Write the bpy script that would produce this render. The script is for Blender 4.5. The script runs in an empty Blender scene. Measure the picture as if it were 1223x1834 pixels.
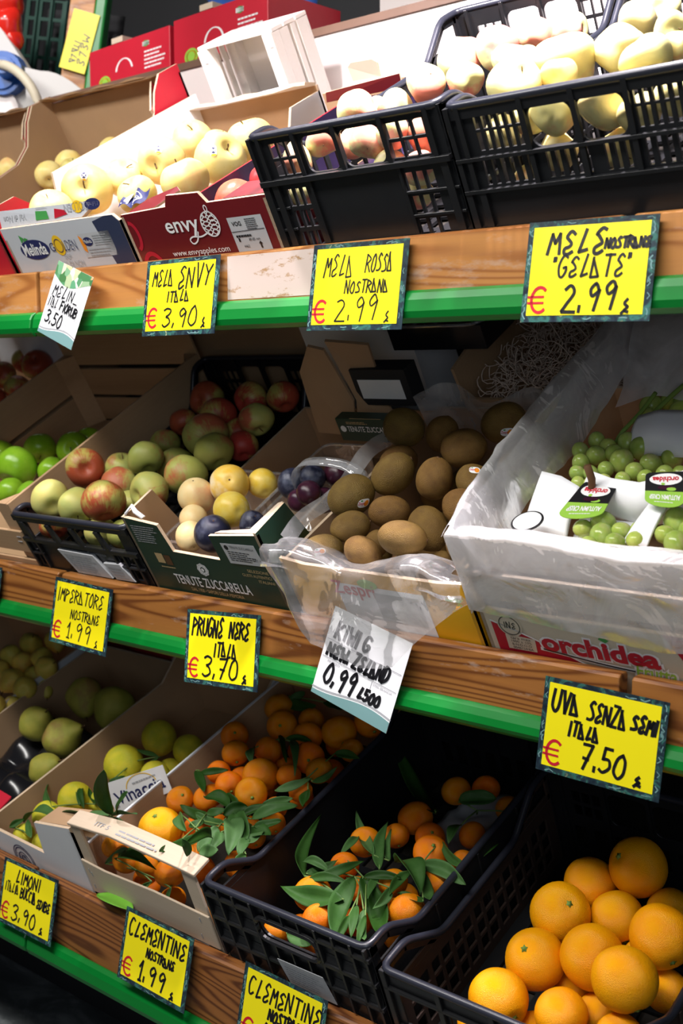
import bpy, math, random
from mathutils import Vector, Matrix, noise as mnoise

random.seed(11)
SC = bpy.context.scene
COL = SC.collection
R = math.radians
PI = math.pi

# ------------------------------------------------------------------ camera
CAM_Z = 1.25
RIGHT = Vector((0.757484, 0.652854, -0.0000137))
UP = -Vector((0.0761924, -0.0884243, -0.9931646))
FWD = Vector((-0.6483922, 0.7523054, -0.1167225))
cam_data = bpy.data.cameras.new('camera')
cam = bpy.data.objects.new('camera', cam_data)
COL.objects.link(cam)
m = Matrix.Identity(4)
for i in range(3):
    m[i][0], m[i][1], m[i][2] = RIGHT[i], UP[i], -FWD[i]
m[2][3] = CAM_Z
cam.matrix_world = m
cam_data.sensor_fit = 'VERTICAL'
cam_data.sensor_height = 36.0
cam_data.sensor_width = 24.0
cam_data.lens = 2090.0 * 36.0 / 1834.0
cam_data.clip_start = 0.05
cam_data.dof.use_dof = True
cam_data.dof.focus_distance = 1.5
cam_data.dof.aperture_fstop = 7.0
SC.camera = cam
CAM = Vector((0, 0, CAM_Z))

# ------------------------------------------------------------------ light and exposure
SC.view_settings.view_transform = 'Standard'
SC.view_settings.look = 'None'
SC.view_settings.gamma = 1.0
SC.view_settings.use_curve_mapping = False
SC.view_settings.exposure = 0.0
wd = bpy.data.worlds.new('world'); SC.world = wd; wd.use_nodes = True
wd.node_tree.nodes['Background'].inputs[0].default_value = (0.80, 0.88, 1.0, 1)
wd.node_tree.nodes['Background'].inputs[1].default_value = 0.022

def area_light(name, loc, target, sx, sy, power, col=(1, 1, 1), spread=180):
    d = bpy.data.lights.new(name, 'AREA'); d.shape = 'RECTANGLE'; d.size = sx; d.size_y = sy
    d.energy = power; d.color = col; d.spread = R(spread)
    o = bpy.data.objects.new(name, d); COL.objects.link(o)
    o.location = loc
    o.rotation_euler = (Vector(target) - Vector(loc)).to_track_quat('-Z', 'Y').to_euler()
    return o

def spot_light(name, loc, target, power, angle, blend, radius, col):
    d = bpy.data.lights.new(name, 'SPOT'); d.energy = power; d.spot_size = R(angle); d.spot_blend = blend
    d.shadow_soft_size = radius; d.color = col
    o = bpy.data.objects.new(name, d); COL.objects.link(o)
    o.location = loc
    o.rotation_euler = (Vector(target) - Vector(loc)).to_track_quat('-Z', 'Y').to_euler()
    return o

# ceiling tubes of the aisle in front of the stand, and two spotlights over the top tier
area_light('aisle_tube_light', (-1.3, -0.22, 2.60), (-1.2, 1.1, 0.8), 2.6, 0.30, 66, (1.0, 0.97, 0.93))
area_light('front_fill_light', (1.0, -1.6, 1.5), (-1.0, 1.2, 0.7), 1.6, 1.6, 15, (0.80, 0.90, 1.0))  # added soft fill from the viewer's side, no real door behind it
spot_light('display_spot_light', (-1.38, 0.93, 2.22), (-1.28, 1.42, 1.50), 78, 78, 0.5, 0.05, (1.0, 0.90, 0.95))
spot_light('display_spot_light', (-0.70, 0.95, 2.22), (-0.72, 1.40, 1.55), 200, 78, 0.5, 0.05, (1.0, 0.90, 0.95))

spot_light('corner_fill_spot', (-2.2, 0.9, 2.75), (-2.45, 1.75, 1.95), 45, 60, 0.6, 0.06, (1.0, 0.95, 0.95))  # added fill spot to brighten the far left corner, no known lamp there

# ------------------------------------------------------------------ mesh builder
class MB:
    def __init__(s):
        s.v = []; s.f = []; s.m = []
    def add(s, verts, faces, mi=0):
        b = len(s.v)
        s.v.extend([tuple(p) for p in verts])
        for f in faces:
            s.f.append(tuple(b + i for i in f)); s.m.append(mi)
    def box(s, x0, x1, y0, y1, z0, z1, mi=0):
        v = [(x, y, z) for z in (z0, z1) for y in (y0, y1) for x in (x0, x1)]
        s.add(v, [(0, 2, 3, 1), (4, 5, 7, 6), (0, 1, 5, 4), (2, 6, 7, 3), (0, 4, 6, 2), (1, 3, 7, 5)], mi)
    def hexa(s, a, b, mi=0):                       # two quads a (4 pts) and b (4 pts)
        s.add(list(a) + list(b), [(3, 2, 1, 0), (4, 5, 6, 7), (0, 1, 5, 4), (1, 2, 6, 5), (2, 3, 7, 6), (3, 0, 4, 7)], mi)
    def prism(s, pts, vec, mi=0, mcap=None, mside=None):  # pts: 3D outline, extruded by vec
        n = len(pts); vec = Vector(vec)
        a = [Vector(p) for p in pts]; b = [p + vec for p in a]
        base = len(s.v)
        s.v.extend([tuple(p) for p in a + b])
        s.f.append(tuple(base + i for i in range(n))); s.m.append(mi)
        s.f.append(tuple(base + n + i for i in reversed(range(n)))); s.m.append(mi if mcap is None else mcap)
        for i in range(n):
            j = (i + 1) % n
            s.f.append((base + j, base + i, base + n + i, base + n + j)); s.m.append(mi if mside is None else mside)
    def grid(s, fn, nu, nv, mi=0):
        pts = [fn(i / nu, j / nv) for j in range(nv + 1) for i in range(nu + 1)]
        fs = [(j * (nu + 1) + i, j * (nu + 1) + i + 1, (j + 1) * (nu + 1) + i + 1, (j + 1) * (nu + 1) + i) for j in range(nv) for i in range(nu)]
        s.add(pts, fs, mi)
    def tube(s, pts, r, n=8, mi=0, closed=False, flat=1.0, caps=True, taper=None):
        pts = [Vector(p) for p in pts]; k = len(pts); rings = []
        up = Vector((0, 0, 1))
        for i, p in enumerate(pts):
            if closed: t = pts[(i + 1) % k] - pts[i - 1]
            else: t = pts[min(i + 1, k - 1)] - pts[max(i - 1, 0)]
            t = t.normalized()
            u = up if abs(t.dot(up)) < .95 else Vector((0, 1, 0))
            a = t.cross(u).normalized(); b = a.cross(t).normalized()
            rr = r if taper is None else r * (1 + (taper - 1) * i / max(k - 1, 1))
            rings.append([p + a * (rr * math.cos(2 * PI * q / n)) + b * (rr * flat * math.sin(2 * PI * q / n)) for q in range(n)])
        base = len(s.v)
        for rg in rings: s.v.extend([tuple(p) for p in rg])
        for i in range(k if closed else k - 1):
            j = (i + 1) % k
            for q in range(n):
                w = (q + 1) % n
                s.f.append((base + i * n + q, base + i * n + w, base + j * n + w, base + j * n + q)); s.m.append(mi)
        if caps and not closed:
            s.f.append(tuple(base + q for q in reversed(range(n)))); s.m.append(mi)
            s.f.append(tuple(base + (k - 1) * n + q for q in range(n))); s.m.append(mi)
    def holed(s, o, ex, ey, en, w, h, t, holes, mi=0):
        """panel with rectangular holes: o + ex*x + ey*y, thickness t along en. holes: (x0,y0,x1,y1[,round])"""
        o, ex, ey, en = Vector(o), Vector(ex), Vector(ey), Vector(en)
        xs = sorted({0, w} | {q for hl in holes for q in (hl[0], hl[2]) if 0 < q < w})
        ys = sorted({0, h} | {q for hl in holes for q in (hl[1], hl[3]) if 0 < q < h})
        nx, ny = len(xs), len(ys)
        base = len(s.v)
        for d in (0, t):
            for y in ys:
                for x in xs: s.v.append(tuple(o + ex * x + ey * y + en * d))
        N = nx * ny
        def solid(i, j):
            if not (0 <= i < nx - 1 and 0 <= j < ny - 1): return False
            cx, cy = (xs[i] + xs[i + 1]) / 2, (ys[j] + ys[j + 1]) / 2
            return not any(hl[0] < cx < hl[2] and hl[1] < cy < hl[3] for hl in holes)
        idx = lambda i, j, d: base + d * N + j * nx + i
        for j in range(ny - 1):
            for i in range(nx - 1):
                if not solid(i, j): continue
                s.f.append((idx(i, j, 0), idx(i + 1, j, 0), idx(i + 1, j + 1, 0), idx(i, j + 1, 0)))
                s.f.append((idx(i, j, 1), idx(i, j + 1, 1), idx(i + 1, j + 1, 1), idx(i + 1, j, 1)))
                s.m += [mi, mi]
                for (di, dj, a, b) in ((-1, 0, (i, j), (i, j + 1)), (1, 0, (i + 1, j + 1), (i + 1, j)), (0, -1, (i + 1, j), (i, j)), (0, 1, (i, j + 1), (i + 1, j + 1))):
                    if not solid(i + di, j + dj):
                        s.f.append((idx(*a, 0), idx(*b, 0), idx(*b, 1), idx(*a, 1))); s.m.append(mi)
        for hl in holes:                           # round the corners of the hand holes
            if len(hl) > 4:
                rr = hl[4]
                for cx, cy, sx, sy in ((hl[0], hl[1], 1, 1), (hl[2], hl[1], -1, 1), (hl[2], hl[3], -1, -1), (hl[0], hl[3], 1, -1)):
                    arc = [(cx, cy)] + [(cx + sx * rr * (1 - math.cos(a)), cy + sy * rr * (1 - math.sin(a))) for a in [PI / 2 * q / 5 for q in range(6)]]
                    s.prism([o + ex * x + ey * y for x, y in arc], en * t, mi)
    def build(s, name, mats, parent=None, smooth=False, bevel=0, seg=2, autos=None, subd=0, loc=None):
        me = bpy.data.meshes.new(name)
        me.from_pydata(s.v, [], s.f)
        mats = mats if isinstance(mats, (list, tuple)) else [mats]
        for mt in mats: me.materials.append(mt)
        if len(mats) > 1: me.polygons.foreach_set('material_index', s.m)
        if smooth: me.polygons.foreach_set('use_smooth', [True] * len(me.polygons))
        me.update()
        o = bpy.data.objects.new(name, me); COL.objects.link(o)
        if parent is not None: o.parent = parent
        if loc is not None: o.location = loc
        if bevel:
            b = o.modifiers.new('bevel', 'BEVEL'); b.width = bevel; b.segments = seg; b.limit_method = 'ANGLE'; b.angle_limit = R(50)
        if subd:
            b = o.modifiers.new('subd', 'SUBSURF'); b.levels = subd; b.render_levels = subd
        return o

def recalc(o):
    import bmesh
    bm = bmesh.new(); bm.from_mesh(o.data); bmesh.ops.recalc_face_normals(bm, faces=bm.faces); bm.to_mesh(o.data); bm.free()
    return o

TIER = {'T': (1.136, 1.375, 29.61), 'M': (1.162, .895, 30.8), 'B': (1.088, .40, 21.8)}
def tier_matrix(t):
    y, z, a = TIER[t]
    return Matrix.Translation((0, y, z)) @ Matrix.Rotation(R(a), 4, 'X')
def tw(t, x, b, u): return tier_matrix(t) @ Vector((x, b, u))

def tag(o, label, cat, group=None, kind=None):
    if label: o['label'] = label
    if cat: o['category'] = cat
    if group: o['group'] = group
    if kind: o['kind'] = kind
    return o

def thing(name, label, cat, mat=None, group=None):
    o = bpy.data.objects.new(name, None); COL.objects.link(o)
    o.empty_display_size = .05
    if mat is not None: o.matrix_world = mat
    return tag(o, label, cat, group)
# ------------------------------------------------------------------ materials
MATS = {}
class NT:
    def __init__(s, name):
        s.mat = bpy.data.materials.new(name); s.mat.use_nodes = True
        s.t = s.mat.node_tree; s.bsdf = s.t.nodes['Principled BSDF']; s.out = s.t.nodes['Material Output']
        MATS[name] = s.mat
    def n(s, typ, **kw):
        nd = s.t.nodes.new(typ)
        for k, v in kw.items(): setattr(nd, k, v)
        return nd
    def l(s, a, b): s.t.links.new(a, b)
    def setin(s, nd, key, v):
        if hasattr(v, 'is_output') or isinstance(v, bpy.types.NodeSocket): s.l(v, nd.inputs[key])
        else: nd.inputs[key].default_value = v
    def coords(s, scale=(1, 1, 1), rand=False, kind='Object'):
        tc = s.n('ShaderNodeTexCoord'); o = tc.outputs[kind]
        if rand:
            oi = s.n('ShaderNodeObjectInfo')
            mm = s.n('ShaderNodeVectorMath', operation='ADD'); s.l(o, mm.inputs[0])
            ml = s.n('ShaderNodeVectorMath', operation='SCALE'); ml.inputs[0].default_value = (37, 91, 53); s.l(oi.outputs['Random'], ml.inputs['Scale'])
            s.l(ml.outputs[0], mm.inputs[1]); o = mm.outputs[0]
        mp = s.n('ShaderNodeMapping'); mp.inputs['Scale'].default_value = scale; s.l(o, mp.inputs[0])
        return mp.outputs[0]
    def noise(s, vec, scale, detail=3, rough=.5, dist=0):
        nd = s.n('ShaderNodeTexNoise'); s.l(vec, nd.inputs['Vector'])
        nd.inputs['Scale'].default_value = scale; nd.inputs['Detail'].default_value = detail
        nd.inputs['Roughness'].default_value = rough; nd.inputs['Distortion'].default_value = dist
        return nd.outputs['Fac']
    def ramp(s, fac, stops):
        r = s.n('ShaderNodeValToRGB'); e = r.color_ramp.elements
        while len(e) < len(stops): e.new(.5)
        for el, (p, c) in zip(e, stops):
            el.position = p
            el.color = (c, c, c, 1) if isinstance(c, (int, float)) else (*c, 1)
        s.l(fac, r.inputs[0]); return r.outputs[0]
    def mix(s, fac, a, b, mode='MIX'):
        mx = s.n('ShaderNodeMix', data_type='RGBA', blend_type=mode)
        if isinstance(fac, (int, float)): mx.inputs[0].default_value = fac
        else: s.l(fac, mx.inputs[0])
        for k, v in ((6, a), (7, b)):
            if isinstance(v, tuple): mx.inputs[k].default_value = (*v, 1) if len(v) == 3 else v
            else: s.l(v, mx.inputs[k])
        return mx.outputs[2]
    def math(s, op, a, b=0.0):
        nd = s.n('ShaderNodeMath', operation=op)
        for k, v in ((0, a), (1, b)):
            if isinstance(v, (int, float)): nd.inputs[k].default_value = v
            else: s.l(v, nd.inputs[k])
        return nd.outputs[0]
    def bump(s, h, strength=.3, dist=.002):
        b = s.n('ShaderNodeBump'); b.inputs['Strength'].default_value = strength; b.inputs['Distance'].default_value = dist
        s.l(h, b.inputs['Height']); s.l(b.outputs[0], s.bsdf.inputs['Normal'])
    def base(s, c):
        if isinstance(c, tuple): s.bsdf.inputs['Base Color'].default_value = (*c, 1)
        else: s.l(c, s.bsdf.inputs['Base Color'])
    def rough(s, r):
        s.setin(s.bsdf, 'Roughness', r); return s
    def spec(s, v): s.bsdf.inputs['Specular IOR Level'].default_value = v

def plain(name, c, rough=.5, spec=.5, var=0.0, scale=30, bump=0, bscale=200, metal=0):
    n = NT(name)
    if var:
        f = n.noise(n.coords(), scale, 4, .6)
        n.base(n.mix(f, tuple(x * (1 - var) for x in c), tuple(min(1, x * (1 + var)) for x in c)))
    else: n.base(c)
    n.rough(rough); n.spec(spec)
    n.bsdf.inputs['Metallic'].default_value = metal
    if bump: n.bump(n.noise(n.coords(), bscale, 3), bump, .001)
    return n.mat

def wood(name, dark, light, ring=30, worn=0.0, rough=.45, along='X', fine=220, kn=0.0):
    n = NT(name)
    st = {'X': (1.2, 26, 26), 'Y': (26, 1.2, 26), 'Z': (26, 26, 1.2)}[along]
    st2 = {'X': (.55, 6, 6), 'Y': (6, .55, 6), 'Z': (6, 6, .55)}[along]
    n1 = n.noise(n.coords(st2, True), 1.5, 1.5, .4)
    w = n.math('ADD', n.math('MULTIPLY', n.math('SINE', n.math('MULTIPLY', n1, ring)), .5), .5)
    f = n.noise(n.coords(st, True), fine / 26, 4, .65)
    a = n.math('ADD', n.math('MULTIPLY', n.math('POWER', w, 2.2), .62), n.math('MULTIPLY', f, .40))
    c = n.ramp(a, [(.10, light), (.42, tuple((x * .62 + y * .38) for x, y in zip(light, dark))), (.80, dark)])
    big = n.noise(n.coords((2, 6, 6), True), 1.2, 3)
    c = n.mix(n.math('MULTIPLY', big, .35), c, tuple(x * .55 for x in dark), 'MIX')
    if worn:
        g = n.noise(n.coords((3, 9, 9), True), 3.0, 5, .7)
        c = n.mix(n.ramp(g, [(.62 - worn * .3, 0.0), (.72, .7)]), c, (.50, .40, .33))
    n.base(c); n.rough(n.ramp(f, [(.3, rough), (.8, rough + .2)])); n.bump(a, .12, .001)
    return n.mat

M = MATS
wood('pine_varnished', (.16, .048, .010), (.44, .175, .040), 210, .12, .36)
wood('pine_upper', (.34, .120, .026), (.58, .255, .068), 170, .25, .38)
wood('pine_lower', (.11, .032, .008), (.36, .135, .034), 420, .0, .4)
wood('crate_wood', (.34, .20, .10), (.56, .36, .20), 10, 0, .7)
wood('crate_wood_deep', (.34, .20, .10), (.56, .36, .20), 10, 0, .7, 'Y')
wood('crate_wood_pale', (.50, .38, .26), (.68, .55, .41), 8, 0, .7)
wood('crate_wood_white', (.80, .70, .60), (.90, .84, .78), 8, 0, .7)
plain('green_rail', (.001, .185, .024), .33, .5, .06, 8, .05, 60)
plain('black_plastic', (.010, .0105, .012), .36, .45, .25, 40, .08, 300)
plain('black_rim', (.020, .022, .032), .30, .6, .3, 25, .06, 200)
plain('brown_plastic', (.040, .026, .021), .42, .4, .25, 40)
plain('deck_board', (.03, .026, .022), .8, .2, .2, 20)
plain('cardboard', (.40, .255, .145), .85, .15, .10, 14, .08, 90)
plain('cardboard_pale', (.58, .47, .36), .85, .15, .08, 14)
plain('cardboard_edge', (.55, .42, .29), .9, .1, .25, 220)
plain('white_card', (.74, .75, .77), .6, .3, .04, 12)
plain('card_grey', (.52, .54, .58), .5, .4, .05, 14)
plain('card_maroon', (.14, .006, .010), .42, .5, .12, 20)
plain('card_red', (.50, .012, .03), .42, .5, .08, 20)
plain('card_navy', (.028, .038, .085), .42, .5, .12, 20)
plain('card_green', (.008, .036, .022), .45, .5, .15, 20)
plain('card_yellow', (.80, .41, .008), .45, .4, .06, 20)
plain('card_cream', (.60, .53, .41), .55, .35, .05, 20)
plain('paper_white', (.80, .81, .82), .55, .35)
plain('paper_label', (.47, .48, .50), .55, .35, .05, 60)
plain('sign_yellow', (.93, .80, .008), .38, .45)
plain('ink_black', (.010, .010, .012), .35, .5)
plain('ink_red', (.55, .012, .03), .5, .3)
plain('ink_white', (.80, .80, .80), .5, .3)
plain('ink_grey', (.35, .36, .38), .5, .3)
plain('ink_tan', (.50, .36, .18), .5, .3)
plain('ink_navy', (.02, .025, .10), .5, .3)
plain('ink_gold', (.80, .50, .02), .5, .3)
plain('ink_orange', (.85, .28, .02), .5, .3)
plain('ink_green', (.06, .30, .07), .5, .3)
plain('ink_lime', (.28, .52, .06), .5, .3)
plain('ink_teal', (.16, .30, .30), .5, .3)
plain('ink_ribbon', (.46, .012, .03), .5, .3)
plain('film_foam', (.86, .87, .90), .6, .3, .02, 30)
plain('stem_brown', (.11, .055, .025), .7, .2)
plain('stem_green', (.16, .26, .05), .6, .3)
plain('twig_green', (.12, .20, .05), .6, .3)
plain('steel_grey', (.30, .31, .33), .5, .5)
plain('wall_paint', (.07, .07, .075), .8, .2, .06, 4)
plain('panel_white', (.86, .78, .76), .5, .4, .03, 6)
plain('panel_grey', (.62, .60, .58), .5, .4, .03, 6)
plain('ledge_brown', (.16, .09, .06), .5, .4, .2, 20)
plain('dark_board', (.02, .02, .022), .7, .3)
plain('socket_blue', (.02, .11, .42), .35, .5)
plain('cable_cream', (.62, .56, .42), .5, .4)
plain('crate_green', (.010, .05, .035), .4, .5, .2, 20)
plain('tarp_blue', (.05, .14, .50), .4, .5, .25, 12, .3, 14)
plain('pepper_red', (.62, .02, .012), .18, .6, .1, 6)
plain('dark_tray', (.010, .010, .012), .2, .6)
plain('liner_purple', (.03, .02, .055), .25, .6, .4, 30)
plain('red_film', (.36, .02, .025), .3, .5, .3, 12)

n = NT('floor_concrete')
a = n.noise(n.coords((1, 2.5, 1)), 4.0, 8, .65, .8)
n.base(n.ramp(a, [(.30, (.035, .04, .045)), (.5, (.10, .11, .115)), (.68, (.30, .32, .33))])); n.rough(n.ramp(a, [(.3, .25), (.7, .6)])); n.bump(a, .3, .004)

n = NT('sign_border')                                    # dark teal print with leafy swirls
v = n.coords((1, 1, 1), True)
a = n.noise(v, 38, 5, .6, 2.6)
c = n.ramp(a, [(.36, (.010, .018, .030)), (.52, (.022, .045, .055)), (.60, (.04, .16, .13)), (.66, (.02, .05, .05)), (.74, (.42, .50, .30))])
n.base(c); n.rough(.3)

n = NT('vegetable_print')
v = n.coords((1, 1, 1)); vo = n.n('ShaderNodeTexVoronoi'); n.l(v, vo.inputs['Vector']); vo.inputs['Scale'].default_value = 75
b = n.n('ShaderNodeSeparateColor'); n.l(vo.outputs['Color'], b.inputs[0])
n.base(n.ramp(b.outputs[0], [(.1, (.05, .16, .05)), (.35, (.10, .30, .16)), (.55, (.45, .50, .30)), (.7, (.55, .30, .12)), (.9, (.70, .74, .68))])); n.rough(.4)

def film(name, lo, hi, tint, rough=.12, scale=9):
    n = NT(name); v = n.coords()
    a = n.noise(v, scale, 5, .6, 1.6)
    fac = n.ramp(a, [(.3, lo), (.7, hi)])
    tr = n.n('ShaderNodeBsdfTransparent')
    tl = n.n('ShaderNodeBsdfTranslucent'); tl.inputs[0].default_value = (*tint, 1)
    df = n.n('ShaderNodeBsdfDiffuse'); df.inputs[0].default_value = (*tint, 1)
    gl = n.n('ShaderNodeBsdfGlossy'); gl.inputs[0].default_value = (1, 1, 1, 1); gl.inputs[1].default_value = rough
    m1 = n.n('ShaderNodeMixShader'); m1.inputs[0].default_value = .45; n.l(df.outputs[0], m1.inputs[1]); n.l(tl.outputs[0], m1.inputs[2])
    m2 = n.n('ShaderNodeMixShader'); n.l(fac, m2.inputs[0]); n.l(tr.outputs[0], m2.inputs[1]); n.l(m1.outputs[0], m2.inputs[2])
    fr = n.n('ShaderNodeFresnel'); fr.inputs[0].default_value = 1.5
    m3 = n.n('ShaderNodeMixShader'); n.l(n.math('ADD', n.math('MULTIPLY', fr.outputs[0], .45), .03), m3.inputs[0]); n.l(m2.outputs[0], m3.inputs[1]); n.l(gl.outputs[0], m3.inputs[2])
    n.l(m3.outputs[0], n.out.inputs[0])
    w = n.noise(n.coords((1, 1, 1)), 14, 3, .5, 1.2)
    b = n.n('ShaderNodeBump'); b.inputs['Strength'].default_value = .5; b.inputs['Distance'].default_value = .010; n.l(w, b.inputs['Height'])
    for nd in (gl, df, fr): n.l(b.outputs[0], nd.inputs['Normal'])
    return n.mat
film('film_milky', .42, .74, (.97, .98, 1.0), .26)
film('film_clear', .12, .44, (.97, .98, 1.0), .10, 7)
film('punnet_clear', .04, .10, (.9, .92, .95), .06, 5)
film('punnet_rim', .16, .28, (.85, .88, .92), .08, 5)

# fruit skins ------------------------------------------------------
def skin(name, base, base2, blush=None, amount=.5, streak=0.0, rough=.32, speck=None, bumpv=.04, bscale=60, sss=.06, var=.12, directional=True, top=None):
    n = NT(name)
    v = n.coords((1, 1, 1), True)
    tc = n.n('ShaderNodeTexCoord'); sp = n.n('ShaderNodeSeparateXYZ'); n.l(tc.outputs['Object'], sp.inputs[0])
    x, y, z = sp.outputs
    c = n.mix(n.ramp(n.noise(v, 1.6, 3), [(.35, 0.0), (.65, 1.0)]), base, base2)
    if blush:
        msk = n.math('ADD', n.math('MULTIPLY', n.math('SUBTRACT', n.noise(v, 1.1, 3, .55), .5), 1.1), .5)
        if directional: msk = n.math('ADD', msk, n.math('MULTIPLY', n.math('ADD', x, n.math('MULTIPLY', y, .4)), .30))
        if streak:
            rho = n.math('SQRT', n.math('ADD', n.math('ADD', n.math('MULTIPLY', x, x), n.math('MULTIPLY', y, y)), .004))
            cb = n.n('ShaderNodeCombineXYZ'); n.l(n.math('DIVIDE', x, rho), cb.inputs[0]); n.l(n.math('DIVIDE', y, rho), cb.inputs[1]); n.l(n.math('MULTIPLY', z, .25), cb.inputs[2])
            oi = n.n('ShaderNodeObjectInfo'); ad = n.n('ShaderNodeVectorMath', operation='ADD'); n.l(cb.outputs[0], ad.inputs[0]); n.l(oi.outputs['Random'], ad.inputs[1])
            st = n.noise(ad.outputs[0], 9, 4, .7)
            msk = n.math('ADD', msk, n.math('MULTIPLY', n.math('SUBTRACT', st, .5), streak * 1.6))
        f = n.ramp(msk, [(max(.01, .86 - amount * .9), 0.0), (max(.2, 1.10 - amount * .9), 1.0)])
        c = n.mix(n.math('MULTIPLY', f, .92), c, blush)
    if top:
        f = n.ramp(n.math('ABSOLUTE', z), [(.45, 0.0), (.9, .8)])
        c = n.mix(f, c, top)
    if speck:
        vo = n.n('ShaderNodeTexVoronoi'); n.l(v, vo.inputs['Vector']); vo.inputs['Scale'].default_value = 9
        f = n.ramp(vo.outputs['Distance'], [(.06, .75), (.11, 0.0)])
        c = n.mix(f, c, speck)
    oi = n.n('ShaderNodeObjectInfo')
    hsv = n.n('ShaderNodeHueSaturation'); n.l(c, hsv.inputs['Color'])
    n.l(n.math('ADD', n.math('MULTIPLY', oi.outputs['Random'], var * .16), .5 - var * .08), hsv.inputs['Hue'])
    n.l(n.math('ADD', n.math('MULTIPLY', oi.outputs['Random'], -var * 2), 1 + var), hsv.inputs['Value'])
    n.base(hsv.outputs[0]); n.rough(rough); n.spec(.35)
    n.bsdf.inputs['Subsurface Weight'].default_value = sss
    n.bsdf.inputs['Subsurface Radius'].default_value = (.4, .2, .08); n.bsdf.inputs['Subsurface Scale'].default_value = .02
    n.bump(n.noise(v, bscale, 2), bumpv * 4, .01)
    return n.mat
skin('apple_golden', (.82, .66, .20), (.84, .72, .30), (.84, .52, .22), .16, 0, .34, (.60, .42, .10), .02)
skin('apple_granny', (.20, .42, .015), (.27, .50, .03), None, 0, 0, .2, (.45, .6, .15), .015)
skin('apple_imperator_red', (.52, .40, .10), (.46, .42, .11), (.42, .035, .030), .80, .35, .34, (.60, .40, .22), .03)
skin('apple_imperator_mix', (.50, .46, .12), (.42, .44, .12), (.46, .10, .05), .36, .3, .38, (.38, .26, .14), .03)
skin('apple_imperator_green', (.30, .33, .07), (.36, .36, .09), (.40, .12, .05), .14, .25, .42, (.30, .24, .12), .03)
skin('apple_imperator_yellow', (.62, .56, .16), (.55, .56, .17), (.58, .26, .12), .18, .2, .36, (.40, .30, .14), .03)
skin('apple_rustic', (.76, .70, .34), (.68, .66, .28), (.76, .24, .18), .58, .15, .40, (.55, .42, .22), .04)
skin('apple_gelate', (.76, .68, .30), (.74, .62, .24), (.76, .42, .20), .20, .1, .42, (.55, .45, .20), .04)
skin('apple_envy', (.60, .16, .10), (.55, .12, .08), (.50, .03, .03), .5, .4, .3, (.75, .4, .3), .02)
skin('plum_yellow', (.78, .50, .05), (.80, .58, .14), (.80, .70, .48), .22, 0, .32, None, .02)
skin('plum_cream', (.74, .60, .30), (.72, .54, .24), (.70, .40, .20), .22, 0, .42, None, .02)
skin('plum_blue', (.012, .014, .032), (.022, .024, .05), (.11, .12, .17), .40, 0, .34, None, .03, directional=False)
skin('plum_purple', (.045, .010, .022), (.03, .008, .02), (.16, .10, .14), .22, 0, .25, None, .02, directional=False)
skin('kiwi_skin', (.150, .078, .016), (.205, .115, .025), (.095, .045, .012), .30, 0, .60, (.10, .05, .02), .10, 26, .03, .16, directional=False)
skin('orange_peel', (.95, .37, .0015), (.97, .42, .002), None, 0, 0, .34, None, .10, 42, .10, .08)
skin('clementine_peel', (.78, .185, .002), (.82, .25, .003), None, 0, 0, .34, None, .10, 34, .10, .14)
skin('lemon_peel', (.68, .58, .03), (.50, .50, .03), None, 0, 0, .36, None, .10, 34, .08, .10)
skin('pear_small', (.68, .48, .08), (.58, .48, .08), (.46, .25, .05), .2, 0, .45, (.3, .2, .06), .04)
skin('pear_green', (.32, .31, .045), (.42, .36, .06), (.30, .17, .05), .2, 0, .5, (.16, .12, .04), .06)
skin('grape_skin', (.34, .46, .08), (.42, .52, .13), (.50, .50, .20), .2, 0, .16, None, .01, 20, .25, .14)

n = NT('leaf_green')
v = n.coords((1, 1, 1), True); oi = n.n('ShaderNodeObjectInfo')
a = n.noise(v, 60, 3)
c = n.mix(a, (.020, .080, .010), (.050, .145, .022))
hs = n.n('ShaderNodeHueSaturation'); n.l(c, hs.inputs['Color']); n.l(n.math('ADD', n.math('MULTIPLY', oi.outputs['Random'], .75), .42), hs.inputs['Value'])
n.l(n.math('ADD', n.math('MULTIPLY', oi.outputs['Random'], -.25), 1.05), hs.inputs['Saturation'])
n.base(hs.outputs[0]); n.spec(.18); n.rough(.55); n.bump(a, .25, .003)
n.bsdf.inputs['Transmission Weight'].default_value = 0
n = NT('worn_paint')
v = n.coords((2, 1, 5), True)
n.base(n.mix(n.ramp(n.noise(v, 9, 6, .7), [(.56, 0.0), (.62, 1.0)]), (.62, .50, .44), (.40, .24, .12))); n.rough(.6)
plain('leaf_fresh', (.16, .42, .04), .45, .3, .15, 40)
n = NT('wood_wool'); n.base(n.mix(n.noise(n.coords(), 40, 2), (.70, .52, .42), (.82, .68, .56))); n.rough(.7)
# ------------------------------------------------------------------ lettering
_tc = {}
def text_shape(body, bold=0.0, spacing=1.0, shear=0.0):
    k = (body, bold, spacing, shear)
    if k not in _tc:
        cu = bpy.data.curves.new('lettering', 'FONT'); cu.body = body; cu.size = 1.0; cu.offset = bold; cu.space_character = spacing; cu.shear = shear
        cu.resolution_u = 3
        o = bpy.data.objects.new('lettering', cu); COL.objects.link(o)
        dg = bpy.context.evaluated_depsgraph_get(); dg.update()
        me = bpy.data.meshes.new_from_object(o.evaluated_get(dg))
        vs = [(v.co.x, v.co.y) for v in me.vertices]; fs = [tuple(p.vertices) for p in me.polygons]
        bpy.data.objects.remove(o); bpy.data.curves.remove(cu); bpy.data.meshes.remove(me)
        xs = [v[0] for v in vs] or [0]; ys = [v[1] for v in vs] or [0]
        _tc[k] = (vs, fs, min(xs), max(xs), min(ys), max(ys))
    return _tc[k]

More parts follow.
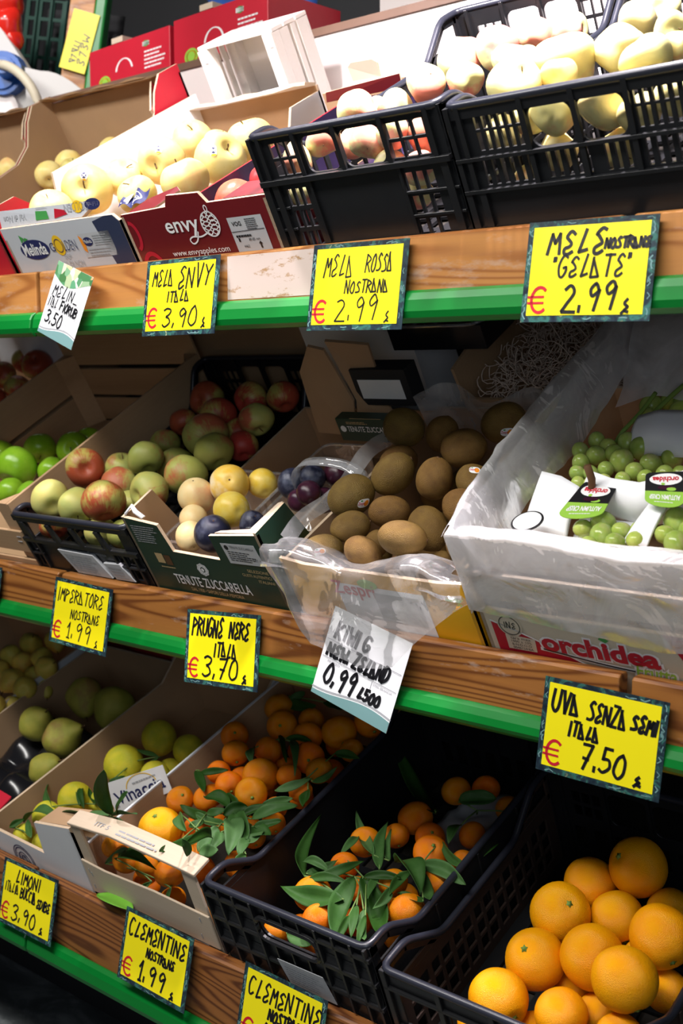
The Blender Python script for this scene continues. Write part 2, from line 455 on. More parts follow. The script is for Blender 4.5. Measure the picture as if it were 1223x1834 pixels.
def put_text(mb, fn, body, x0, x1, y0, y1, mi=0, bold=0.0, spacing=1.0, shear=0.0, flip=False):
    """fit the text into the rectangle x0..x1, y0..y1 of the 2D map fn"""
    vs, fs, a, b, c, d = text_shape(body, bold, spacing, shear)
    out = []
    for x, y in vs:
        u, w = (x - a) / (b - a), (y - c) / (d - c)
        if flip: u, w = 1 - u, 1 - w
        out.append(fn(x0 + (x1 - x0) * u, y0 + (y1 - y0) * w))
    mb.add(out, fs, mi)

GL = {
 'M': '00 18 34 58 60', 'E': '~58 39 17 26 44 33 12 10 30 51', 'L': '39 10 51', 'A': '00 09 / 08 50 00', 'R': '00 09 / ~09 38 57 46 04 / 24 60',
 'O': '~39 17 03 11 30 52 56 48 39', 'S': '~58 39 17 26 44 52 31 01', 'N': '00 09 50 59', 'T': '09 69 / 39 30', 'I': '29 20', 'V': '09 30 59',
 'Y': '09 35 69 / 35 20', 'P': '00 09 / ~09 38 57 46 04', 'D': '00 09 / ~09 48 55 42 00', 'G': '~58 29 05 11 30 52 54 34', 'C': '~58 29 05 11 30 51',
 'U': '~09 03 11 30 52 59', 'Z': '09 59 00 50', 'K': '09 00 / 58 04 50', 'W': '09 10 35 50 69', 'B': '00 09 / ~09 48 56 05 / ~05 54 51 00', 'H': '09 00 / 59 50 / 05 55',
 'd': '59 50 / ~54 24 02 20 51', 'i': '15 10 / 17 18', 'm': '05 00 / ~04 25 30 / ~34 55 60', 'o': '~25 03 20 42 25', 'n': '05 00 / ~04 35 50', 'r': '05 00 / ~03 25 45', 'u': '~05 01 30 45 / 45 40',
 'b': '09 00 / ~04 35 52 20 00', 'F': '00 09 59 / 05 45', 'a': '~44 25 02 20 43 / 45 40', 'l': '19 10', 't': '19 10 40 / 06 46',
 '0': '~39 17 03 11 30 52 56 48 39', '1': '06 39 30 / 10 50', '2': '~08 29 48 46 23 00 / 00 60', '3': '~08 29 58 46 25 / ~25 44 52 20 01', '5': '59 19 15 / ~15 45 52 20 01',
 '7': '09 59 20 / 14 44', '9': '~57 39 17 25 46 57 / 57 40', '.': '10 12', ',': '12 00', '"': '09 07 / 29 27', "'": '19 17', 'k': '~39 16 44 22 51 / 22 00', '4': '39 03 53 / 45 40',
 '_': '00 60', '-': '04 44', '/': '00 59',
}
def _smooth(p):
    out = []
    for i in range(len(p) - 1):
        a, b, c, d = p[max(i - 1, 0)], p[i], p[i + 1], p[min(i + 2, len(p) - 1)]
        for q in range(4):
            t = q / 4
            out.append(tuple(.5 * (2 * b[k] + (c[k] - a[k]) * t + (2 * a[k] - 5 * b[k] + 4 * c[k] - d[k]) * t * t + (3 * b[k] - a[k] - 3 * c[k] + d[k]) * t ** 3) for k in range(len(b))))
    return out + [p[-1]]
def ribbon(mb, fn, pts, w, mi=0):
    k = len(pts)
    def nrm(a, b):
        dx, dy = b[0] - a[0], b[1] - a[1]; q = math.hypot(dx, dy) or 1e-9
        return (-dy / q * w / 2, dx / q * w / 2)
    N = [nrm(pts[i], pts[i + 1]) for i in range(k - 1)]
    run = [0]
    for i in range(1, k - 1):                        # split the stroke at sharp corners
        if N[i - 1][0] * N[i][0] + N[i - 1][1] * N[i][1] < .5 * (w / 2) ** 2: run.append(i)
    run.append(k - 1)
    for a, b in zip(run[:-1], run[1:]):
        vs = []
        for i in range(a, b + 1):
            n1, n2 = N[max(i - 1, a)], N[min(i, b - 1)]
            nx, ny = (n1[0] + n2[0]) / 2, (n1[1] + n2[1]) / 2; x, y = pts[i]
            if i == a: x, y = x - n2[1] * .6, y + n2[0] * .6
            if i == b: x, y = x + n1[1] * .6, y - n1[0] * .6
            if i in (a, b): nx, ny = (n2 if i == a else n1)
            vs += [fn(x + nx, y + ny), fn(x - nx, y - ny)]
        mb.add(vs, [(2 * i, 2 * i + 1, 2 * i + 3, 2 * i + 2) for i in range(b - a)], mi)
def hand(mb, fn, s, x0, x1, y0, y1, w, mi=0, slant=.12, jit=.05, rng=None):
    """handwritten strokes fitted into x0..x1, y0..y1"""
    rng = rng or random.Random(s)
    adv = []
    for ch in s: adv.append(.45 if ch in " .,'" else (.55 if ch in 'iIl1"' else 1.0))
    tot = sum(adv); cw = (x1 - x0) / tot; x = x0
    for ch, a in zip(s, adv):
        if ch in GL:
            h = (y1 - y0) * (1 + rng.uniform(-jit, jit) * 1.5); oy = y0 + (y1 - y0) * rng.uniform(-jit, jit)
            for st in GL[ch].split('/'):
                st = st.strip(); sm = st.startswith('~'); st = st.lstrip('~')
                pts = [(int(q[0]) / 6 + rng.uniform(-jit, jit) * .5, int(q[1]) / 9 + rng.uniform(-jit, jit) * .5) for q in st.split()]
                if sm: pts = _smooth(pts)
                ribbon(mb, fn, [(x + cw * (.9 if a == 1 else .5) * px * .9 + slant * py * h, oy + py * h) for px, py in pts], w, mi)
        x += cw * a
def lines(mb, fn, x0, x1, y0, y1, n, fill=.45, mi=0, rng=None):
    """rows of unreadably small print"""
    rng = rng or random.Random(n)
    h = (y1 - y0) / n
    for i in range(n):
        x = x0; yy = y1 - (i + 1) * h; end = x1 - (x1 - x0) * rng.uniform(0, .3)
        while x < end:
            l = min(rng.uniform(.05, .16) * (x1 - x0), end - x)
            rect(mb, fn, x, x + l * .85, yy, yy + h * fill, mi); x += l
def rect(mb, fn, x0, x1, y0, y1, mi=0):
    mb.add([fn(x0, y0), fn(x1, y0), fn(x1, y1), fn(x0, y1)], [(0, 1, 2, 3)], mi)
def poly(mb, fn, pts, mi=0):
    mb.add([fn(*p) for p in pts], [tuple(range(len(pts)))], mi)
def disc(mb, fn, cx, cy, rx, ry, mi=0, n=24):
    poly(mb, fn, [(cx + rx * math.cos(2 * PI * i / n), cy + ry * math.sin(2 * PI * i / n)) for i in range(n)], mi)
def ring(mb, fn, cx, cy, rx, ry, w, mi=0, n=28, a0=0, a1=2 * PI):
    ribbon(mb, fn, [(cx + rx * math.cos(a0 + (a1 - a0) * i / n), cy + ry * math.sin(a0 + (a1 - a0) * i / n)) for i in range(n + 1)], w, mi)
def front(b=-.0006): return lambda x, u: (x, b, u)
def euro(mb, fn, cx, cy, h, mi=0):
    r = h / 2; w = h * .13
    ribbon(mb, fn, [(cx + r * .75 * math.cos(a), cy + r * math.sin(a)) for a in [R(50 + 260 * i / 18) for i in range(19)]], w, mi)
    for dy in (.12, -.12): ribbon(mb, fn, [(cx - r * 1.05, cy + dy * h), (cx + r * .35, cy + dy * h)], w * .7, mi)

# ------------------------------------------------------------------ fruit shapes (unit radius, stem on +z)
def lathe(fn, nu=32, nv=20):
    vs = [fn(0, 0)]; fs = []
    for j in range(1, nv):
        for i in range(nu): vs.append(fn(PI * j / nv, 2 * PI * i / nu))
    vs.append(fn(PI, 0)); last = len(vs) - 1
    for i in range(nu):
        k = (i + 1) % nu
        fs.append((0, 1 + i, 1 + k)); fs.append((last, last - nu + k, last - nu + i))
        for j in range(nv - 2):
            a = 1 + j * nu; fs.append((a + i, a + nu + i, a + nu + k, a + k))
    return vs, fs
def lump(v, seed, amt, sc=.9):
    p = Vector(v) * sc + Vector((seed * 7.3, seed * 3.1, seed * 5.7))
    return [c * (1 + amt * mnoise.noise(p)) for c in v]
def apple_fn(seed, h=.90, lob=.03, lumpy=.10, taper=.08, dip=.27):
    def f(t, a):
        s, c = math.sin(t), math.cos(t)
        r = s * (1 + taper * c) * (1 + lob * math.cos(5 * a + seed) * max(0, -c) * 1.0)
        z = c * h
        z -= dip * math.exp(-(s / .27) ** 2) if c > 0 else 0
        z += .13 * math.exp(-(s / .26) ** 2) if c < 0 else 0
        return lump((r * math.cos(a), r * math.sin(a), z), seed, lumpy)
    return f
def citrus_fn(seed, h=.94, ridge=.0, nip=0):
    def f(t, a):
        s, c = math.sin(t), math.cos(t)
        q = 1 + ridge * math.cos(9 * a) * math.exp(-((s - .22) / .22) ** 2) * (1 if c > 0 else .4)
        z = c * h
        z -= (.10 if c > 0 else -.05) * math.exp(-(s / .22) ** 2)
        if nip: z += (.22 * math.exp(-(s / .16) ** 2) if c > 0 else -.08 * math.exp(-(s / .2) ** 2))
        return lump((s * q * math.cos(a), s * q * math.sin(a), z), seed, .05)
    return f
def pear_fn(seed, neck=.45, ln=1.35):
    def f(t, a):
        s, c = math.sin(t), math.cos(t)
        r = s * (1 - neck * max(0, c) ** 1.3); z = c * (ln if c > 0 else .92) - .12
        z += .12 * math.exp(-(s / .25) ** 2) if c < 0 else -.05 * math.exp(-(s / .15) ** 2)
        return lump((r * math.cos(a), r * math.sin(a), z), seed, .14, 1.1)
    return f
def plum_fn(seed):
    def f(t, a):
        s, c = math.sin(t), math.cos(t)
        d = math.atan2(math.sin(a), math.cos(a))
        r = s * (1 - .05 * math.exp(-(d / .22) ** 2)); z = c * 1.04 - (.10 * math.exp(-(s / .2) ** 2) if c > 0 else 0)
        return lump((r * math.cos(a), r * math.sin(a), z), seed, .04)
    return f
def kiwi_fn(seed):
    def f(t, a):
        s, c = math.sin(t), math.cos(t)
        r = abs(s) ** .92; z = c * (1 + .03 * math.exp(-(s / .2) ** 2))
        return lump((r * math.cos(a), r * math.sin(a) * .95, z), seed, .05)
    return f
SHAPES = {}
def fruit_mesh(kind, var, mat):
    k = (kind, var, mat)
    if k not in SHAPES:
        fn = {'apple': lambda: apple_fn(var + .3), 'rustic': lambda: apple_fn(var + 5.3, .96, .05, .28, .12, .15), 'orange': lambda: citrus_fn(var, .98), 'clem': lambda: citrus_fn(var, .88, .02),
              'clemnip': lambda: citrus_fn(var, .92, .0, 1), 'lemon': lambda: citrus_fn(var, 1.06, 0, 1), 'pear': lambda: pear_fn(var), 'mango': lambda: pear_fn(var, .48, 1.35), 'plum': lambda: plum_fn(var), 'kiwi': lambda: kiwi_fn(var), 'grape': lambda: kiwi_fn(var + 9)}[kind]()
        vs, fs = lathe(fn, 36, 24) if kind not in ('grape',) else lathe(fn, 20, 12)
        me = bpy.data.meshes.new(kind); me.from_pydata([tuple(v) for v in vs], [], fs)
        me.polygons.foreach_set('use_smooth', [True] * len(fs)); me.materials.append(M[mat]); me.update()
        SHAPES[k] = me
    return SHAPES[k]
def pole_quat(d, roll): return Vector((0, 0, 1)).rotation_difference(Vector(d)) @ Matrix.Rotation(roll, 4, 'Z').to_quaternion()
_small = {}
def small_mesh(key, fn, mats):
    if key not in _small:
        mb = MB(); fn(mb); o = mb.build(key, mats, smooth=True); _small[key] = o.data; bpy.data.objects.remove(o)
    return _small[key]
def child(name, me, parent):
    o = bpy.data.objects.new(name, me); COL.objects.link(o); o.parent = parent; return o
def stem_shape(mb, bend=.25, ln=.55, base=.50):
    mb.tube([(0, 0, base), (.02, 0, base + ln * .4), (bend * .5, .02, base + ln * .75), (bend, .04, base + ln)], .035, 6, taper=.8)
def scar_shape(mb):
    pts = []
    for i in range(10):
        r = .13 if i % 2 == 0 else .075
        a = 2 * PI * i / 10; pts.append((r * math.cos(a), r * math.sin(a), .925))
    mb.prism(pts, (0, 0, -.05)); mb.tube([(0, 0, .88), (0, 0, .95)], .05, 8)
def calyx_shape(mb):
    for i in range(6):
        a = 2 * PI * i / 6
        mb.tube([(.03 * math.cos(a), .03 * math.sin(a), -.70), (.09 * math.cos(a + .3), .09 * math.sin(a + .3), -.78), (.15 * math.cos(a), .15 * math.sin(a), -.80)], .022, 5, taper=.3)
def sticker(parent, shape_fn, theta, phi, size, kind, spin=0):
    """small printed label curved onto the fruit (shape_fn: unit surface)"""
    def fn(x, y):
        cs, sn = math.cos(spin), math.sin(spin)
        X, Y = x * cs - y * sn, x * sn + y * cs
        p = Vector(shape_fn(theta - Y * size, phi + X * size / max(.3, math.sin(theta))))
        return p * 1.012
    def sub(mb, pts, lift, mi):
        k = len(pts); c = (sum(p[0] for p in pts) / k, sum(p[1] for p in pts) / k); N = 4
        vs = [Vector(fn(*c)) * lift]; fs = []
        for r in range(1, N + 1):
            for p in pts: vs.append(Vector(fn(c[0] + (p[0] - c[0]) * r / N, c[1] + (p[1] - c[1]) * r / N)) * lift)
        for i in range(k):
            j = (i + 1) % k; fs.append((0, 1 + i, 1 + j))
            for r in range(N - 1): a = 1 + r * k; fs.append((a + i, a + k + i, a + k + j, a + j))
        mb.add(vs, fs, mi)
    mb = MB(); n = 16
    ov = lambda cx, cy, rx, ry, q=2.6: [(cx + rx * abs(math.cos(a)) ** (2 / q) * math.copysign(1, math.cos(a)), cy + ry * abs(math.sin(a)) ** (2 / q) * math.copysign(1, math.sin(a))) for a in [2 * PI * i / n for i in range(n)]]
    lift = lambda x, y: fn(x, y) * 1.006
    if kind == 'kiwi':
        sub(mb, ov(0, 0, 1.0, .72), 1.0, 0); sub(mb, ov(.38, -.05, .42, .5, 2), 1.003, 1)
        put_text(mb, lift, 'Zespri', -.92, .12, -.35, .25, 2, .02); sub(mb, ov(-.45, .42, .18, .12, 2), 1.003, 3)
        mats = [M['paper_white'], M['ink_orange'], M['ink_red'], M['ink_green']]
    else:
        sub(mb, ov(0, 0, .55, .85), 1.0, 0); sub(mb, ov(.0, .05, .34, .45), 1.003, 1); sub(mb, ov(0, -.62, .4, .16), 1.003, 2)
        put_text(mb, lift, 'M', -.25, .25, -.2, .3, 0, .02)
        mats = [M['paper_white'], M['ink_navy'], M['ink_gold'], M['ink_green']]
    return mb.build('sticker', mats, parent, True)

# ------------------------------------------------------------------ leaves and twigs
def leaf_mb(mb, p0, p1, w, kind, rng, org):
    p0, p1 = Vector(p0), Vector(p1); ax = p1 - p0; L = ax.length; ax.normalize()
    view = (CAM - org - (p0 + p1) / 2).normalized()
    nrm = (view + Vector((rng.uniform(-.7, .7), rng.uniform(-.7, .7), .35 + rng.uniform(-.3, .4)))); nrm = (nrm - ax * nrm.dot(ax)).normalized()
    sd = ax.cross(nrm); w = w * 1.3; L *= 1.08
    curl, fold, wav = rng.uniform(-.16, .16) * L, rng.uniform(.15, .75), rng.uniform(0, 6); side = rng.uniform(-.10, .10) * L
    def f(u, v):
        s = v; e = .62 if kind == 'broad' else .85
        half = w / 2 * (math.sin(PI * min(1, max(0, s)) ** (.9 if kind == 'broad' else .75)) ** e) if 0 < s < 1 else .0004
        x = (u * 2 - 1)
        p = p0 + ax * (L * s) + sd * (half * x + side * math.sin(PI * s)) + nrm * (abs(x) * half * fold + curl * math.sin(PI * s) + .09 * w * math.sin(wav + 8 * s) * x)
        return p
    mb.grid(f, 6, 14)
def make_sprig(label, name, kind, leaves, group):
    rng = random.Random(label)
    p = Vector(leaves[0][0])
    t = thing(name.replace(' ', '_'), label, 'leaves', Matrix.Translation(p), group)
    for a, b, w in leaves:
        mb = MB(); leaf_mb(mb, Vector(a) - p, Vector(b) - p, w, kind, rng, p)
        o = mb.build('leaf', M['leaf_green'], t, True)
        md = o.modifiers.new('solid', 'SOLIDIFY'); md.thickness = .0005
    mb = MB()
    q = sum((Vector(a) for a, b, w in leaves), Vector()) / len(leaves) - p + FWD * .012
    for a, b, w in leaves[:8]:
        s = Vector(a) - p
        mb.tube([s + FWD * .0005, s * .5 + q * .5 + FWD * .004, q], .0011, 6)
    mb.tube([q, q + FWD * .03 + Vector((.004, .0, -.012))], .0016, 6)
    mb.build('twig', M['twig_green'], t, True)
    return t
# ------------------------------------------------------------------ black plastic crates
def tube_path(pts, rr=.014, n=4):
    """round the corners of a closed 3D path"""
    out = []; k = len(pts)
    for i, p in enumerate(pts):
        p = Vector(p); a = Vector(pts[i - 1]); b = Vector(pts[(i + 1) % k])
        r = min(rr, (a - p).length * .45, (b - p).length * .45)
        s, e = p + (a - p).normalized() * r, p + (b - p).normalized() * r
        for q in range(n + 1):
            t = q / n; out.append(s * (1 - t) ** 2 + p * 2 * t * (1 - t) + e * t * t)
    return out
def black_crate(label, tier, x0, x1, D, H, dip, d0, d1, front_style, back_holes=True, side_tri=True):
    W = x1 - x0; t = thing('plastic_crate', label, 'crate', tier_matrix(tier) @ Matrix.Translation((x0, 0, 0)), 'black plastic fruit crates')
    bp, rim = M['black_plastic'], M['black_rim']; th = .0035
    # base
    mb = MB(); hs = []
    nx, ny = 7, 10
    for i in range(nx):
        for j in range(ny):
            hs.append((.02 + (W - .04) * i / nx + .006, .02 + (D - .04) * j / ny + .006, .02 + (W - .04) * (i + 1) / nx - .006, .02 + (D - .04) * (j + 1) / ny - .006))
    mb.holed((0, 0, .001), (1, 0, 0), (0, 1, 0), (0, 0, 1), W, D, .004, hs); mb.build('base', bp, t)
    Hf = H - .006; ub = {'T': .046, 'M': .046, 'B': .058}[tier]
    # front wall
    mb = MB(); hs = []; X = lambda q: q * W
    if front_style == 'grid':
        for a, b in ((.10, .24), (.725, .915)):
            for i in range(3):
                for j in range(2): hs.append((X(a + (b - a) * i / 3 + .006), .136 + .022 * j, X(a + (b - a) * (i + 1) / 3 - .006), .154 + .022 * j))
        hs.append((X(.285), .134, X(.455), .178, .010)); hs.append((X(.49), .134, X(.695), .178, .010))
        for a, b in ((.11, .235), (.745, .90)):
            for i in range(3):
                for j in range(4): hs.append((X(a + (b - a) * i / 3 + .007), .012 + .028 * j, X(a + (b - a) * (i + 1) / 3 - .007), .034 + .028 * j))
        for i in range(9): hs.append((X(.26 + .05 * i), .008, X(.26 + .05 * i + .034), .026))
    elif front_style == 'slots':
        for a, b in ((.10, .30), (.72, .92)):
            for i in range(6):
                for y0, y1 in ((.130, .150), (.153, .168)): hs.append((X(a + (b - a) * i / 6 + .008), y0, X(a + (b - a) * (i + .55) / 6 + .008), y1))
        hs.append((X(.325), .125, X(.495), .168, .012)); hs.append((X(.515), .125, X(.69), .168, .012))
        for i in range(22):
            if i not in (6, 12, 16): hs.append((X(.10 + .0375 * i), .092, X(.10 + .0375 * i + .018), .120))
    elif front_style == 'ribs':
        hs.append((X(.33), .128, X(.68), .160, .015))
        for i in range(9):
            if not 3 <= i <= 5: hs.append((X(.07 + .1 * i), .03, X(.07 + .1 * i + .014), .075)); hs.append((X(.10 + .1 * i), .03, X(.10 + .1 * i + .012), .075))
    elif front_style == 'small':
        for a, b in ((.09, .27), (.31, .48), (.52, .70), (.74, .90)): hs.append((X(a), .106, X(b), .140))
        for a in (.04, .80, .88): hs += [(X(a), .015, X(a + .05), .04), (X(a), .048, X(a + .05), .07), (X(a), .078, X(a + .05), .098)]
    else:
        for i in range(4): hs.append((X(.06 + .235 * i), .075, X(.06 + .235 * i + .19), .128))
        for i in range(12): hs += [(X(.05 + .077 * i), .015, X(.05 + .077 * i + .04), .035), (X(.05 + .077 * i), .042, X(.05 + .077 * i + .04), .065)]
    mb.holed((0, 0, .0), (1, 0, 0), (0, 0, 1), (0, 1, 0), W, Hf, th, hs)
    def rib(xa, xb, za, zb, d=.005):
        za = max(za, ub)
        if zb > za + .001: mb.box(xa, xb, -d + .0004, .0004, za, zb)
    if front_style == 'grid':
        for u in (.036, .066, .094, .125): rib(X(.0), X(.11), u, u + .003, .004); rib(X(.745), X(1.0), u, u + .003, .004)
        rib(0, W, .126, .133, .007); rib(0, W, .004, .007)
        for q in (.0, .05, .25, .47, .71, .93): rib(X(q), X(q) + .006, .13, Hf, .005)
        for q in (.0, .055, .945): rib(X(q), X(q) + .010, .0, .13, .005)
        for q in (.262, .735): rib(X(q), X(q) + .004, .03, .13, .004)
    elif front_style == 'slots':
        for u in (.085, .121): rib(0, W, u, u + .004, .006)
        rib(0, W, Hf - .014, Hf, .003)
        for q in (0, .045, .305, .505, .70, .94): rib(X(q), X(q) + .006, .085, Hf, .005)
        for q in (0, .06, .94): rib(X(q), X(q) + .008, 0, .085, .005)
    elif front_style == 'ribs':
        for q in (.0, .10, .20, .31, .70, .80, .90, .975): rib(X(q), X(q) + .004, 0, Hf, .007)
        for q in (.40, .5, .6): rib(X(q), X(q) + .003, .16, Hf, .006); rib(X(q), X(q) + .003, 0, .122, .006)
        for u in (.035, .085, .125, .165): rib(0, X(.31), u, u + .006, .007); rib(X(.70), W, u, u + .006, .007)
        rib(X(.31), X(.70), .085, .090, .006)
        for i in range(6):
            for j in range(1, 3):
                xa = X((.02, .115, .215, .72, .815, .91)[i])
                mb.hexa([(xa, -.0004, .045 + .042 * j), (xa + .024, -.0004, .045 + .042 * j), (xa + .024, -.0004, .062 + .042 * j), (xa, -.0004, .062 + .042 * j)], [(xa, -.006, .040 + .042 * j), (xa + .024, -.006, .040 + .042 * j), (xa + .024, -.001, .058 + .042 * j), (xa, -.001, .058 + .042 * j)])
        mb.tube(tube_path([(X(.32), -.004, .125), (X(.69), -.004, .125), (X(.69), -.004, .163), (X(.32), -.004, .163)], .016), .004, 6, closed=True)
    elif front_style == 'small':
        rib(0, W, .098, .106, .006); rib(0, W, Hf - .012, Hf, .004)
        for a in (.05, .29, .50, .72): mb.hexa([(X(a), -.0005, Hf - .012), (X(a) + .010, -.0005, Hf - .012), (X(a + .04) + .010, -.0005, .104), (X(a + .04), -.0005, .104)], [(X(a), -.006, Hf - .012), (X(a) + .010, -.006, Hf - .012), (X(a + .04) + .010, -.006, .104), (X(a + .04), -.006, .104)])
        for q in (0, .10, .78, .86, .95): rib(X(q), X(q) + .005, 0, .10, .005)
        for u in (.042, .072): rib(0, X(.12), u, u + .004, .005); rib(X(.78), W, u, u + .004, .005)
    else:
        for u in (.037, .068, .130): rib(0, W, u, u + .005, .005)
        for q in (0, .255, .49, .72, .96): rib(X(q), X(q) + .008, 0, Hf, .005)
    mb.build('front_wall', bp, t, bevel=.0007, seg=1)
    # back wall
    mb = MB(); hs = []
    if back_holes:
        for i in range(3):
            for j in range(2): hs += [(X(.12 + .05 * i), H - .075 + .024 * j, X(.16 + .05 * i), H - .056 + .024 * j), (X(.72 + .05 * i), H - .075 + .024 * j, X(.76 + .05 * i), H - .056 + .024 * j)]
        hs += [(X(.30), H - .075, X(.49), H - .022, .012), (X(.51), H - .075, X(.69), H - .022, .012)]
        for i in range(8): hs.append((X(.1 + .1 * i), .03, X(.16 + .1 * i), .07))
    mb.holed((0, D, 0), (1, 0, 0), (0, 0, 1), (0, -1, 0), W, Hf, th, hs)
    for q in (0, .07, .28, .49, .70, .93): mb.box(X(q), X(q) + .005, D - .008, D, 0, Hf)
    mb.build('back_wall', bp, t, bevel=.0007, seg=1)
    # side walls with a scooped top
    for sx, xw in ((1, 0), (-1, W)):
        mb = MB(); hs = []; hd = dip - .008
        ny = 9 if D > .45 else 7
        for i in range(ny):
            y0 = .025 + (D - .05) * i / ny
            for j in range(3 if front_style != 'ribs' else 0):
                hs.append((y0 + .005, .02 + (hd - .035) * j / 3, y0 + (D - .05) / ny * .42, .02 + (hd - .035) * (j + 1) / 3 - .006)); hs.append((y0 + (D - .05) / ny * .55, .02 + (hd - .035) * j / 3, y0 + (D - .05) / ny * .92, .02 + (hd - .035) * (j + 1) / 3 - .006))
        mb.holed((xw, 0, 0), (0, 1, 0), (0, 0, 1), (sx, 0, 0), D, hd, th, hs)
        xa, xb = (0, th) if sx > 0 else (W - th, W)
        for (ya, yb, yc) in ((0, d0 * .42, d0), (D, D - (D - d1) * .42, d1)):
            s = 1 if ya == 0 else -1
            tri = [(xa, ya, hd), (xa, yc - s * .010, hd), (xa, yc - s * .022, hd + .010), (xa, ya, hd + .010)]
            mb.prism(tri, (xb - xa, 0, 0))
            mb.prism([(xa, ya, hd), (xa, ya + s * .014, hd), (xa, ya + s * .014, Hf), (xa, ya, Hf)], (xb - xa, 0, 0))
            mb.prism([(xa, yb - s * .006, Hf - .012), (xa, yb, Hf), (xa, yc, hd), (xa, yc - s * .018, hd)], (xb - xa, 0, 0))
            mb.prism([(xa, ya, Hf - .014), (xa, yb, Hf - .014), (xa, yb, Hf), (xa, ya, Hf)], (xb - xa, 0, 0))
        for i in range(0, ny + 1, 2):
            y0 = .025 + (D - .05) * i / ny; mb.box(xw - (.003 if sx > 0 else -.0), xw + (0 if sx > 0 else .003), y0, y0 + .004, .01, hd)
        mb.build('side_wall', M['brown_plastic'] if front_style == 'open' else bp, t, bevel=.0006, seg=1)
    # rim
    e = .003
    path = [(e, 0, H), (W - e, 0, H), (W - e, d0 * .42, H), (W - e, d0, dip), (W - e, d1, dip), (W - e, D - (D - d1) * .42, H), (W - e, D, H), (e, D, H), (e, D - (D - d1) * .42, H), (e, d1, dip), (e, d0, dip), (e, d0 * .42, H)]
    path = [(x, y, z - .006) for x, y, z in path]
    mb = MB(); mb.tube(tube_path(path), .0050, 10, closed=True); mb.build('rim', rim, t, True)
    return t, W

# ------------------------------------------------------------------ cartons
def carton(name, label, cat, tier, x0, x1, D, front_poly, side_poly, back_h, outer, inner='cardboard', group=None, th=.005, left_poly=None, mat=None, edge='cardboard_edge', back_outer=None):
    """open carton; front_poly: (x,u) outline, side_poly: (b,u) outline of both side walls"""
    W = x1 - x0
    t = thing(name, label, cat, (tier_matrix(tier) if mat is None else mat) @ Matrix.Translation((x0, 0, 0)), group)
    ms = [M[outer], M[inner], M[edge]]
    mb = MB(); mb.box(th, W - th, th, D - th, .001, .005); mb.build('base', M[inner], t)
    mb = MB(); mb.prism([(x, 0, u) for x, u in front_poly], (0, th, 0), 0, 1, 2); recalc(mb.build('front_panel', ms, t))
    mb = MB(); mb.prism([(0, D - th, .001), (W, D - th, .001), (W, D - th, back_h), (0, D - th, back_h)], (0, th, 0), 1, 0, 2); recalc(mb.build('back_panel', ms, t))
    for xw, sp, a, b in ((0, left_poly or side_poly, 0, 1), (W - th, side_poly, 1, 0)):
        if sp is None: continue
        mb = MB(); mb.prism([(xw, y, u) for y, u in sp], (th, 0, 0), a, b, 2); recalc(mb.build('side_panel', ms, t))
    return t
def stickers_on(t, name, mats, fn_list, label=None):
    mb = MB()
    for f in fn_list: f(mb)
    o = mb.build(name, [M[q] for q in mats], t)
    if label: o['label'] = label
    return o
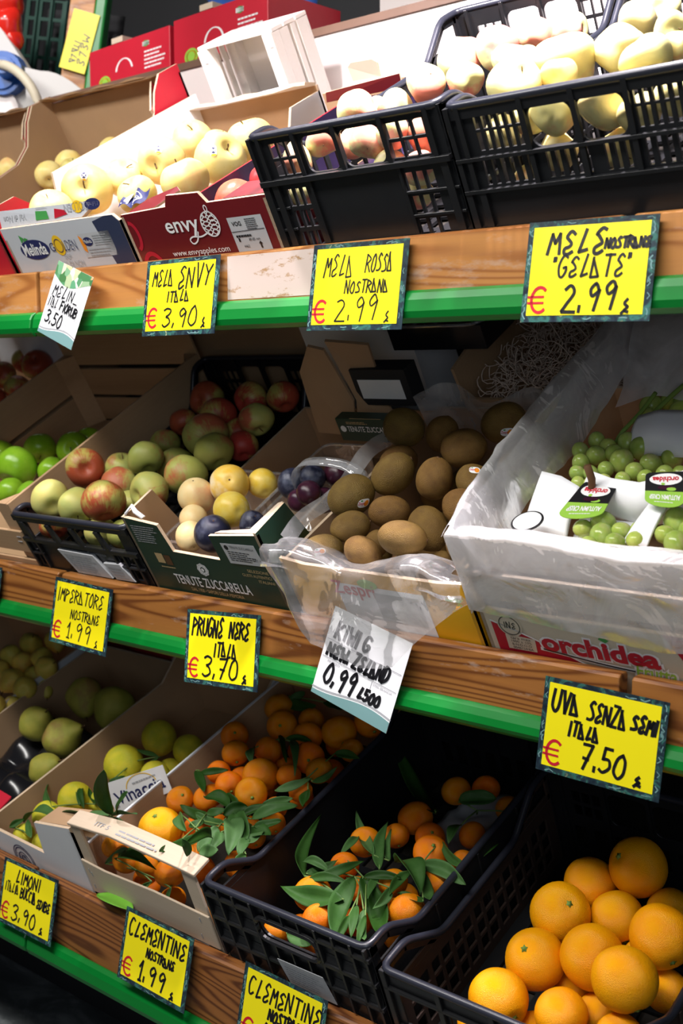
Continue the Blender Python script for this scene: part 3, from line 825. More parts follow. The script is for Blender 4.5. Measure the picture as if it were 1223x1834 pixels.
FRUIT = {
'golden': ('T', [
(-1.583, 0.063, 0.1147, 0.037, (0.29, -0.49, 0.82), 0, 'front-left golden apple half hidden behind the grey printed carton'),
(-1.5909, 0.1526, 0.1161, 0.0441, (0.65, -0.75, -0.08), 0, 'large golden apple with a small white and blue sticker facing front'),
(-1.3931, 0.0822, 0.1148, 0.0316, (-0.02, -0.74, 0.67), 0, 'golden apple with a dark stem just above the maroon carton flap'),
(-1.3189, 0.1155, 0.1143, 0.0385, (-0.15, -0.44, 0.88), 0, 'golden apple with a long curved stem, right of the stickered one'),
(-1.5882, 0.2285, 0.1027, 0.0354, (0.66, -0.31, 0.68), 0, 'pale golden apple lying behind the stickered golden apple'),
(-1.5257, 0.2687, 0.1113, 0.0417, (0.34, -0.85, -0.4), 0, 'golden apple with a blue sticker in the middle of the pile'),
(-1.3302, 0.2075, 0.1123, 0.0424, (0.88, -0.26, 0.39), 0, 'wide golden apple with a faint blue mark beside the dark tray'),
(-1.5569, 0.3767, 0.1061, 0.0368, (0.57, -0.51, 0.64), 0, 'golden apple with a dark stem at the top of the pile'),
(-1.4262, 0.3063, 0.1067, 0.0291, (0.66, 0.0, 0.75), 0, 'golden apple half hidden behind the topmost golden apples'),
(-1.3356, 0.2866, 0.1102, 0.0393, (0.05, -0.52, 0.86), 0, 'golden apple with a stem touching the black crate corner'),
]),
'leftbox': ('T', [
(-2.2712, 0.4959, 0.0897, 0.0295, (0.58, -0.37, -0.73), 0, 'leftmost pale golden apple in the red and brown carton'),
(-2.006, 0.4508, 0.0899, 0.03, (0.28, -0.63, -0.73), 0, 'second pale golden apple from the left in the brown carton'),
(-2.0067, 0.3933, 0.0899, 0.0293, (0.65, -0.45, -0.62), 0, 'third pale golden apple from the left in the brown carton'),
(-1.9306, 0.3968, 0.0898, 0.0263, (0.33, -0.38, 0.86), 0, 'pale golden apple beside the partition of the brown carton'),
(-1.8966, 0.4773, 0.0897, 0.0299, (0.65, -0.45, -0.62), 0, 'lone pale golden apple at the top behind the white side wall'),
]),
'envy': ('T', [
(-1.2053, 0.0907, 0.0848, 0.0327, (0.42, -0.33, -0.84), 0, 'pinkish red apple peeping over the front of the maroon carton'),
(-1.2153, 0.1662, 0.0849, 0.0227, (0.8, -0.31, -0.52), 0, 'red apple behind the other one in the dark liner tray'),
]),
'A': ('T', [
(-0.9364, 0.2208, 0.1578, 0.0259, (0.76, -0.42, 0.5), 0, 'blushed pale apple standing above the right front corner of the grid crate'),
(-0.9982, 0.0721, 0.1522, 0.023, (0.45, -0.52, -0.72), 0, 'green and pink apple seen through the hand hole of the grid crate'),
(-0.9439, 0.0586, 0.1435, 0.0183, (0.65, -0.45, -0.62), 0, 'small yellow apple low in the hand hole of the grid crate'),
(-0.9042, 0.0458, 0.1495, 0.0251, (0.28, -0.63, -0.73), 0, 'pale pink apple filling the right of the hand hole'),
(-1.015, 0.1747, 0.1546, 0.027, (0.52, -0.45, -0.73), 0, 'pink apple above the middle rim of the grid crate'),
(-0.8396, 0.0686, 0.1394, 0.0247, (0.65, -0.45, -0.62), 0, 'yellow apple behind the right slots of the grid crate'),
(-0.8624, 0.0359, 0.1551, 0.0196, (0.07, -0.85, -0.52), 0, 'pinkish apple low behind the right slots of the grid crate'),
(-0.9774, 0.2028, 0.1411, 0.0234, (0.74, -0.25, -0.63), 0, 'pale pink apple left of the corner apple in the grid crate'),
(-1.021, 0.0373, 0.1425, 0.021, (0.7, -0.35, -0.62), 0, 'small apple behind the left slots of the grid crate'),
(-0.8724, 0.0294, 0.1193, 0.0194, (0.25, -0.75, -0.62), 0, 'apple low behind the left slots of the grid crate'),
(-0.834, 0.0307, 0.1132, 0.0207, (0.7, -0.35, -0.62), 0, 'yellow-green apple behind the upper squares right of the blank panel'),
(-0.8602, 0.0423, 0.0793, 0.02, (0.58, -0.37, -0.73), 0, 'yellow apple behind the lower squares right of the blank panel'),
(-1.0208, 0.0354, 0.1015, 0.0212, (0.63, -0.27, -0.73), 0, 'apple behind the lower squares left of the blank panel'),
(-1.019, 0.2177, 0.1325, 0.023, (0.63, -0.27, -0.73), 0, 'pale apple on the left edge of the grid crate heap'),
(-0.9772, 0.3739, 0.1497, 0.0318, (0.68, -0.64, 0.36), 0, 'big cream apple with a red flush and deep stem hollow'),
(-0.9181, 0.383, 0.15, 0.0298, (0.15, -0.94, -0.31), 0, 'russeted rosy apple standing at the back of the grid crate'),
(-0.8879, 0.2399, 0.1497, 0.0235, (0.65, -0.15, -0.74), 0, 'pink apple in front of the big flushed one'),
(-0.8501, 0.2943, 0.1496, 0.0236, (0.75, -0.42, -0.51), 0, 'rosy apple half hidden between pale ones in the grid crate'),
(-0.8719, 0.4106, 0.1499, 0.0257, (0.17, -0.66, -0.73), 0, 'pale yellow-green apple against the back wall of the grid crate'),
(-0.8092, 0.3857, 0.1497, 0.0241, (1.0, -0.01, -0.02), 0, 'knobbly pale apple with a brown eye near the crate divider'),
(-0.8087, 0.2557, 0.1499, 0.0249, (-0.23, -0.8, -0.55), 0, 'white-lit apple left of the big lumpy yellow one'),
]),
'B': ('T', [
(-0.7013, 0.1674, 0.167, 0.0352, (0.47, -0.24, -0.85), 0, 'huge lumpy yellow apple, the biggest in the slotted crate'),
(-0.6723, 0.1016, 0.167, 0.0205, (0.12, -0.9, -0.41), 0, 'green lobed apple tucked under the huge yellow one'),
(-0.7163, 0.0812, 0.1716, 0.0297, (0.76, -0.57, 0.31), 0, 'wide white apple touching the left front corner of the slotted crate'),
(-0.644, 0.1899, 0.1623, 0.0285, (0.58, -0.37, -0.73), 0, 'white-lit apple right of the huge yellow one'),
(-0.6744, 0.3023, 0.1599, 0.0245, (0.17, -0.66, -0.73), 0, 'cream apple at the top right of the slotted crate'),
(-0.6786, 0.3721, 0.1563, 0.0246, (0.49, -0.87, -0.09), 0, 'green-hollowed apple at the upper right corner of the photo'),
(-0.6048, 0.2351, 0.1614, 0.0192, (0.89, -0.42, -0.2), 0, 'small pale apple against the right edge of the photo'),
(-0.5754, 0.1083, 0.1665, 0.0264, (0.63, -0.27, -0.73), 0, 'large white apple above the right front rim'),
(-0.5585, 0.1462, 0.1636, 0.0162, (0.97, -0.21, -0.11), 0, 'small apple by the right front rim'),
(-0.6476, 0.0354, 0.1483, 0.0254, (-0.16, -0.88, -0.44), 0, 'pale apple with a green hollow showing through the left hand hole'),
(-0.5974, 0.0356, 0.1491, 0.0256, (0.96, -0.19, -0.21), 0, 'cream apple showing through the right hand hole'),
(-0.6894, 0.0507, 0.1447, 0.0206, (0.75, -0.42, -0.51), 0, 'yellow apple between the two hand holes'),
(-0.5544, 0.031, 0.1359, 0.021, (0.58, -0.37, -0.73), 0, 'yellow apple behind the slots right of the hand holes'),
(-0.516, 0.0303, 0.1474, 0.0203, (0.63, -0.27, -0.73), 0, 'tan apple behind the rightmost slots'),
(-0.7262, 0.0519, 0.1317, 0.0198, (0.52, -0.45, -0.73), 0, 'yellow apple behind the slots left of the hand holes'),
(-0.7251, 0.0785, 0.0651, 0.0209, (0.58, -0.37, -0.73), 0, 'olive apple low behind the left slots'),
(-0.6655, 0.0501, 0.1026, 0.0217, (0.63, -0.27, -0.73), 0, 'apple low beneath the left hand hole'),
(-0.5955, 0.0518, 0.0959, 0.021, (0.63, -0.27, -0.73), 0, 'apple low beneath the right hand hole'),
]),
'redfar': ('M', [
(-2.2204, 0.5177, 0.1296, 0.0348, (0.58, -0.67, 0.46), 0, 'red and cream apple facing its hollow, highest in the far left crate'),
(-2.1741, 0.4207, 0.13, 0.03, (0.58, -0.37, -0.73), 0, 'shaded red apple against the left edge below the green rail'),
(-2.2972, 0.474, 0.1298, 0.0313, (0.38, -0.9, 0.21), 0, 'pink apple with a pale hollow, lowest in the far left crate'),
(-2.323, 0.5555, 0.1214, 0.0309, (0.75, -0.42, -0.51), 0, 'pink apple wedged under the red and cream one'),
(-2.2878, 0.619, 0.1299, 0.031, (0.65, -0.45, -0.62), 0, 'dark red apple far back under the green rail'),
(-2.2069, 0.3741, 0.1296, 0.0288, (0.88, -0.25, -0.41), 0, 'red apple cut by the left edge of the photo'),
]),
'green': ('M', [
(-1.902, 0.1856, 0.1037, 0.0412, (0.17, -0.66, -0.73), 0, 'large shiny bright green apple at the left'),
(-1.7799, 0.1166, 0.0929, 0.0301, (0.47, -0.24, -0.85), 0, 'bright green apple half hidden behind the plank of the crate'),
(-1.8147, 0.2586, 0.0999, 0.0326, (0.65, -0.76, 0.07), 0, 'green apple showing its deep stem hollow'),
(-1.943, 0.2692, 0.0872, 0.0329, (0.58, -0.37, -0.73), 0, 'shaded green apple behind the large shiny one'),
(-1.8372, 0.3104, 0.0857, 0.0258, (0.63, -0.27, -0.73), 0, 'dark green apple highest up in the wooden crate'),
(-1.8476, 0.2152, 0.0767, 0.0285, (0.74, -0.25, -0.63), 0, 'dark green apple low beside the side plank'),
(-2.0287, 0.2339, 0.0924, 0.0313, (0.63, -0.27, -0.73), 0, 'green apple cut by the left edge above the crate corner'),
(-1.8677, 0.1298, 0.0854, 0.029, (0.58, -0.37, -0.73), 0, 'green apple low behind the crate front slats'),
]),
'imper': ('M', [
(-1.6006, 0.1342, 0.153, 0.0344, (0.82, -0.57, 0.06), 0, 'orange-red apple showing its small eye beside the crate plank'),
(-1.5467, 0.1457, 0.1136, 0.0355, (0.42, -0.33, -0.84), 0, 'mottled pink-green apple right of the orange-red one'),
(-1.4195, 0.1091, 0.136, 0.0336, (-0.15, -0.97, -0.18), 0, 'yellow-pink apple with a stem hollow beside the green carton'),
(-1.5066, 0.1878, 0.143, 0.0317, (0.63, -0.27, -0.73), 0, 'dusky green apple behind the hollowed yellow-pink one'),
(-1.6045, 0.2002, 0.1077, 0.029, (0.46, -0.22, 0.86), 0, 'grey-pink apple peeping over the mottled one'),
(-1.5888, 0.0428, 0.157, 0.0328, (0.84, -0.36, -0.41), 0, 'yellow apple at the left front corner of the small black crate'),
(-1.5234, 0.0427, 0.1475, 0.0327, (0.58, -0.37, -0.73), 0, 'long yellow apple standing in the middle of the front row'),
(-1.4532, 0.0474, 0.1596, 0.0355, (0.47, -0.24, -0.85), 0, 'glossy red striped apple, frontmost in the small black crate'),
(-1.6094, 0.0356, 0.1047, 0.0256, (0.63, -0.27, -0.73), 0, 'reddish apple low behind the front slots, leftmost'),
(-1.4869, 0.0364, 0.1038, 0.0264, (0.58, -0.37, -0.73), 0, 'yellow apple low behind the middle front slots'),
(-1.4275, 0.0357, 0.1074, 0.0257, (0.63, -0.27, -0.73), 0, 'green apple low behind the right front slots'),
(-1.4056, 0.1748, 0.1247, 0.0366, (0.63, -0.27, -0.73), 0, 'dusty grey-green apple left of the yellow plums'),
(-1.4653, 0.289, 0.1241, 0.0407, (0.89, -0.27, -0.36), 0, 'green apple with a pink cheek on top of the heap'),
(-1.4035, 0.2438, 0.1245, 0.0345, (0.65, -0.15, -0.74), 0, 'olive apple right of the pink-cheeked green one'),
(-1.5012, 0.2322, 0.0978, 0.0338, (0.63, -0.27, -0.73), 0, 'wide green apple left of the dusty one'),
(-1.5624, 0.274, 0.1107, 0.0283, (0.58, -0.37, -0.73), 0, 'small olive apple behind the wide green one'),
(-1.5671, 0.3339, 0.1185, 0.0267, (0.58, -0.37, -0.73), 0, 'dull rose apple beside the crate plank'),
(-1.5757, 0.4116, 0.1167, 0.0345, (0.07, -1.0, -0.01), 0, 'red apple with a shallow hollow, leftmost of the back row'),
(-1.5076, 0.3647, 0.1144, 0.0352, (0.58, -0.37, -0.73), 0, 'large dark red apple in the middle of the back rows'),
(-1.4652, 0.4147, 0.117, 0.0324, (-0.09, -0.97, -0.22), 0, 'magenta and green apple in the back row'),
(-1.3998, 0.3509, 0.1186, 0.0308, (0.63, -0.27, -0.73), 0, 'round brownish-green apple near the cardboard flap'),
(-1.3988, 0.4263, 0.1162, 0.0298, (0.58, -0.37, -0.73), 0, 'orange-red apple highest in the back row by the flap'),
(-1.3966, 0.2979, 0.0988, 0.0276, (0.58, -0.37, -0.73), 0, 'dark orange-red apple just behind the clear punnet'),
(-1.4723, 0.0996, 0.1127, 0.0268, (0.58, -0.37, -0.73), 0, 'apple buried under the hollowed yellow-pink one'),
(-1.6056, 0.1366, 0.0913, 0.0294, (0.58, -0.37, -0.73), 0, 'apple buried behind the yellow corner apple'),
(-1.4528, 0.3465, 0.0908, 0.029, (0.58, -0.37, -0.73), 0, 'dark apple buried under the back-row reds'),
]),
'plum': ('M', [
(-1.2619, 0.1375, 0.1424, 0.0301, (0.69, -0.65, 0.31), 0, 'bright yellow plum on top showing its stem dimple'),
(-1.3087, 0.1067, 0.1386, 0.0278, (0.19, -0.38, 0.9), 0, 'tall cream plum left of the bright yellow one'),
(-1.2182, 0.0885, 0.1346, 0.0266, (0.94, -0.33, 0.0), 0, 'lemon yellow plum with a crease below the bright one'),
(-1.2847, 0.0673, 0.1266, 0.0214, (0.65, -0.45, -0.62), 0, 'cream plum behind the dark blue one'),
(-1.26, 0.0326, 0.123, 0.0226, (0.7, -0.35, -0.62), 0, 'pinkish cream plum inside the carton cut-out'),
(-1.2127, 0.037, 0.1304, 0.027, (0.48, -0.4, 0.78), 0, 'dark blue plum with bloom at the carton cut-out'),
(-1.171, 0.0763, 0.1229, 0.0191, (0.66, -0.31, 0.68), 0, 'small dark blue plum behind the folded carton edge'),
(-1.2379, 0.176, 0.1186, 0.0228, (0.75, -0.42, -0.51), 0, 'tan plum shaded inside the clear punnet'),
]),
'plumd': ('M', [
(-1.1598, 0.1651, 0.1319, 0.0227, (0.66, -0.46, 0.59), 0, 'shiny black plum leftmost in the clear punnet'),
(-1.1204, 0.1707, 0.1407, 0.0192, (0.7, -0.51, -0.51), 0, 'black plum in the middle of the clear punnet'),
(-1.1, 0.1351, 0.1407, 0.018, (0.7, -0.51, -0.51), 0, 'purple plum below the black middle one'),
(-1.102, 0.2012, 0.1272, 0.02, (0.75, -0.42, -0.51), 0, 'black plum touching a kiwi at the right of the punnet'),
(-1.1009, 0.1571, 0.1125, 0.0189, (0.75, -0.42, -0.51), 0, 'purple plum low at the right of the punnet'),
(-1.1292, 0.1387, 0.1227, 0.0175, (0.75, -0.42, -0.51), 0, 'dark plum at the bottom of the punnet'),
]),
'kiwi': ('M', [
(-1.0013, 0.2593, 0.1736, 0.0289, (0.83, 0.32, -0.45), 1.08, 'kiwi at the top left of the heap below the plum carton strip'),
(-0.9397, 0.2607, 0.1645, 0.0245, (0.34, 0.11, 0.93), 1.08, 'dark kiwi with a black stem end, second from left in the top row'),
(-0.8785, 0.2212, 0.1707, 0.0279, (0.87, 0.46, 0.2), 1.18, 'long dark kiwi lying sideways near the top'),
(-0.9644, 0.1685, 0.1595, 0.0299, (0.67, 0.36, 0.65), 1.2, 'brown kiwi with a ringed end at the left of the heap'),
(-0.9929, 0.2155, 0.1453, 0.0255, (0.82, 0.44, 0.36), 1.15, 'kiwi half hidden behind the ring-ended one'),
(-0.8889, 0.1594, 0.1636, 0.0267, (0.21, 0.01, 0.98), 1.12, 'upright kiwi with a dimple in the middle of the heap'),
(-0.8304, 0.1637, 0.1578, 0.0247, (0.59, 0.06, -0.81), 1.08, 'dark kiwi with a sticker at its upper right edge'),
(-1.0085, 0.1224, 0.1524, 0.0315, (0.72, 0.39, 0.58), 1.12, 'olive kiwi with a sticker at the left edge of the heap'),
(-0.8547, 0.2889, 0.1673, 0.0298, (0.82, 0.44, 0.36), 1.12, 'large dark kiwi with a pale sticker, topmost at the right'),
(-0.7914, 0.1945, 0.1624, 0.021, (0.28, 0.06, 0.96), 1.15, 'kiwi half covered by the film at the right'),
(-0.8107, 0.2544, 0.1581, 0.0181, (0.46, 0.21, 0.86), 1.15, 'dark kiwi behind the film at the top right'),
(-0.8187, 0.1159, 0.1535, 0.0263, (0.85, 0.36, -0.38), 1.18, 'olive brown kiwi right of the furry one in the lower rows'),
(-0.9544, 0.1258, 0.1289, 0.0252, (0.88, 0.46, 0.11), 1.25, 'shaded kiwi sunk in the middle of the heap'),
(-0.9756, 0.0711, 0.1423, 0.024, (0.85, 0.45, 0.28), 1.32, 'pale kiwi slanting left of the centre front'),
(-1.001, 0.0349, 0.1299, 0.0233, (0.88, 0.46, 0.11), 1.35, 'kiwi with a bright sticker at the front left'),
(-0.8587, 0.0848, 0.141, 0.0276, (0.53, 0.01, -0.84), 1.18, 'furry kiwi standing on end behind the front row'),
(-0.8594, 0.0367, 0.1622, 0.0267, (0.9, 0.44, -0.06), 1.3, 'big brown kiwi lying sideways in the front row'),
(-0.943, 0.0703, 0.1177, 0.0181, (0.34, 0.11, 0.93), 1.15, 'small kiwi peeping between the front ones'),
(-0.9308, 0.0332, 0.1339, 0.0232, (0.83, 0.32, -0.45), 1.25, 'tilted kiwi at the front left of centre'),
(-0.8728, 0.031, 0.1201, 0.0192, (0.82, 0.44, 0.36), 1.3, 'kiwi with a dark stem spot, lowest in front'),
(-0.7995, 0.0675, 0.1392, 0.0202, (0.21, 0.01, 0.98), 1.15, 'kiwi with a bright sticker beside the grape film'),
(-0.8261, 0.0526, 0.1199, 0.0136, (0.87, 0.46, 0.2), 1.15, 'little kiwi tip above the film at the front right'),
]),
'spear': ('B', [
(-2.1735, 0.4511, 0.0994, 0.026, (0.72, -0.37, 0.59), 0, 'round yellow-brown pear at the top of the small pears'),
(-2.1748, 0.3984, 0.0999, 0.0244, (0.17, -0.96, 0.2), 0, 'yellow pear with a dark eye at the far left'),
(-2.1274, 0.3901, 0.0956, 0.0229, (0.65, -0.45, -0.62), 0, 'small pear in the middle of the pile behind'),
(-2.0831, 0.4125, 0.0997, 0.0239, (0.82, -0.49, -0.3), 0, 'tan pear right of the middle one'),
(-2.077, 0.3266, 0.0996, 0.0269, (0.19, -0.84, -0.52), 0, 'long yellow pear lying across the front of the small pears'),
(-2.0139, 0.3166, 0.103, 0.0239, (0.75, -0.65, 0.12), 0, 'green-yellow pear with a black eye facing front'),
(-2.014, 0.2776, 0.0849, 0.0204, (0.65, -0.45, -0.62), 0, 'pale green pear at the bottom of the small pears'),
(-2.0523, 0.3649, 0.0903, 0.0211, (0.65, -0.45, -0.62), 0, 'small pear tip between the round and long ones'),
(-2.0153, 0.3796, 0.1112, 0.0253, (0.87, -0.09, 0.48), 0, 'brown-yellow pear at the right by the carton wall'),
(-2.0108, 0.3533, 0.0753, 0.0208, (0.8, -0.31, -0.52), 0, 'shaded pear under the brown-yellow one'),
(-2.0174, 0.2419, 0.106, 0.0225, (0.75, -0.42, -0.51), 0, 'pear cut off at the left edge, lowest of the small pears'),
(-2.1668, 0.353, 0.0903, 0.0241, (0.75, -0.42, -0.51), 0, 'pear cut off at the left edge, upper of the small pears'),
(-2.127, 0.4821, 0.0913, 0.0247, (0.75, -0.42, -0.51), 0, 'dark pear far back under the yellow price card'),
]),
'pear': ('B', [
(-1.9077, 0.2597, 0.0794, 0.0351, (0.74, -0.09, 0.67), 0, 'knobbly grey-green pear leftmost behind the black tray'),
(-1.8063, 0.2472, 0.0796, 0.0372, (0.83, 0.26, 0.49), 0, 'large olive pear lying in the middle of the green pears'),
(-1.8785, 0.3586, 0.0791, 0.0369, (0.62, -0.41, -0.67), 0, 'upright pear behind the large olive one'),
(-1.7828, 0.353, 0.0799, 0.0392, (0.12, -0.6, -0.79), 0, 'green pear leaning at the right of the upright one'),
(-1.7535, 0.1632, 0.0792, 0.0315, (0.82, 0.12, 0.56), 0, 'pale yellow-green pear nearest the red printed flap'),
]),
'lemon': ('B', [
(-1.6152, 0.3217, 0.0716, 0.0319, (0.75, -0.42, -0.51), 0, 'round lemon highest in the box'),
(-1.5228, 0.3118, 0.0751, 0.0278, (0.8, -0.31, -0.52), 0, 'lemon right of the highest one'),
(-1.4731, 0.313, 0.0711, 0.0236, (0.8, -0.31, -0.52), 0, 'lemon half hidden by the white wooden edge'),
(-1.6167, 0.235, 0.0733, 0.036, (0.76, -0.58, -0.29), 0, 'largest lemon, above the upright dark leaf'),
(-1.527, 0.2313, 0.0744, 0.0272, (0.8, -0.31, -0.52), 0, 'yellow lemon above the printed card'),
(-1.5411, 0.2723, 0.0503, 0.0238, (0.8, -0.31, -0.52), 0, 'shaded lemon behind the printed card'),
(-1.6263, 0.1282, 0.0741, 0.031, (0.72, -0.37, 0.59), 0, 'lemon amid small upright leaves'),
(-1.644, 0.0769, 0.0739, 0.025, (0.88, -0.25, -0.41), 0, 'yellow-green lemon near the brown box wall'),
(-1.6484, 0.0289, 0.0692, 0.0189, (0.8, -0.31, -0.52), 0, 'yellow lemon at the front left over the white edge'),
(-1.6052, 0.0319, 0.0638, 0.0168, (0.8, -0.31, -0.52), 0, 'small yellow lemon low beside the white corner'),
(-1.5771, 0.1456, 0.0682, 0.0232, (0.8, -0.31, -0.52), 0, 'lemon behind the dark folded leaf'),
(-1.5813, 0.1906, 0.055, 0.0255, (0.8, -0.31, -0.52), 0, "lemon under the printed card's left end"),
]),
'clem': ('B', [
(-1.3769, 0.3105, 0.1443, 0.0234, (0.64, -0.58, 0.5), 0, 'clementine highest on the left beside the white side wall'),
(-1.3289, 0.2659, 0.1519, 0.0226, (0.7, -0.51, -0.51), 0, 'clementine below the highest left one'),
(-1.3077, 0.2462, 0.1214, 0.0207, (0.7, -0.51, -0.51), 0, 'clementine tucked under the left pair'),
(-1.2874, 0.2982, 0.1439, 0.0235, (-0.42, -0.9, -0.15), 0, 'clementine with a little nipple pointing left'),
(-1.3151, 0.3638, 0.1413, 0.0262, (0.54, -0.78, 0.31), 0, 'large clementine behind the nippled one'),
(-1.3588, 0.4051, 0.1397, 0.026, (0.7, -0.51, -0.51), 0, 'clementine in the top left corner under the rail'),
(-1.2892, 0.4063, 0.1293, 0.0217, (0.65, -0.45, -0.62), 0, 'small clementine in the back row, middle'),
(-1.2494, 0.3551, 0.1416, 0.0255, (0.7, -0.51, -0.51), 0, 'clementine below the small back-row one'),
(-1.205, 0.3839, 0.1409, 0.0291, (0.75, -0.42, -0.51), 0, 'largest bright orange clementine in the back row'),
(-1.1739, 0.4308, 0.1383, 0.0289, (0.7, -0.51, -0.51), 0, 'dark clementine at the back right corner'),
(-1.2068, 0.3086, 0.1443, 0.0254, (0.65, -0.75, 0.12), 0, 'clementine with its navel facing front, middle right'),
(-1.1665, 0.2875, 0.1449, 0.0215, (0.7, -0.51, -0.51), 0, 'clementine beside the black crate rim, middle right'),
(-1.1645, 0.3619, 0.1305, 0.0195, (0.7, -0.51, -0.51), 0, 'clementine at the right near the crate rim behind a twig'),
(-1.1634, 0.2377, 0.1447, 0.0184, (0.7, -0.51, -0.51), 0, 'clementine against the black crate rim, lower right'),
(-1.2066, 0.259, 0.1449, 0.0199, (0.7, -0.51, -0.51), 0, 'clementine behind a slanting leaf'),
(-1.1837, 0.2515, 0.1158, 0.019, (0.7, -0.51, -0.51), 0, 'clementine hidden under the slanting leaf'),
(-1.2522, 0.242, 0.1449, 0.0298, (0.75, -0.42, -0.51), 0, 'broad yellow-orange clementine behind the front centre one'),
(-1.2235, 0.1926, 0.1561, 0.0255, (0.76, -0.65, 0.07), 0, 'bright clementine with its navel facing front, centre'),
(-1.2905, 0.2067, 0.1442, 0.0219, (0.82, -0.49, -0.3), 0, 'clementine touching the left of the centre one'),
(-1.3355, 0.2269, 0.1412, 0.0197, (0.75, -0.42, -0.51), 0, 'clementine half hidden further left behind the centre one'),
(-1.3296, 0.1964, 0.1189, 0.0196, (0.75, -0.42, -0.51), 0, 'clementine low between the left ones'),
(-1.3412, 0.1458, 0.1458, 0.0218, (0.66, -0.31, 0.68), 0, 'bright clementine at the left by the white side wall'),
(-1.3094, 0.1703, 0.1389, 0.0201, (0.79, -0.46, 0.4), 0, 'clementine right of the left one, above the leaves'),
(-1.3245, 0.0856, 0.1408, 0.034, (0.15, -0.49, 0.86), 0, 'big yellow-orange fruit at the front left corner'),
(-1.2839, 0.1205, 0.1282, 0.0213, (0.75, -0.42, -0.51), 0, 'clementine behind the big fruit, under leaves'),
(-1.1887, 0.2009, 0.1326, 0.0186, (0.75, -0.42, -0.51), 0, 'clementine right of centre above pale leaves'),
(-1.1669, 0.1725, 0.1326, 0.0183, (0.75, -0.42, -0.51), 0, 'clementine right of centre below pale leaves'),
(-1.1627, 0.1281, 0.144, 0.0177, (0.75, -0.42, -0.51), 0, 'clementine at the front right touching the black rim'),
(-1.2665, 0.087, 0.1144, 0.0202, (0.75, -0.42, -0.51), 0, 'clementine in front under the leaf bunch'),
(-1.3959, 0.0404, 0.1208, 0.0191, (0.75, -0.42, -0.51), 0, 'clementine seen through the front gap, leftmost'),
(-1.3572, 0.0321, 0.1162, 0.0221, (0.66, -0.46, 0.59), 0, 'clementine seen through the front gap, second from left'),
(-1.2566, 0.0328, 0.1228, 0.0228, (0.58, -0.37, -0.73), 0, 'large clementine bulging through the front gap'),
(-1.3185, 0.0367, 0.1099, 0.0185, (0.7, -0.51, -0.51), 0, 'shaded fruit deep inside the front gap'),
(-1.3216, 0.0282, 0.0754, 0.0182, (0.75, -0.42, -0.51), 0, 'clementine below the front slat at the left'),
(-1.1637, 0.0287, 0.0858, 0.0187, (0.75, -0.42, -0.51), 0, 'clementine below the front slat at the right'),
(-1.2455, 0.289, 0.1272, 0.0187, (0.75, -0.42, -0.51), 0, 'small clementine behind two hanging leaves'),
(-1.2493, 0.1622, 0.1091, 0.0215, (0.75, -0.42, -0.51), 0, 'clementine buried beneath the leaf bunch'),
(-1.2701, 0.0299, 0.0698, 0.0199, (0.75, -0.42, -0.51), 0, 'clementine behind the front slat'),
(-1.1689, 0.0994, 0.102, 0.0196, (0.75, -0.42, -0.51), 0, 'clementine buried at the right front'),
]),
'bclem': ('B', [
(-1.0158, 0.0848, 0.1288, 0.0265, (0.65, -0.45, -0.62), 0, 'clementine under a long leaf at the left front of the black crate'),
(-0.9769, 0.0504, 0.1293, 0.022, (0.65, -0.45, -0.62), 0, 'clementine against the front rim of the black crate'),
(-1.0072, 0.1457, 0.1297, 0.0209, (0.65, -0.45, -0.62), 0, 'clementine beneath the grey-green leaf'),
(-1.0248, 0.2105, 0.1136, 0.0233, (0.7, -0.35, -0.62), 0, 'clementine behind upright leaves'),
(-0.9639, 0.1291, 0.1104, 0.0182, (0.7, -0.35, -0.62), 0, 'clementine between two drooping leaves'),
(-0.9226, 0.1466, 0.1288, 0.0202, (0.84, -0.36, -0.41), 0, 'clementine right of the drooping leaves'),
(-1.0063, 0.3029, 0.09, 0.0265, (0.65, -0.45, -0.62), 0, 'round clementine highest on the left of the bare back'),
(-0.9902, 0.3869, 0.0807, 0.023, (0.65, -0.45, -0.62), 0, 'dim clementine in the back row, left'),
(-0.9509, 0.4096, 0.079, 0.022, (0.65, -0.45, -0.62), 0, 'dim clementine in the back row, middle'),
(-0.8921, 0.3806, 0.0811, 0.0205, (0.65, -0.45, -0.62), 0, 'clementine at the right rim in the back row'),
(-0.9056, 0.3045, 0.0888, 0.02, (0.84, -0.36, -0.41), 0, 'small clementine near the right rim below the back row'),
(-0.9258, 0.2344, 0.1071, 0.0257, (0.48, -0.4, 0.78), 0, 'round clementine in the middle, right of the upright leaves'),
(-0.9651, 0.2808, 0.0849, 0.0219, (0.54, -0.48, 0.69), 0, 'clementine just behind the middle one right of the upright leaves'),
(-0.8712, 0.1772, 0.1225, 0.0222, (0.8, -0.31, -0.52), 0, 'clementine near the right rim in the front half'),
(-0.8858, 0.2492, 0.0935, 0.0171, (0.8, -0.31, -0.52), 0, 'shaded clementine under the right-hand leaf'),
(-1.0095, 0.2582, 0.091, 0.0196, (0.65, -0.45, -0.62), 0, 'clementine half hidden among upright leaves'),
(-0.8735, 0.1116, 0.1299, 0.0245, (0.83, -0.2, -0.52), 0, 'bright clementine at the front right corner'),
(-1.0608, 0.0437, 0.0834, 0.0207, (0.65, -0.45, -0.62), 0, 'clementine seen through the hand hole'),
(-1.0078, 0.0479, 0.0762, 0.0204, (0.65, -0.45, -0.62), 0, 'clementine low behind the hand hole'),
(-0.9717, 0.1086, 0.0759, 0.0214, (0.65, -0.45, -0.62), 0, 'clementine low behind the drooping leaves'),
(-0.9417, 0.1369, 0.082, 0.0198, (0.65, -0.45, -0.62), 0, 'clementine below the right drooping leaf'),
(-1.0918, 0.0371, 0.0507, 0.0212, (0.65, -0.45, -0.62), 0, 'clementine behind the lower left ribs'),
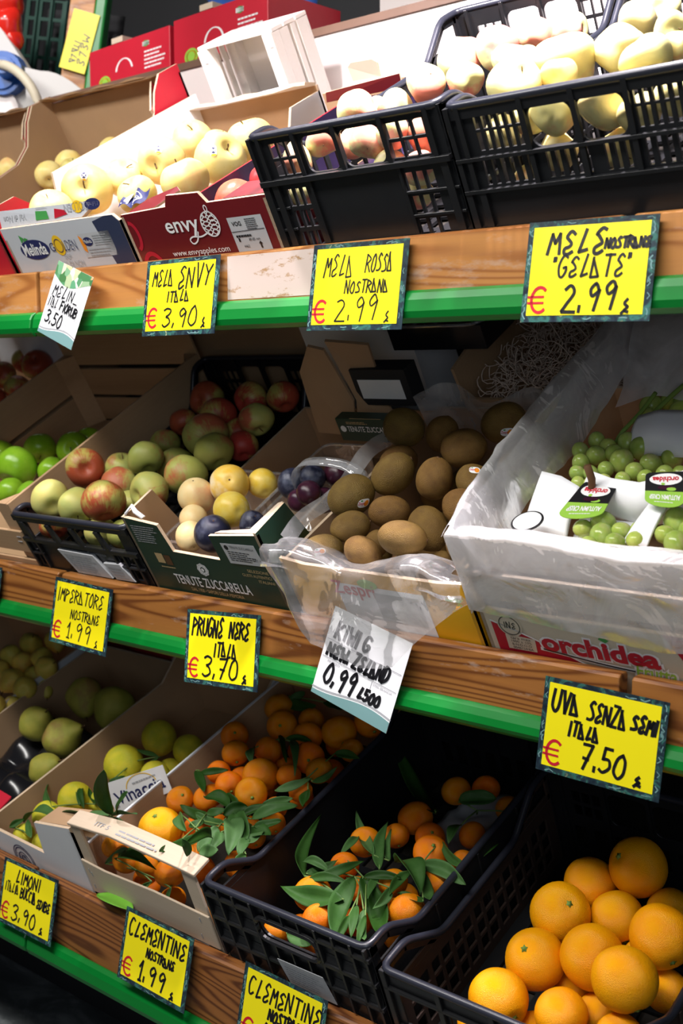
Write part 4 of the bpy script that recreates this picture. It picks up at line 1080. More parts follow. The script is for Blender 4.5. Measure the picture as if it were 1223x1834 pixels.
(-0.9731, 0.0557, 0.0333, 0.0197, (0.65, -0.45, -0.62), 0, 'clementine behind the lower middle ribs'),
(-0.9358, 0.0417, 0.0273, 0.0193, (0.65, -0.45, -0.62), 0, 'clementine behind the lower right ribs'),
]),
'orange': ('B', [
(-0.6349, 0.2908, 0.1376, 0.0372, (-0.43, -0.73, 0.54), 0, 'orange highest in the heap, leaning on another'),
(-0.6931, 0.2662, 0.1089, 0.0343, (0.52, -0.45, -0.73), 0, 'orange behind the highest one'),
(-0.6955, 0.1954, 0.122, 0.0381, (0.58, -0.44, 0.69), 0, 'orange with a star-shaped stem scar, upper left of the heap'),
(-0.6383, 0.2307, 0.1056, 0.0331, (0.58, -0.37, -0.73), 0, 'shaded orange in the middle of the heap'),
(-0.6232, 0.1421, 0.1312, 0.0383, (0.84, -0.36, 0.4), 0, 'large bright orange in the centre of the heap'),
(-0.6918, 0.1231, 0.1155, 0.0368, (-0.02, -0.74, 0.67), 0, 'orange with a grey stem scar, left of the centre'),
(-0.5618, 0.11, 0.1537, 0.0368, (0.63, -0.27, -0.73), 0, 'bright yellow-orange fruit at the front right'),
(-0.7014, 0.0537, 0.1145, 0.0353, (0.9, -0.36, -0.25), 0, 'orange at the front left by the crate rim'),
(-0.6282, 0.0687, 0.1087, 0.0305, (0.58, -0.37, -0.73), 0, 'orange in the front row, second from the left'),
(-0.5625, 0.1989, 0.1356, 0.0375, (0.7, -0.51, -0.51), 0, 'large orange at the right edge of the photo'),
(-0.5869, 0.2698, 0.1006, 0.029, (0.58, -0.37, -0.73), 0, 'orange at the right edge above the large one'),
(-0.5916, 0.205, 0.0773, 0.0291, (0.58, -0.37, -0.73), 0, 'dark orange wedged behind the front right one'),
(-0.6068, 0.1088, 0.0831, 0.0233, (0.58, -0.37, -0.73), 0, 'orange low in the front row beside the bright yellow one'),
(-0.6528, 0.1327, 0.0706, 0.0242, (0.58, -0.37, -0.73), 0, 'dark orange deep between the centre and front ones'),
(-0.5508, 0.171, 0.0821, 0.0258, (0.58, -0.37, -0.73), 0, 'orange at the right edge beneath the large one'),
(-0.5579, 0.0731, 0.104, 0.0271, (0.58, -0.37, -0.73), 0, 'orange at the bottom of the front row'),
(-0.7357, 0.0474, 0.0652, 0.0269, (0.58, -0.37, -0.73), 0, 'orange low behind the left rim'),
(-0.6692, 0.0609, 0.0617, 0.0289, (0.58, -0.37, -0.73), 0, 'orange at the bottom edge of the photo'),
]),
}
LEAVES = [
('bunch of broad green clementine leaves over the front centre', 'broad', 'clementine twig', [
((-1.205, 1.144, 0.6), (-1.154, 1.095, 0.579), 0.0226),
((-1.208, 1.125, 0.593), (-1.206, 1.086, 0.572), 0.0194),
((-1.206, 1.157, 0.605), (-1.149, 1.125, 0.593), 0.0244),
((-1.193, 1.158, 0.605), (-1.16, 1.186, 0.617), 0.0115),
((-1.172, 1.158, 0.605), (-1.126, 1.2, 0.623), 0.0147),
((-1.163, 1.149, 0.601), (-1.121, 1.142, 0.6), 0.0209),
((-1.251, 1.142, 0.598), (-1.228, 1.157, 0.605), 0.01),
((-1.226, 1.165, 0.608), (-1.28, 1.168, 0.609), 0.0203),
((-1.255, 1.181, 0.614), (-1.222, 1.177, 0.613), 0.0152),
((-1.268, 1.135, 0.596), (-1.211, 1.136, 0.597), 0.0116),
((-1.22, 1.147, 0.602), (-1.2, 1.174, 0.612), 0.0149),
((-1.147, 1.127, 0.593), (-1.135, 1.098, 0.581), 0.0127),
]),
('dark leaves hanging beside the big yellow-orange fruit', 'broad', 'clementine twig', [
((-1.251, 1.142, 0.598), (-1.304, 1.141, 0.598), 0.0118),
((-1.293, 1.126, 0.592), (-1.255, 1.104, 0.583), 0.0133),
((-1.216, 1.106, 0.585), (-1.214, 1.025, 0.589), 0.0128),
((-1.156, 1.011, 0.625), (-1.16, 1.022, 0.597), 0.0091),
((-1.203, 1.083, 0.571), (-1.177, 1.093, 0.577), 0.0144),
]),
('pair of dark leaves at the upper left of the clementines', 'broad', 'clementine twig', [
((-1.349, 1.21, 0.624), (-1.297, 1.179, 0.613), 0.0114),
((-1.337, 1.207, 0.623), (-1.297, 1.227, 0.632), 0.0088),
]),
('narrow leaves hanging between the nippled and back clementines', 'narrow', 'clementine twig', [
((-1.276, 1.328, 0.669), (-1.216, 1.278, 0.653), 0.0107),
((-1.247, 1.321, 0.667), (-1.181, 1.26, 0.645), 0.0105),
((-1.26, 1.325, 0.668), (-1.206, 1.327, 0.67), 0.0089),
((-1.292, 1.285, 0.655), (-1.266, 1.255, 0.642), 0.0115),
]),
('slanting leaves beside the black crate rim', 'narrow', 'clementine twig', [
((-1.181, 1.217, 0.629), (-1.147, 1.257, 0.645), 0.0109),
((-1.132, 1.237, 0.637), (-1.116, 1.209, 0.625), 0.0124),
((-1.15, 1.319, 0.668), (-1.108, 1.323, 0.669), 0.0112),
((-1.138, 1.254, 0.643), (-1.125, 1.291, 0.658), 0.0084),
]),
('dark leaves at the back under the green rail', 'broad', 'clementine twig', [
((-1.374, 1.418, 0.699), (-1.284, 1.416, 0.699), 0.0143),
((-1.272, 1.43, 0.703), (-1.228, 1.422, 0.701), 0.013),
((-1.339, 1.419, 0.7), (-1.327, 1.441, 0.707), 0.0115),
]),
('small leaves among the front clementines of the wooden crate', 'broad', 'clementine twig', [
((-1.2, 1.106, 0.585), (-1.158, 1.016, 0.613), 0.011),
((-1.15, 1.113, 0.588), (-1.135, 1.143, 0.6), 0.012),
((-1.179, 1.188, 0.617), (-1.145, 1.213, 0.627), 0.0099),
((-1.126, 1.101, 0.582), (-1.13, 1.082, 0.571), 0.0109),
((-1.241, 1.128, 0.593), (-1.254, 1.111, 0.587), 0.0099),
((-1.197, 1.12, 0.59), (-1.186, 1.093, 0.577), 0.0129),
((-1.156, 1.147, 0.601), (-1.127, 1.17, 0.61), 0.0105),
]),
('leaves poking out of the front gap of the slatted crate', 'narrow', 'clementine twig', [
((-1.387, 1.057, 0.509), (-1.31, 1.037, 0.559), 0.0075),
((-1.353, 1.05, 0.528), (-1.259, 1.044, 0.542), 0.0148),
((-1.276, 1.055, 0.514), (-1.347, 1.071, 0.475), 0.0083),
((-1.232, 1.054, 0.518), (-1.257, 1.071, 0.475), 0.0065),
]),
('leafy twig with a dark upright folded leaf over the white carton', 'broad', 'lemon twig', [
((-1.375, 1.062, 0.586), (-1.347, 1.029, 0.668), 0.0183),
((-1.382, 1.062, 0.586), (-1.536, 1.085, 0.529), 0.0211),
((-1.54, 1.085, 0.529), (-1.657, 1.099, 0.493), 0.0167),
((-1.356, 1.058, 0.596), (-1.308, 1.038, 0.645), 0.0107),
((-1.375, 1.062, 0.586), (-1.308, 1.053, 0.609), 0.0108),
((-1.369, 1.063, 0.584), (-1.341, 1.068, 0.571), 0.0135),
]),
('cluster of small upright leaves beside the bright lemon', 'narrow', 'lemon twig', [
((-1.566, 1.152, 0.525), (-1.613, 1.187, 0.538), 0.0086),
((-1.581, 1.154, 0.526), (-1.618, 1.174, 0.533), 0.0086),
((-1.555, 1.167, 0.53), (-1.602, 1.191, 0.54), 0.0086),
((-1.63, 1.132, 0.517), (-1.689, 1.168, 0.531), 0.0097),
]),
('pale leaves at the front left of the lemon box', 'narrow', 'lemon twig', [
((-1.66, 1.068, 0.492), (-1.653, 1.091, 0.501), 0.0085),
((-1.595, 1.066, 0.492), (-1.64, 1.092, 0.502), 0.0093),
]),
('thin green stalk with small leaves across the large lemon', 'narrow', 'lemon twig', [
((-1.612, 1.301, 0.581), (-1.545, 1.3, 0.581), 0.01),
((-1.579, 1.215, 0.549), (-1.566, 1.238, 0.557), 0.0097),
((-1.545, 1.3, 0.581), (-1.543, 1.254, 0.564), 0.0039),
]),
('long leaves at the left front of the black clementine crate', 'narrow', 'clementine twig', [
((-1.028, 1.115, 0.574), (-1.107, 1.236, 0.598), 0.0142),
((-0.946, 1.102, 0.57), (-1.039, 1.09, 0.564), 0.0222),
((-1.019, 1.112, 0.573), (-0.963, 1.127, 0.579), 0.0097),
((-1.01, 1.114, 0.574), (-0.973, 1.168, 0.592), 0.0113),
((-1.029, 1.12, 0.576), (-1.005, 1.153, 0.59), 0.0122),
]),
('drooping broad leaves in front of the clementines in the black crate', 'broad', 'clementine twig', [
((-0.96, 1.14, 0.585), (-0.921, 1.057, 0.553), 0.0218),
((-0.95, 1.144, 0.586), (-0.87, 1.079, 0.562), 0.0216),
((-0.947, 1.144, 0.587), (-0.903, 1.162, 0.592), 0.0096),
((-0.923, 1.101, 0.57), (-0.897, 1.06, 0.554), 0.0092),
((-0.91, 1.099, 0.569), (-0.878, 1.063, 0.556), 0.0106),
]),
('upright pointed leaves in the middle of the black crate', 'narrow', 'clementine twig', [
((-0.969, 1.192, 0.595), (-1.07, 1.277, 0.603), 0.012),
((-0.939, 1.167, 0.592), (-1.01, 1.273, 0.604), 0.0132),
((-0.942, 1.192, 0.595), (-0.993, 1.261, 0.602), 0.0086),
]),
('pale leaf showing through the hand hole', 'broad', 'clementine twig', [
((-1.02, 1.072, 0.511), (-0.98, 1.072, 0.51), 0.0147),
]),
('large dark leaf standing against the bare back of the black crate', 'narrow', 'clementine twig', [
((-0.959, 1.322, 0.621), (-1.149, 1.462, 0.658), 0.0241),
]),
('broad green leaves in the right half of the black crate', 'broad', 'clementine twig', [
((-0.935, 1.195, 0.595), (-0.862, 1.151, 0.59), 0.0251),
((-0.915, 1.275, 0.604), (-0.842, 1.237, 0.601), 0.0099),
((-0.898, 1.206, 0.597), (-0.825, 1.197, 0.596), 0.0162),
((-0.883, 1.19, 0.595), (-0.842, 1.147, 0.589), 0.013),
((-0.846, 1.141, 0.585), (-0.882, 1.142, 0.585), 0.0107),
]),
('thin leaves filling the middle front of the black clementine crate', 'narrow', 'clementine twig', [
((-0.921, 1.083, 0.563), (-0.908, 1.041, 0.546), 0.0085),
((-0.9, 1.091, 0.567), (-0.878, 1.049, 0.55), 0.007),
((-1.0, 1.135, 0.583), (-1.046, 1.135, 0.582), 0.0099),
((-0.9, 1.142, 0.586), (-0.9, 1.108, 0.572), 0.0101),
((-1.011, 1.172, 0.591), (-1.023, 1.221, 0.597), 0.0094),
((-0.9, 1.185, 0.595), (-0.893, 1.134, 0.584), 0.0103),
((-0.936, 1.165, 0.591), (-0.918, 1.119, 0.577), 0.0088),
]),
('bright green leaf at the right rim of the black crate', 'broad', 'clementine twig', [
((-0.844, 1.251, 0.602), (-0.852, 1.315, 0.61), 0.0114),
]),
('dark leaves around the back row of the black crate', 'broad', 'clementine twig', [
((-0.916, 1.323, 0.612), (-0.904, 1.279, 0.604), 0.0118),
((-0.953, 1.371, 0.626), (-0.908, 1.395, 0.633), 0.0197),
((-0.861, 1.379, 0.629), (-0.872, 1.45, 0.648), 0.0122),
]),
]
GRAPES = [
('bunch of green grapes behind the white foam in the orchid carton', [
(-0.7030, 0.2580, 0.1650, 0.0104),
(-0.6882, 0.2261, 0.1650, 0.0122),
(-0.7008, 0.2089, 0.1650, 0.0108),
(-0.6506, 0.2178, 0.1650, 0.0139),
(-0.6390, 0.2460, 0.1650, 0.0133),
(-0.6620, 0.2570, 0.1650, 0.0115),
(-0.6163, 0.2479, 0.1650, 0.0112),
(-0.6120, 0.2150, 0.1650, 0.0123),
(-0.5920, 0.2290, 0.1650, 0.0123),
(-0.6249, 0.1971, 0.1650, 0.0110),
(-0.6773, 0.1888, 0.1650, 0.0093),
(-0.6950, 0.1880, 0.1650, 0.0094),
(-0.6838, 0.1668, 0.1650, 0.0085),
(-0.6682, 0.1676, 0.1650, 0.0085),
(-0.5867, 0.1946, 0.1650, 0.0108),
(-0.6679, 0.2328, 0.1650, 0.0107),
(-0.6060, 0.1860, 0.1650, 0.0096),
(-0.7140, 0.2340, 0.1650, 0.0103),
(-0.6631, 0.1996, 0.1650, 0.0099),
(-0.6820, 0.2470, 0.1650, 0.0102),
(-0.5683, 0.1974, 0.1650, 0.0095),
(-0.6321, 0.1799, 0.1650, 0.0090),
(-0.5967, 0.2531, 0.1650, 0.0105),
(-0.6540, 0.1756, 0.1650, 0.0091),
]),
('few pale green grapes at the front behind the film, left', [
(-0.6180, 0.0978, 0.1650, 0.0142),
(-0.6090, 0.0744, 0.1650, 0.0134),
(-0.5900, 0.0857, 0.1650, 0.0109),
(-0.6368, 0.0848, 0.1650, 0.0106),
(-0.5733, 0.0917, 0.1650, 0.0085),
(-0.5883, 0.0656, 0.1650, 0.0108),
(-0.6146, 0.0530, 0.1650, 0.0109),
(-0.5670, 0.0730, 0.1650, 0.0107),
]),
('olive green grapes at the front right edge', [
(-0.5364, 0.1106, 0.1650, 0.0149),
(-0.5227, 0.0739, 0.1650, 0.0129),
(-0.5398, 0.0872, 0.1650, 0.0106),
(-0.5151, 0.0963, 0.1650, 0.0129),
]),
('dim grapes at the back right under the film', [
(-0.6800, 0.3628, 0.1500, 0.0143),
(-0.6353, 0.3494, 0.1500, 0.0140),
(-0.6489, 0.3310, 0.1500, 0.0112),
(-0.6750, 0.3410, 0.1500, 0.0099),
(-0.6388, 0.3736, 0.1500, 0.0127),
(-0.6620, 0.3772, 0.1500, 0.0107),
]),
]
# ------------------------------------------------------------------ room
def struct(name, mb, mat, bevel=0):
    o = mb.build(name, mat, None, bevel=bevel); o['kind'] = 'structure'; return o
mb = MB(); mb.box(-5, 2.5, -3, 3.2, -.05, 0); struct('floor', mb, M['floor_concrete'])
mb = MB(); mb.box(-5, 2.5, 2.6, 2.7, 0, 3.0); struct('wall_back', mb, M['wall_paint'])
mb = MB(); mb.box(-5.1, -5, -3, 2.7, 0, 3.0); struct('wall_left', mb, M['wall_paint'])
mb = MB(); mb.box(-5, 2.5, -3, 3.2, 3.0, 3.1); struct('ceiling', mb, M['wall_paint'])

# ------------------------------------------------------------------ the three-tier stand, in three modules
# tier: board front Y, board back Y, board bottom z, board top z, rail front Y, rail z0, z1, board material
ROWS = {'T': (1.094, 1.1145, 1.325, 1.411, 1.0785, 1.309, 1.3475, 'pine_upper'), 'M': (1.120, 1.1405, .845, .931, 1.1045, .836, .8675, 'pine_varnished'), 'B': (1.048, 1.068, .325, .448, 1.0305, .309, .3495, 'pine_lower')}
def stand(label, xa, xb, xt=None):
    xt = xa if xt is None else xt; xl = xa
    t = thing('display_stand', label, 'shelf')
    t.location = ((xa + xb) / 2, 1.1, 0); ox, oy = t.location.x, 1.1
    for k, (yf, yb, z0, z1, ry, rz0, rz1, wm) in ROWS.items():
        xa = xt if k == 'T' else xl
        mb = MB(); c = .006
        prof = [(yf, z0), (yf, z1 - .004), (yf + .003, z1 - .001), (yf + .007, z1), (yb - .003, z1), (yb, z1 - .003), (yb, z0)]
        mb.prism([(xa + .004 - ox, y - oy, z) for y, z in prof], (xb - xa - .008, 0, 0))
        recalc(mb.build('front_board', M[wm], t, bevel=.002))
        h = rz1 - rz0; mb = MB()
        prof = [(yf - .0004, rz1), (ry + .012, rz1 - .0005), (ry + .006, rz1 - .004), (ry + .002, rz1 - .012), (ry, rz0 + h * .35), (ry + .003, rz0 + .006), (ry + .010, rz0 + .001), (yf - .0004, rz0)]
        mb.prism([(xa + .002 - ox, y - oy, z) for y, z in prof], (xb - xa - .004, 0, 0))
        recalc(mb.build('edge_rail', M['green_rail'], t, bevel=.004, seg=3))
        mt = tier_matrix(k); dep = .58 if k == 'T' else .66
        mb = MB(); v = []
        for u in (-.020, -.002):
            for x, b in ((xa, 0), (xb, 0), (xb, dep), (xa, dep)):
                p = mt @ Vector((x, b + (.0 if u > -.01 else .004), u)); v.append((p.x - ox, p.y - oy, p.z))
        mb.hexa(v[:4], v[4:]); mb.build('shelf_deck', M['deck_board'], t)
    mb = MB(); mb.box(xa - ox, xb - ox, 1.80 - oy, 1.815 - oy, .0, 1.66); mb.build('back_board', M['dark_board'], t)
    xa = xt
    mb = MB(); mb.box(xa - ox, xb - ox, 1.660 - oy, 1.676 - oy, 1.68, 1.866); mb.build('top_panel', M['panel_white'], t)
    mb = MB(); mb.box(xa - ox, xb - ox, 1.655 - oy, 2.10 - oy, 1.8662, 1.880); mb.build('top_ledge', M['ledge_brown'], t)
    xa = xl
    mb = MB(); mb.box(xa - ox, xb - ox, 1.34 - oy, 1.36 - oy, 0, .30); mb.build('kick_board', M['dark_board'], t)
    mb = MB()
    for x in (xa + .01, xb - .05): mb.box(x - ox, x + .04 - ox, 1.72 - oy, 1.79 - oy, 0, 1.64)
    mb.build('upright', M['dark_board'], t)
    return t
def worn_patch(t, x0, x1):
    mb = MB(); pts = [(x0, 1.349), (x1, 1.349), (x1, 1.4055), (x0, 1.4055)]
    mb.prism([(x - t.location.x, 1.0939 - 1.1, z) for x, z in pts], (0, -.0005, 0)); o = recalc(mb.build('worn_patch', M['worn_paint'], t)); o['label'] = 'pale worn patch on the upper board'
stand('left module of the fruit stand with green rails, mostly out of frame', -2.57, -1.571, -2.32)
mid = stand('middle module of the three-tier fruit stand with varnished boards and green rails', -1.569, -.568)
worn_patch(mid, -1.142, -.972)
stand('right module of the fruit stand at the right edge of the photo', -.562, .30)
# ------------------------------------------------------------------ price cards
def sign_matrix(x, y, z, lean, roll, yaw=0):
    return Matrix.Translation((x, y, z)) @ Matrix.Rotation(R(yaw), 4, 'Z') @ Matrix.Rotation(R(-lean), 4, 'X') @ Matrix.Rotation(R(roll), 4, 'Y')
CW, CH = .148, .105
def card_fn(lift): return lambda x, y: ((x - .5) * CW, -lift, (y - .5) * CH)
def price_card(label, x, y, z, lean, roll, items, yaw=0, euro_y=.22, mark=None):
    """items: (text, x0, x1, y0, y1, width) in card units, y up"""
    t = thing('price_card', label, 'price sign', sign_matrix(x, y, z, lean, roll, yaw), 'yellow handwritten price cards')
    mb = MB(); mb.box(-CW / 2, CW / 2, 0, .0008, -CH / 2, CH / 2); mb.build('card', M['sign_border'], t)
    mb = MB(); f = card_fn(.0003); mb.box((.045 - .5) * CW, (.945 - .5) * CW, -.0003, 0, (.065 - .5) * CH, (.945 - .5) * CH); mb.build('yellow_field', M['sign_yellow'], t)
    mb = MB(); g = lambda a, b: card_fn(.0007)(a, b / 1.0)
    asp = CW / CH
    fn = lambda X, Y: card_fn(.0007)(X / asp, Y)           # X in card heights
    rng = random.Random(label)
    for s, x0, x1, y0, y1, w in items: hand(mb, fn, s, x0 * asp, x1 * asp, y0, y1, w, rng=rng)
    if mb.v: mb.build('handwriting', M['ink_black'], t)
    mb = MB(); euro(mb, fn, .145 * asp, euro_y, .25); mb.build('euro_mark', M['ink_red'], t)
    mb = MB(); rng = random.Random(label + 'b')
    for i in range(26):                                 # pale leaf strokes printed along the border
        side = rng.choice('lrtbrl'); a = rng.uniform(.03, .92)
        if side in 'lr': q = [((.008 if side == 'l' else .955) + rng.uniform(0, .03), a + j * .03) for j in range(3)]
        else: q = [(a + j * .03, (.955 if side == 't' else .012) + rng.uniform(0, .03)) for j in range(3)]
        q = [(px + rng.uniform(-.006, .006), min(.99, py)) for px, py in q]
        ribbon(mb, card_fn(.0002), q, .006 + rng.uniform(0, .006))
    mb.build('border_print', M['ink_teal'], t)
    return t
price_card('yellow card reading MELE NOSTRANE GELATE at 2.99, right end of the top rail', -.600, 1.0795, 1.356, 7.0, 1.2, [
    ('MELE', .17, .64, .67, .90, .036), ('NOSTRANE', .62, .96, .70, .80, .03), ('"GELATE"', .22, .84, .44, .64, .026), ('2.99', .33, .76, .10, .37, .034), ('k', .79, .86, .07, .20, .03)])
price_card('yellow card reading MELA ROSSA NOSTRANA at 2.99, under the grid crate', -.907, 1.0795, 1.355, 7.2, .8, [
    ('MELA', .14, .46, .62, .86, .018), ('ROSSA', .58, .86, .64, .84, .018), ('NOSTRANA', .38, .84, .42, .56, .018), ('2.99', .30, .76, .10, .36, .018), ('k', .82, .88, .08, .20, .018)])
price_card('yellow card reading MELA ENVY ITALA at 3.90, under the maroon carton', -1.221, 1.0795, 1.356, 7.7, -.4, [
    ('MELA', .10, .40, .66, .86, .022), ('ENVY', .46, .92, .62, .90, .026), ('ITALA', .32, .64, .44, .58, .022), ('3,90', .28, .78, .10, .36, .024), ('k', .82, .88, .08, .20, .024)], euro_y=.24)
price_card('yellow card reading IMPERATORE NOSTRANE at 1.99, under the small black crate', -1.500, 1.1060, .871, 8.6, 1.4, [
    ('IMPERATORE', .08, .88, .66, .86, .022), ('NOSTRANE', .34, .84, .42, .56, .02), ('1.99', .30, .74, .12, .37, .022), ('k', .80, .86, .08, .19, .02)])
price_card('yellow card reading PRUGNE NERE ITALA at 3.70, under the dark green carton', -1.176, 1.1060, .867, 8.6, -4.0, [
    ('PRUGNE', .09, .52, .66, .90, .034), ('NERE', .60, .87, .66, .88, .034), ('ITALA', .40, .72, .40, .58, .03), ('3,70', .26, .76, .10, .36, .03), ('k', .80, .87, .08, .20, .03)])
price_card('yellow card reading UVA SENZA SEMI ITALA at 7.50, under the grape carton', -.585, 1.1050, .863, 7.6, 1.4, [
    ('UVA', .08, .32, .66, .88, .036), ('SENZA', .38, .70, .64, .84, .032), ('SEMI', .73, .94, .64, .80, .036), ('ITALA', .24, .50, .44, .58, .032), ('7.50', .36, .74, .14, .38, .034), ('k', .80, .87, .10, .20, .034)])
price_card('yellow card reading LIMONI ITALIA BUCCIA EDIBE at 3.90, lower left corner', -1.562, 1.0330, .405, 11.0, -.6, [
    ('LIMONI', .26, .72, .70, .88, .03), ('ITALIA', .08, .34, .52, .66, .022), ('BUCCIA', .37, .66, .50, .66, .028), ('EDIBE', .68, .92, .46, .60, .03), ('3,90', .26, .72, .12, .36, .03), ('k', .78, .85, .10, .20, .03)])
price_card('yellow card reading CLEMENTINE NOSTRANE at 1.99, under the slatted wooden crate', -1.245, 1.0320, .415, 11.0, 1.2, [
    ('CLEMENTINE', .08, .93, .66, .88, .032), ('NOSTRANE', .38, .80, .46, .58, .03), ('1.99', .30, .72, .12, .38, .034), ('k', .78, .85, .08, .18, .03)])
price_card('yellow card reading CLEMENTINE cut off by the bottom edge, under the black clementine crate', -.995, 1.0320, .415, 11.0, 1.0, [
    ('CLEMENTINE', .08, .96, .64, .86, .028), ('NOSTRANE', .36, .82, .44, .58, .034), ('1.99', .30, .72, .12, .38, .034)])
price_card('yellow card cut off by the left edge of the middle rail', -1.800, 1.1060, .872, 8.6, 1.0, [
    ('MELE', .12, .60, .66, .88, .028), ('ITALA', .40, .86, .44, .58, .026), ('1.99', .30, .74, .12, .36, .026), ('24', .80, .93, .66, .78, .02)])

def white_card(label, x, y, z, lean, roll, w, h, header, rows, yaw=0):
    t = thing('paper_price_tag', label, 'price sign', sign_matrix(x, y, z, lean, roll, yaw), 'white printed price tags')
    mb = MB(); mb.box(-w / 2, w / 2, 0, .0004, -h / 2, h / 2); mb.build('card', M['paper_white'], t)
    fn = lambda X, Y, q=.0003: ((X - .5) * w, -q, (Y - .5) * h)
    if header:
        mb = MB(); pts = [(0, 1), (1, 1)] + [(1 - i / 16, .81 + .09 * math.sin(2.2 + i / 16 * 4.2)) for i in range(17)]
        poly(mb, fn, pts); mb.build('vegetable_photo', M['vegetable_print'], t)
    mb = MB(); pts = [(0, 0), (1, 0)] + [(1 - i / 16, .10 + .05 * math.sin(.4 + i / 16 * 4.4) ) for i in range(17)]
    poly(mb, fn, pts, 0)
    ribbon(mb, fn, [(1 - i / 16, .125 + .05 * math.sin(.4 + i / 16 * 4.4)) for i in range(17)], .02, 1)
    mb.build('wave_print', [M['ink_teal'], M['ink_grey']], t)
    mb = MB(); f2 = lambda X, Y: fn(X, Y, .0005)
    for yy in ((.545, .385) if header else (.64, .44)): ribbon(mb, f2, [(.02, yy), (.98, yy)], .007)
    ribbon(mb, f2, [(.68, .385 if header else .44), (.68, .16)], .005)
    put_text(mb, f2, 'PREZZO', .10, .26, .350 if header else .395, .375 if header else .42); put_text(mb, f2, 'COD. BILANCIA', .70, .94, .350 if header else .395, .375 if header else .42)
    mb.build('form_lines', M['ink_grey'], t)
    mb = MB(); rng = random.Random(label); g = lambda X, Y: fn(X, Y, .0006)
    for s, x0, x1, y0, y1, wd_ in rows: hand(mb, g, s, x0, x1, y0, y1, wd_, rng=rng)
    mb.build('handwriting', M['ink_black'], t)
    return t
white_card('white paper tag with a vegetable photo reading MELINDA and 3,50, on the top rail', -1.468, 1.0700, 1.354, 9, 19, .095, .112, True, [
    ('MELIN_', .10, .82, .56, .72, .018), ('ITAL', .06, .32, .40, .52, .016), ('FIORUB', .40, .88, .40, .52, .026), ('3,50', .10, .58, .17, .34, .026)], yaw=0)
white_card('white paper tag reading KIWI G, NEW ZELAND and 0,99, under the kiwi film', -.918, 1.1010, .884, 9, 13, .132, .118, False, [
    ('KIWI', .10, .42, .68, .86, .034), ('G', .46, .56, .68, .86, .034), ('NEW.', .06, .36, .47, .62, .034), ('ZELAND', .40, .86, .47, .64, .034), ('0,99', .10, .52, .16, .40, .034), ('L500', .56, .84, .20, .32, .034)])
# ================================================================== TOP TIER
TT = tier_matrix('T')
wav = lambda b0, b1, u0, u1, n, amp, ph: [(b0 + (b1 - b0) * i / n, u0 + (u1 - u0) * i / n + amp * math.sin(ph + i * 1.9)) for i in range(n + 1)]
# two red cartons with brown insides at the left
for lab, xa, xb in (('red carton with brown inside and wavy cut top, cut by the left edge', -2.36, -2.050), ('red carton with brown inside, left of the white-walled golden apple carton', -2.045, -1.655)):
    W = xb - xa
    fp = [(0, 0), (W, 0), (W, .120), (W - .05, .122), (W - .06, .098), (.06, .098), (.05, .122), (0, .120)]
    sp = [(0, .001), (.5, .001), (.5, .215), (.45, .214), (.425, .190), (.40, .150), (.36, .128), (.20, .112), (.10, .112), (.06, .150), (.0, .150)]
    t = carton('fruit_carton', lab, 'box', 'T', xa, xb, .5, fp, sp, .20, 'card_red', group='red cartons on the top tier', left_poly=sp)
    # torn back flap and the folded red corner tab
    mb = MB(); pts = [(.005, u_) for u_ in ()] + wav(.004, W - .004, .205, .200, 14, .0025, .4)
    mb.prism([(x, .498, u) for x, u in pts] + [(x, .470, u + .012) for x, u in reversed(pts)], (0, .002, -.004), 1, 1, 2); recalc(mb.build('top_flap', [M['card_red'], M['cardboard'], M['cardboard_edge']], t))
    mb = MB(); mb.prism([(W - .062, .478, .20), (W - .02, .43, .19), (W - .004, .40, .165), (W - .008, .42, .12), (W - .03, .455, .128), (W - .05, .478, .145)], (.003, .003, .002), 0, 0, 2); recalc(mb.build('corner_tab', [M['card_red'], M['cardboard'], M['cardboard_edge']], t))
# printed grey carton of golden apples
xa, xb = -1.643, -1.352; W = xb - xa
t = carton('fruit_carton', 'grey printed carton of golden apples with a navy corner', 'box', 'T', xa, xb, .5,
           [(0, 0), (W, 0), (W, .108), (W - .01, .118), (0, .119)], [(0, .001), (.5, .001), (.5, .118), (.42, .118), (.38, .06), (.10, .06), (.06, .105), (0, .108)], .128, 'card_grey',
           left_poly=[(0, .001), (.5, .001), (.5, .157), (.136, .157), (.120, .10), (0, .10)])
for ch in list(t.children):
    if ch.name.startswith('side_panel') and max(v.co.x for v in ch.data.vertices) < .1:
        ch.data.materials[1] = M['white_card']; ch.data.materials[0] = M['card_red']; ch['label'] = 'high white side wall'
mb = MB(); mb.prism([(.0, .0045, .119), (W - .085, .0045, .119), (W - .055, .009, .132), (W - .075, .011, .139), (.0, .011, .1445)], (0, .003, -.004), 0, 1, 2)
fl = recalc(mb.build('folded_flap', [M['card_grey'], M['cardboard'], M['cardboard_edge']], t))
mb = MB(); mb.prism([(.002, .495, .128)] + [(.002 + (W - .004) * i / 12, .470, .137 + .002 * math.sin(i * 1.3)) for i in range(13)] + [(W - .002, .495, .128)], (0, .004, .004), 0, 0, 1); recalc(mb.build('back_flap', [M['white_card'], M['cardboard_edge']], t))
f = front(-.0005); f2 = front(-.0009)
mb = MB(); poly(mb, f, [(W - .060, .112), (W - .045, .040), (W - .012, .0), (W - .0005, .0), (W - .0005, .107), (W - .01, .1175), (W - .03, .1178)]); mb.build('navy_panel', M['card_navy'], t)
mb = MB()
pts = [(.066 + .037 * math.cos(a), .080 + .0165 * math.sin(a)) for a in [2 * PI * i / 26 for i in range(26)]]; poly(mb, f, pts)
poly(mb, f, [(.046, .094), (.060, .098), (.052, .101)], 3); poly(mb, f, [(.040, .092), (.050, .100), (.040, .106)], 3)
put_text(mb, f2, 'Melinda', .036, .096, .0705, .0905, 1, .02)
disc(mb, f, .129, .0825, .0135, .0165, 2)
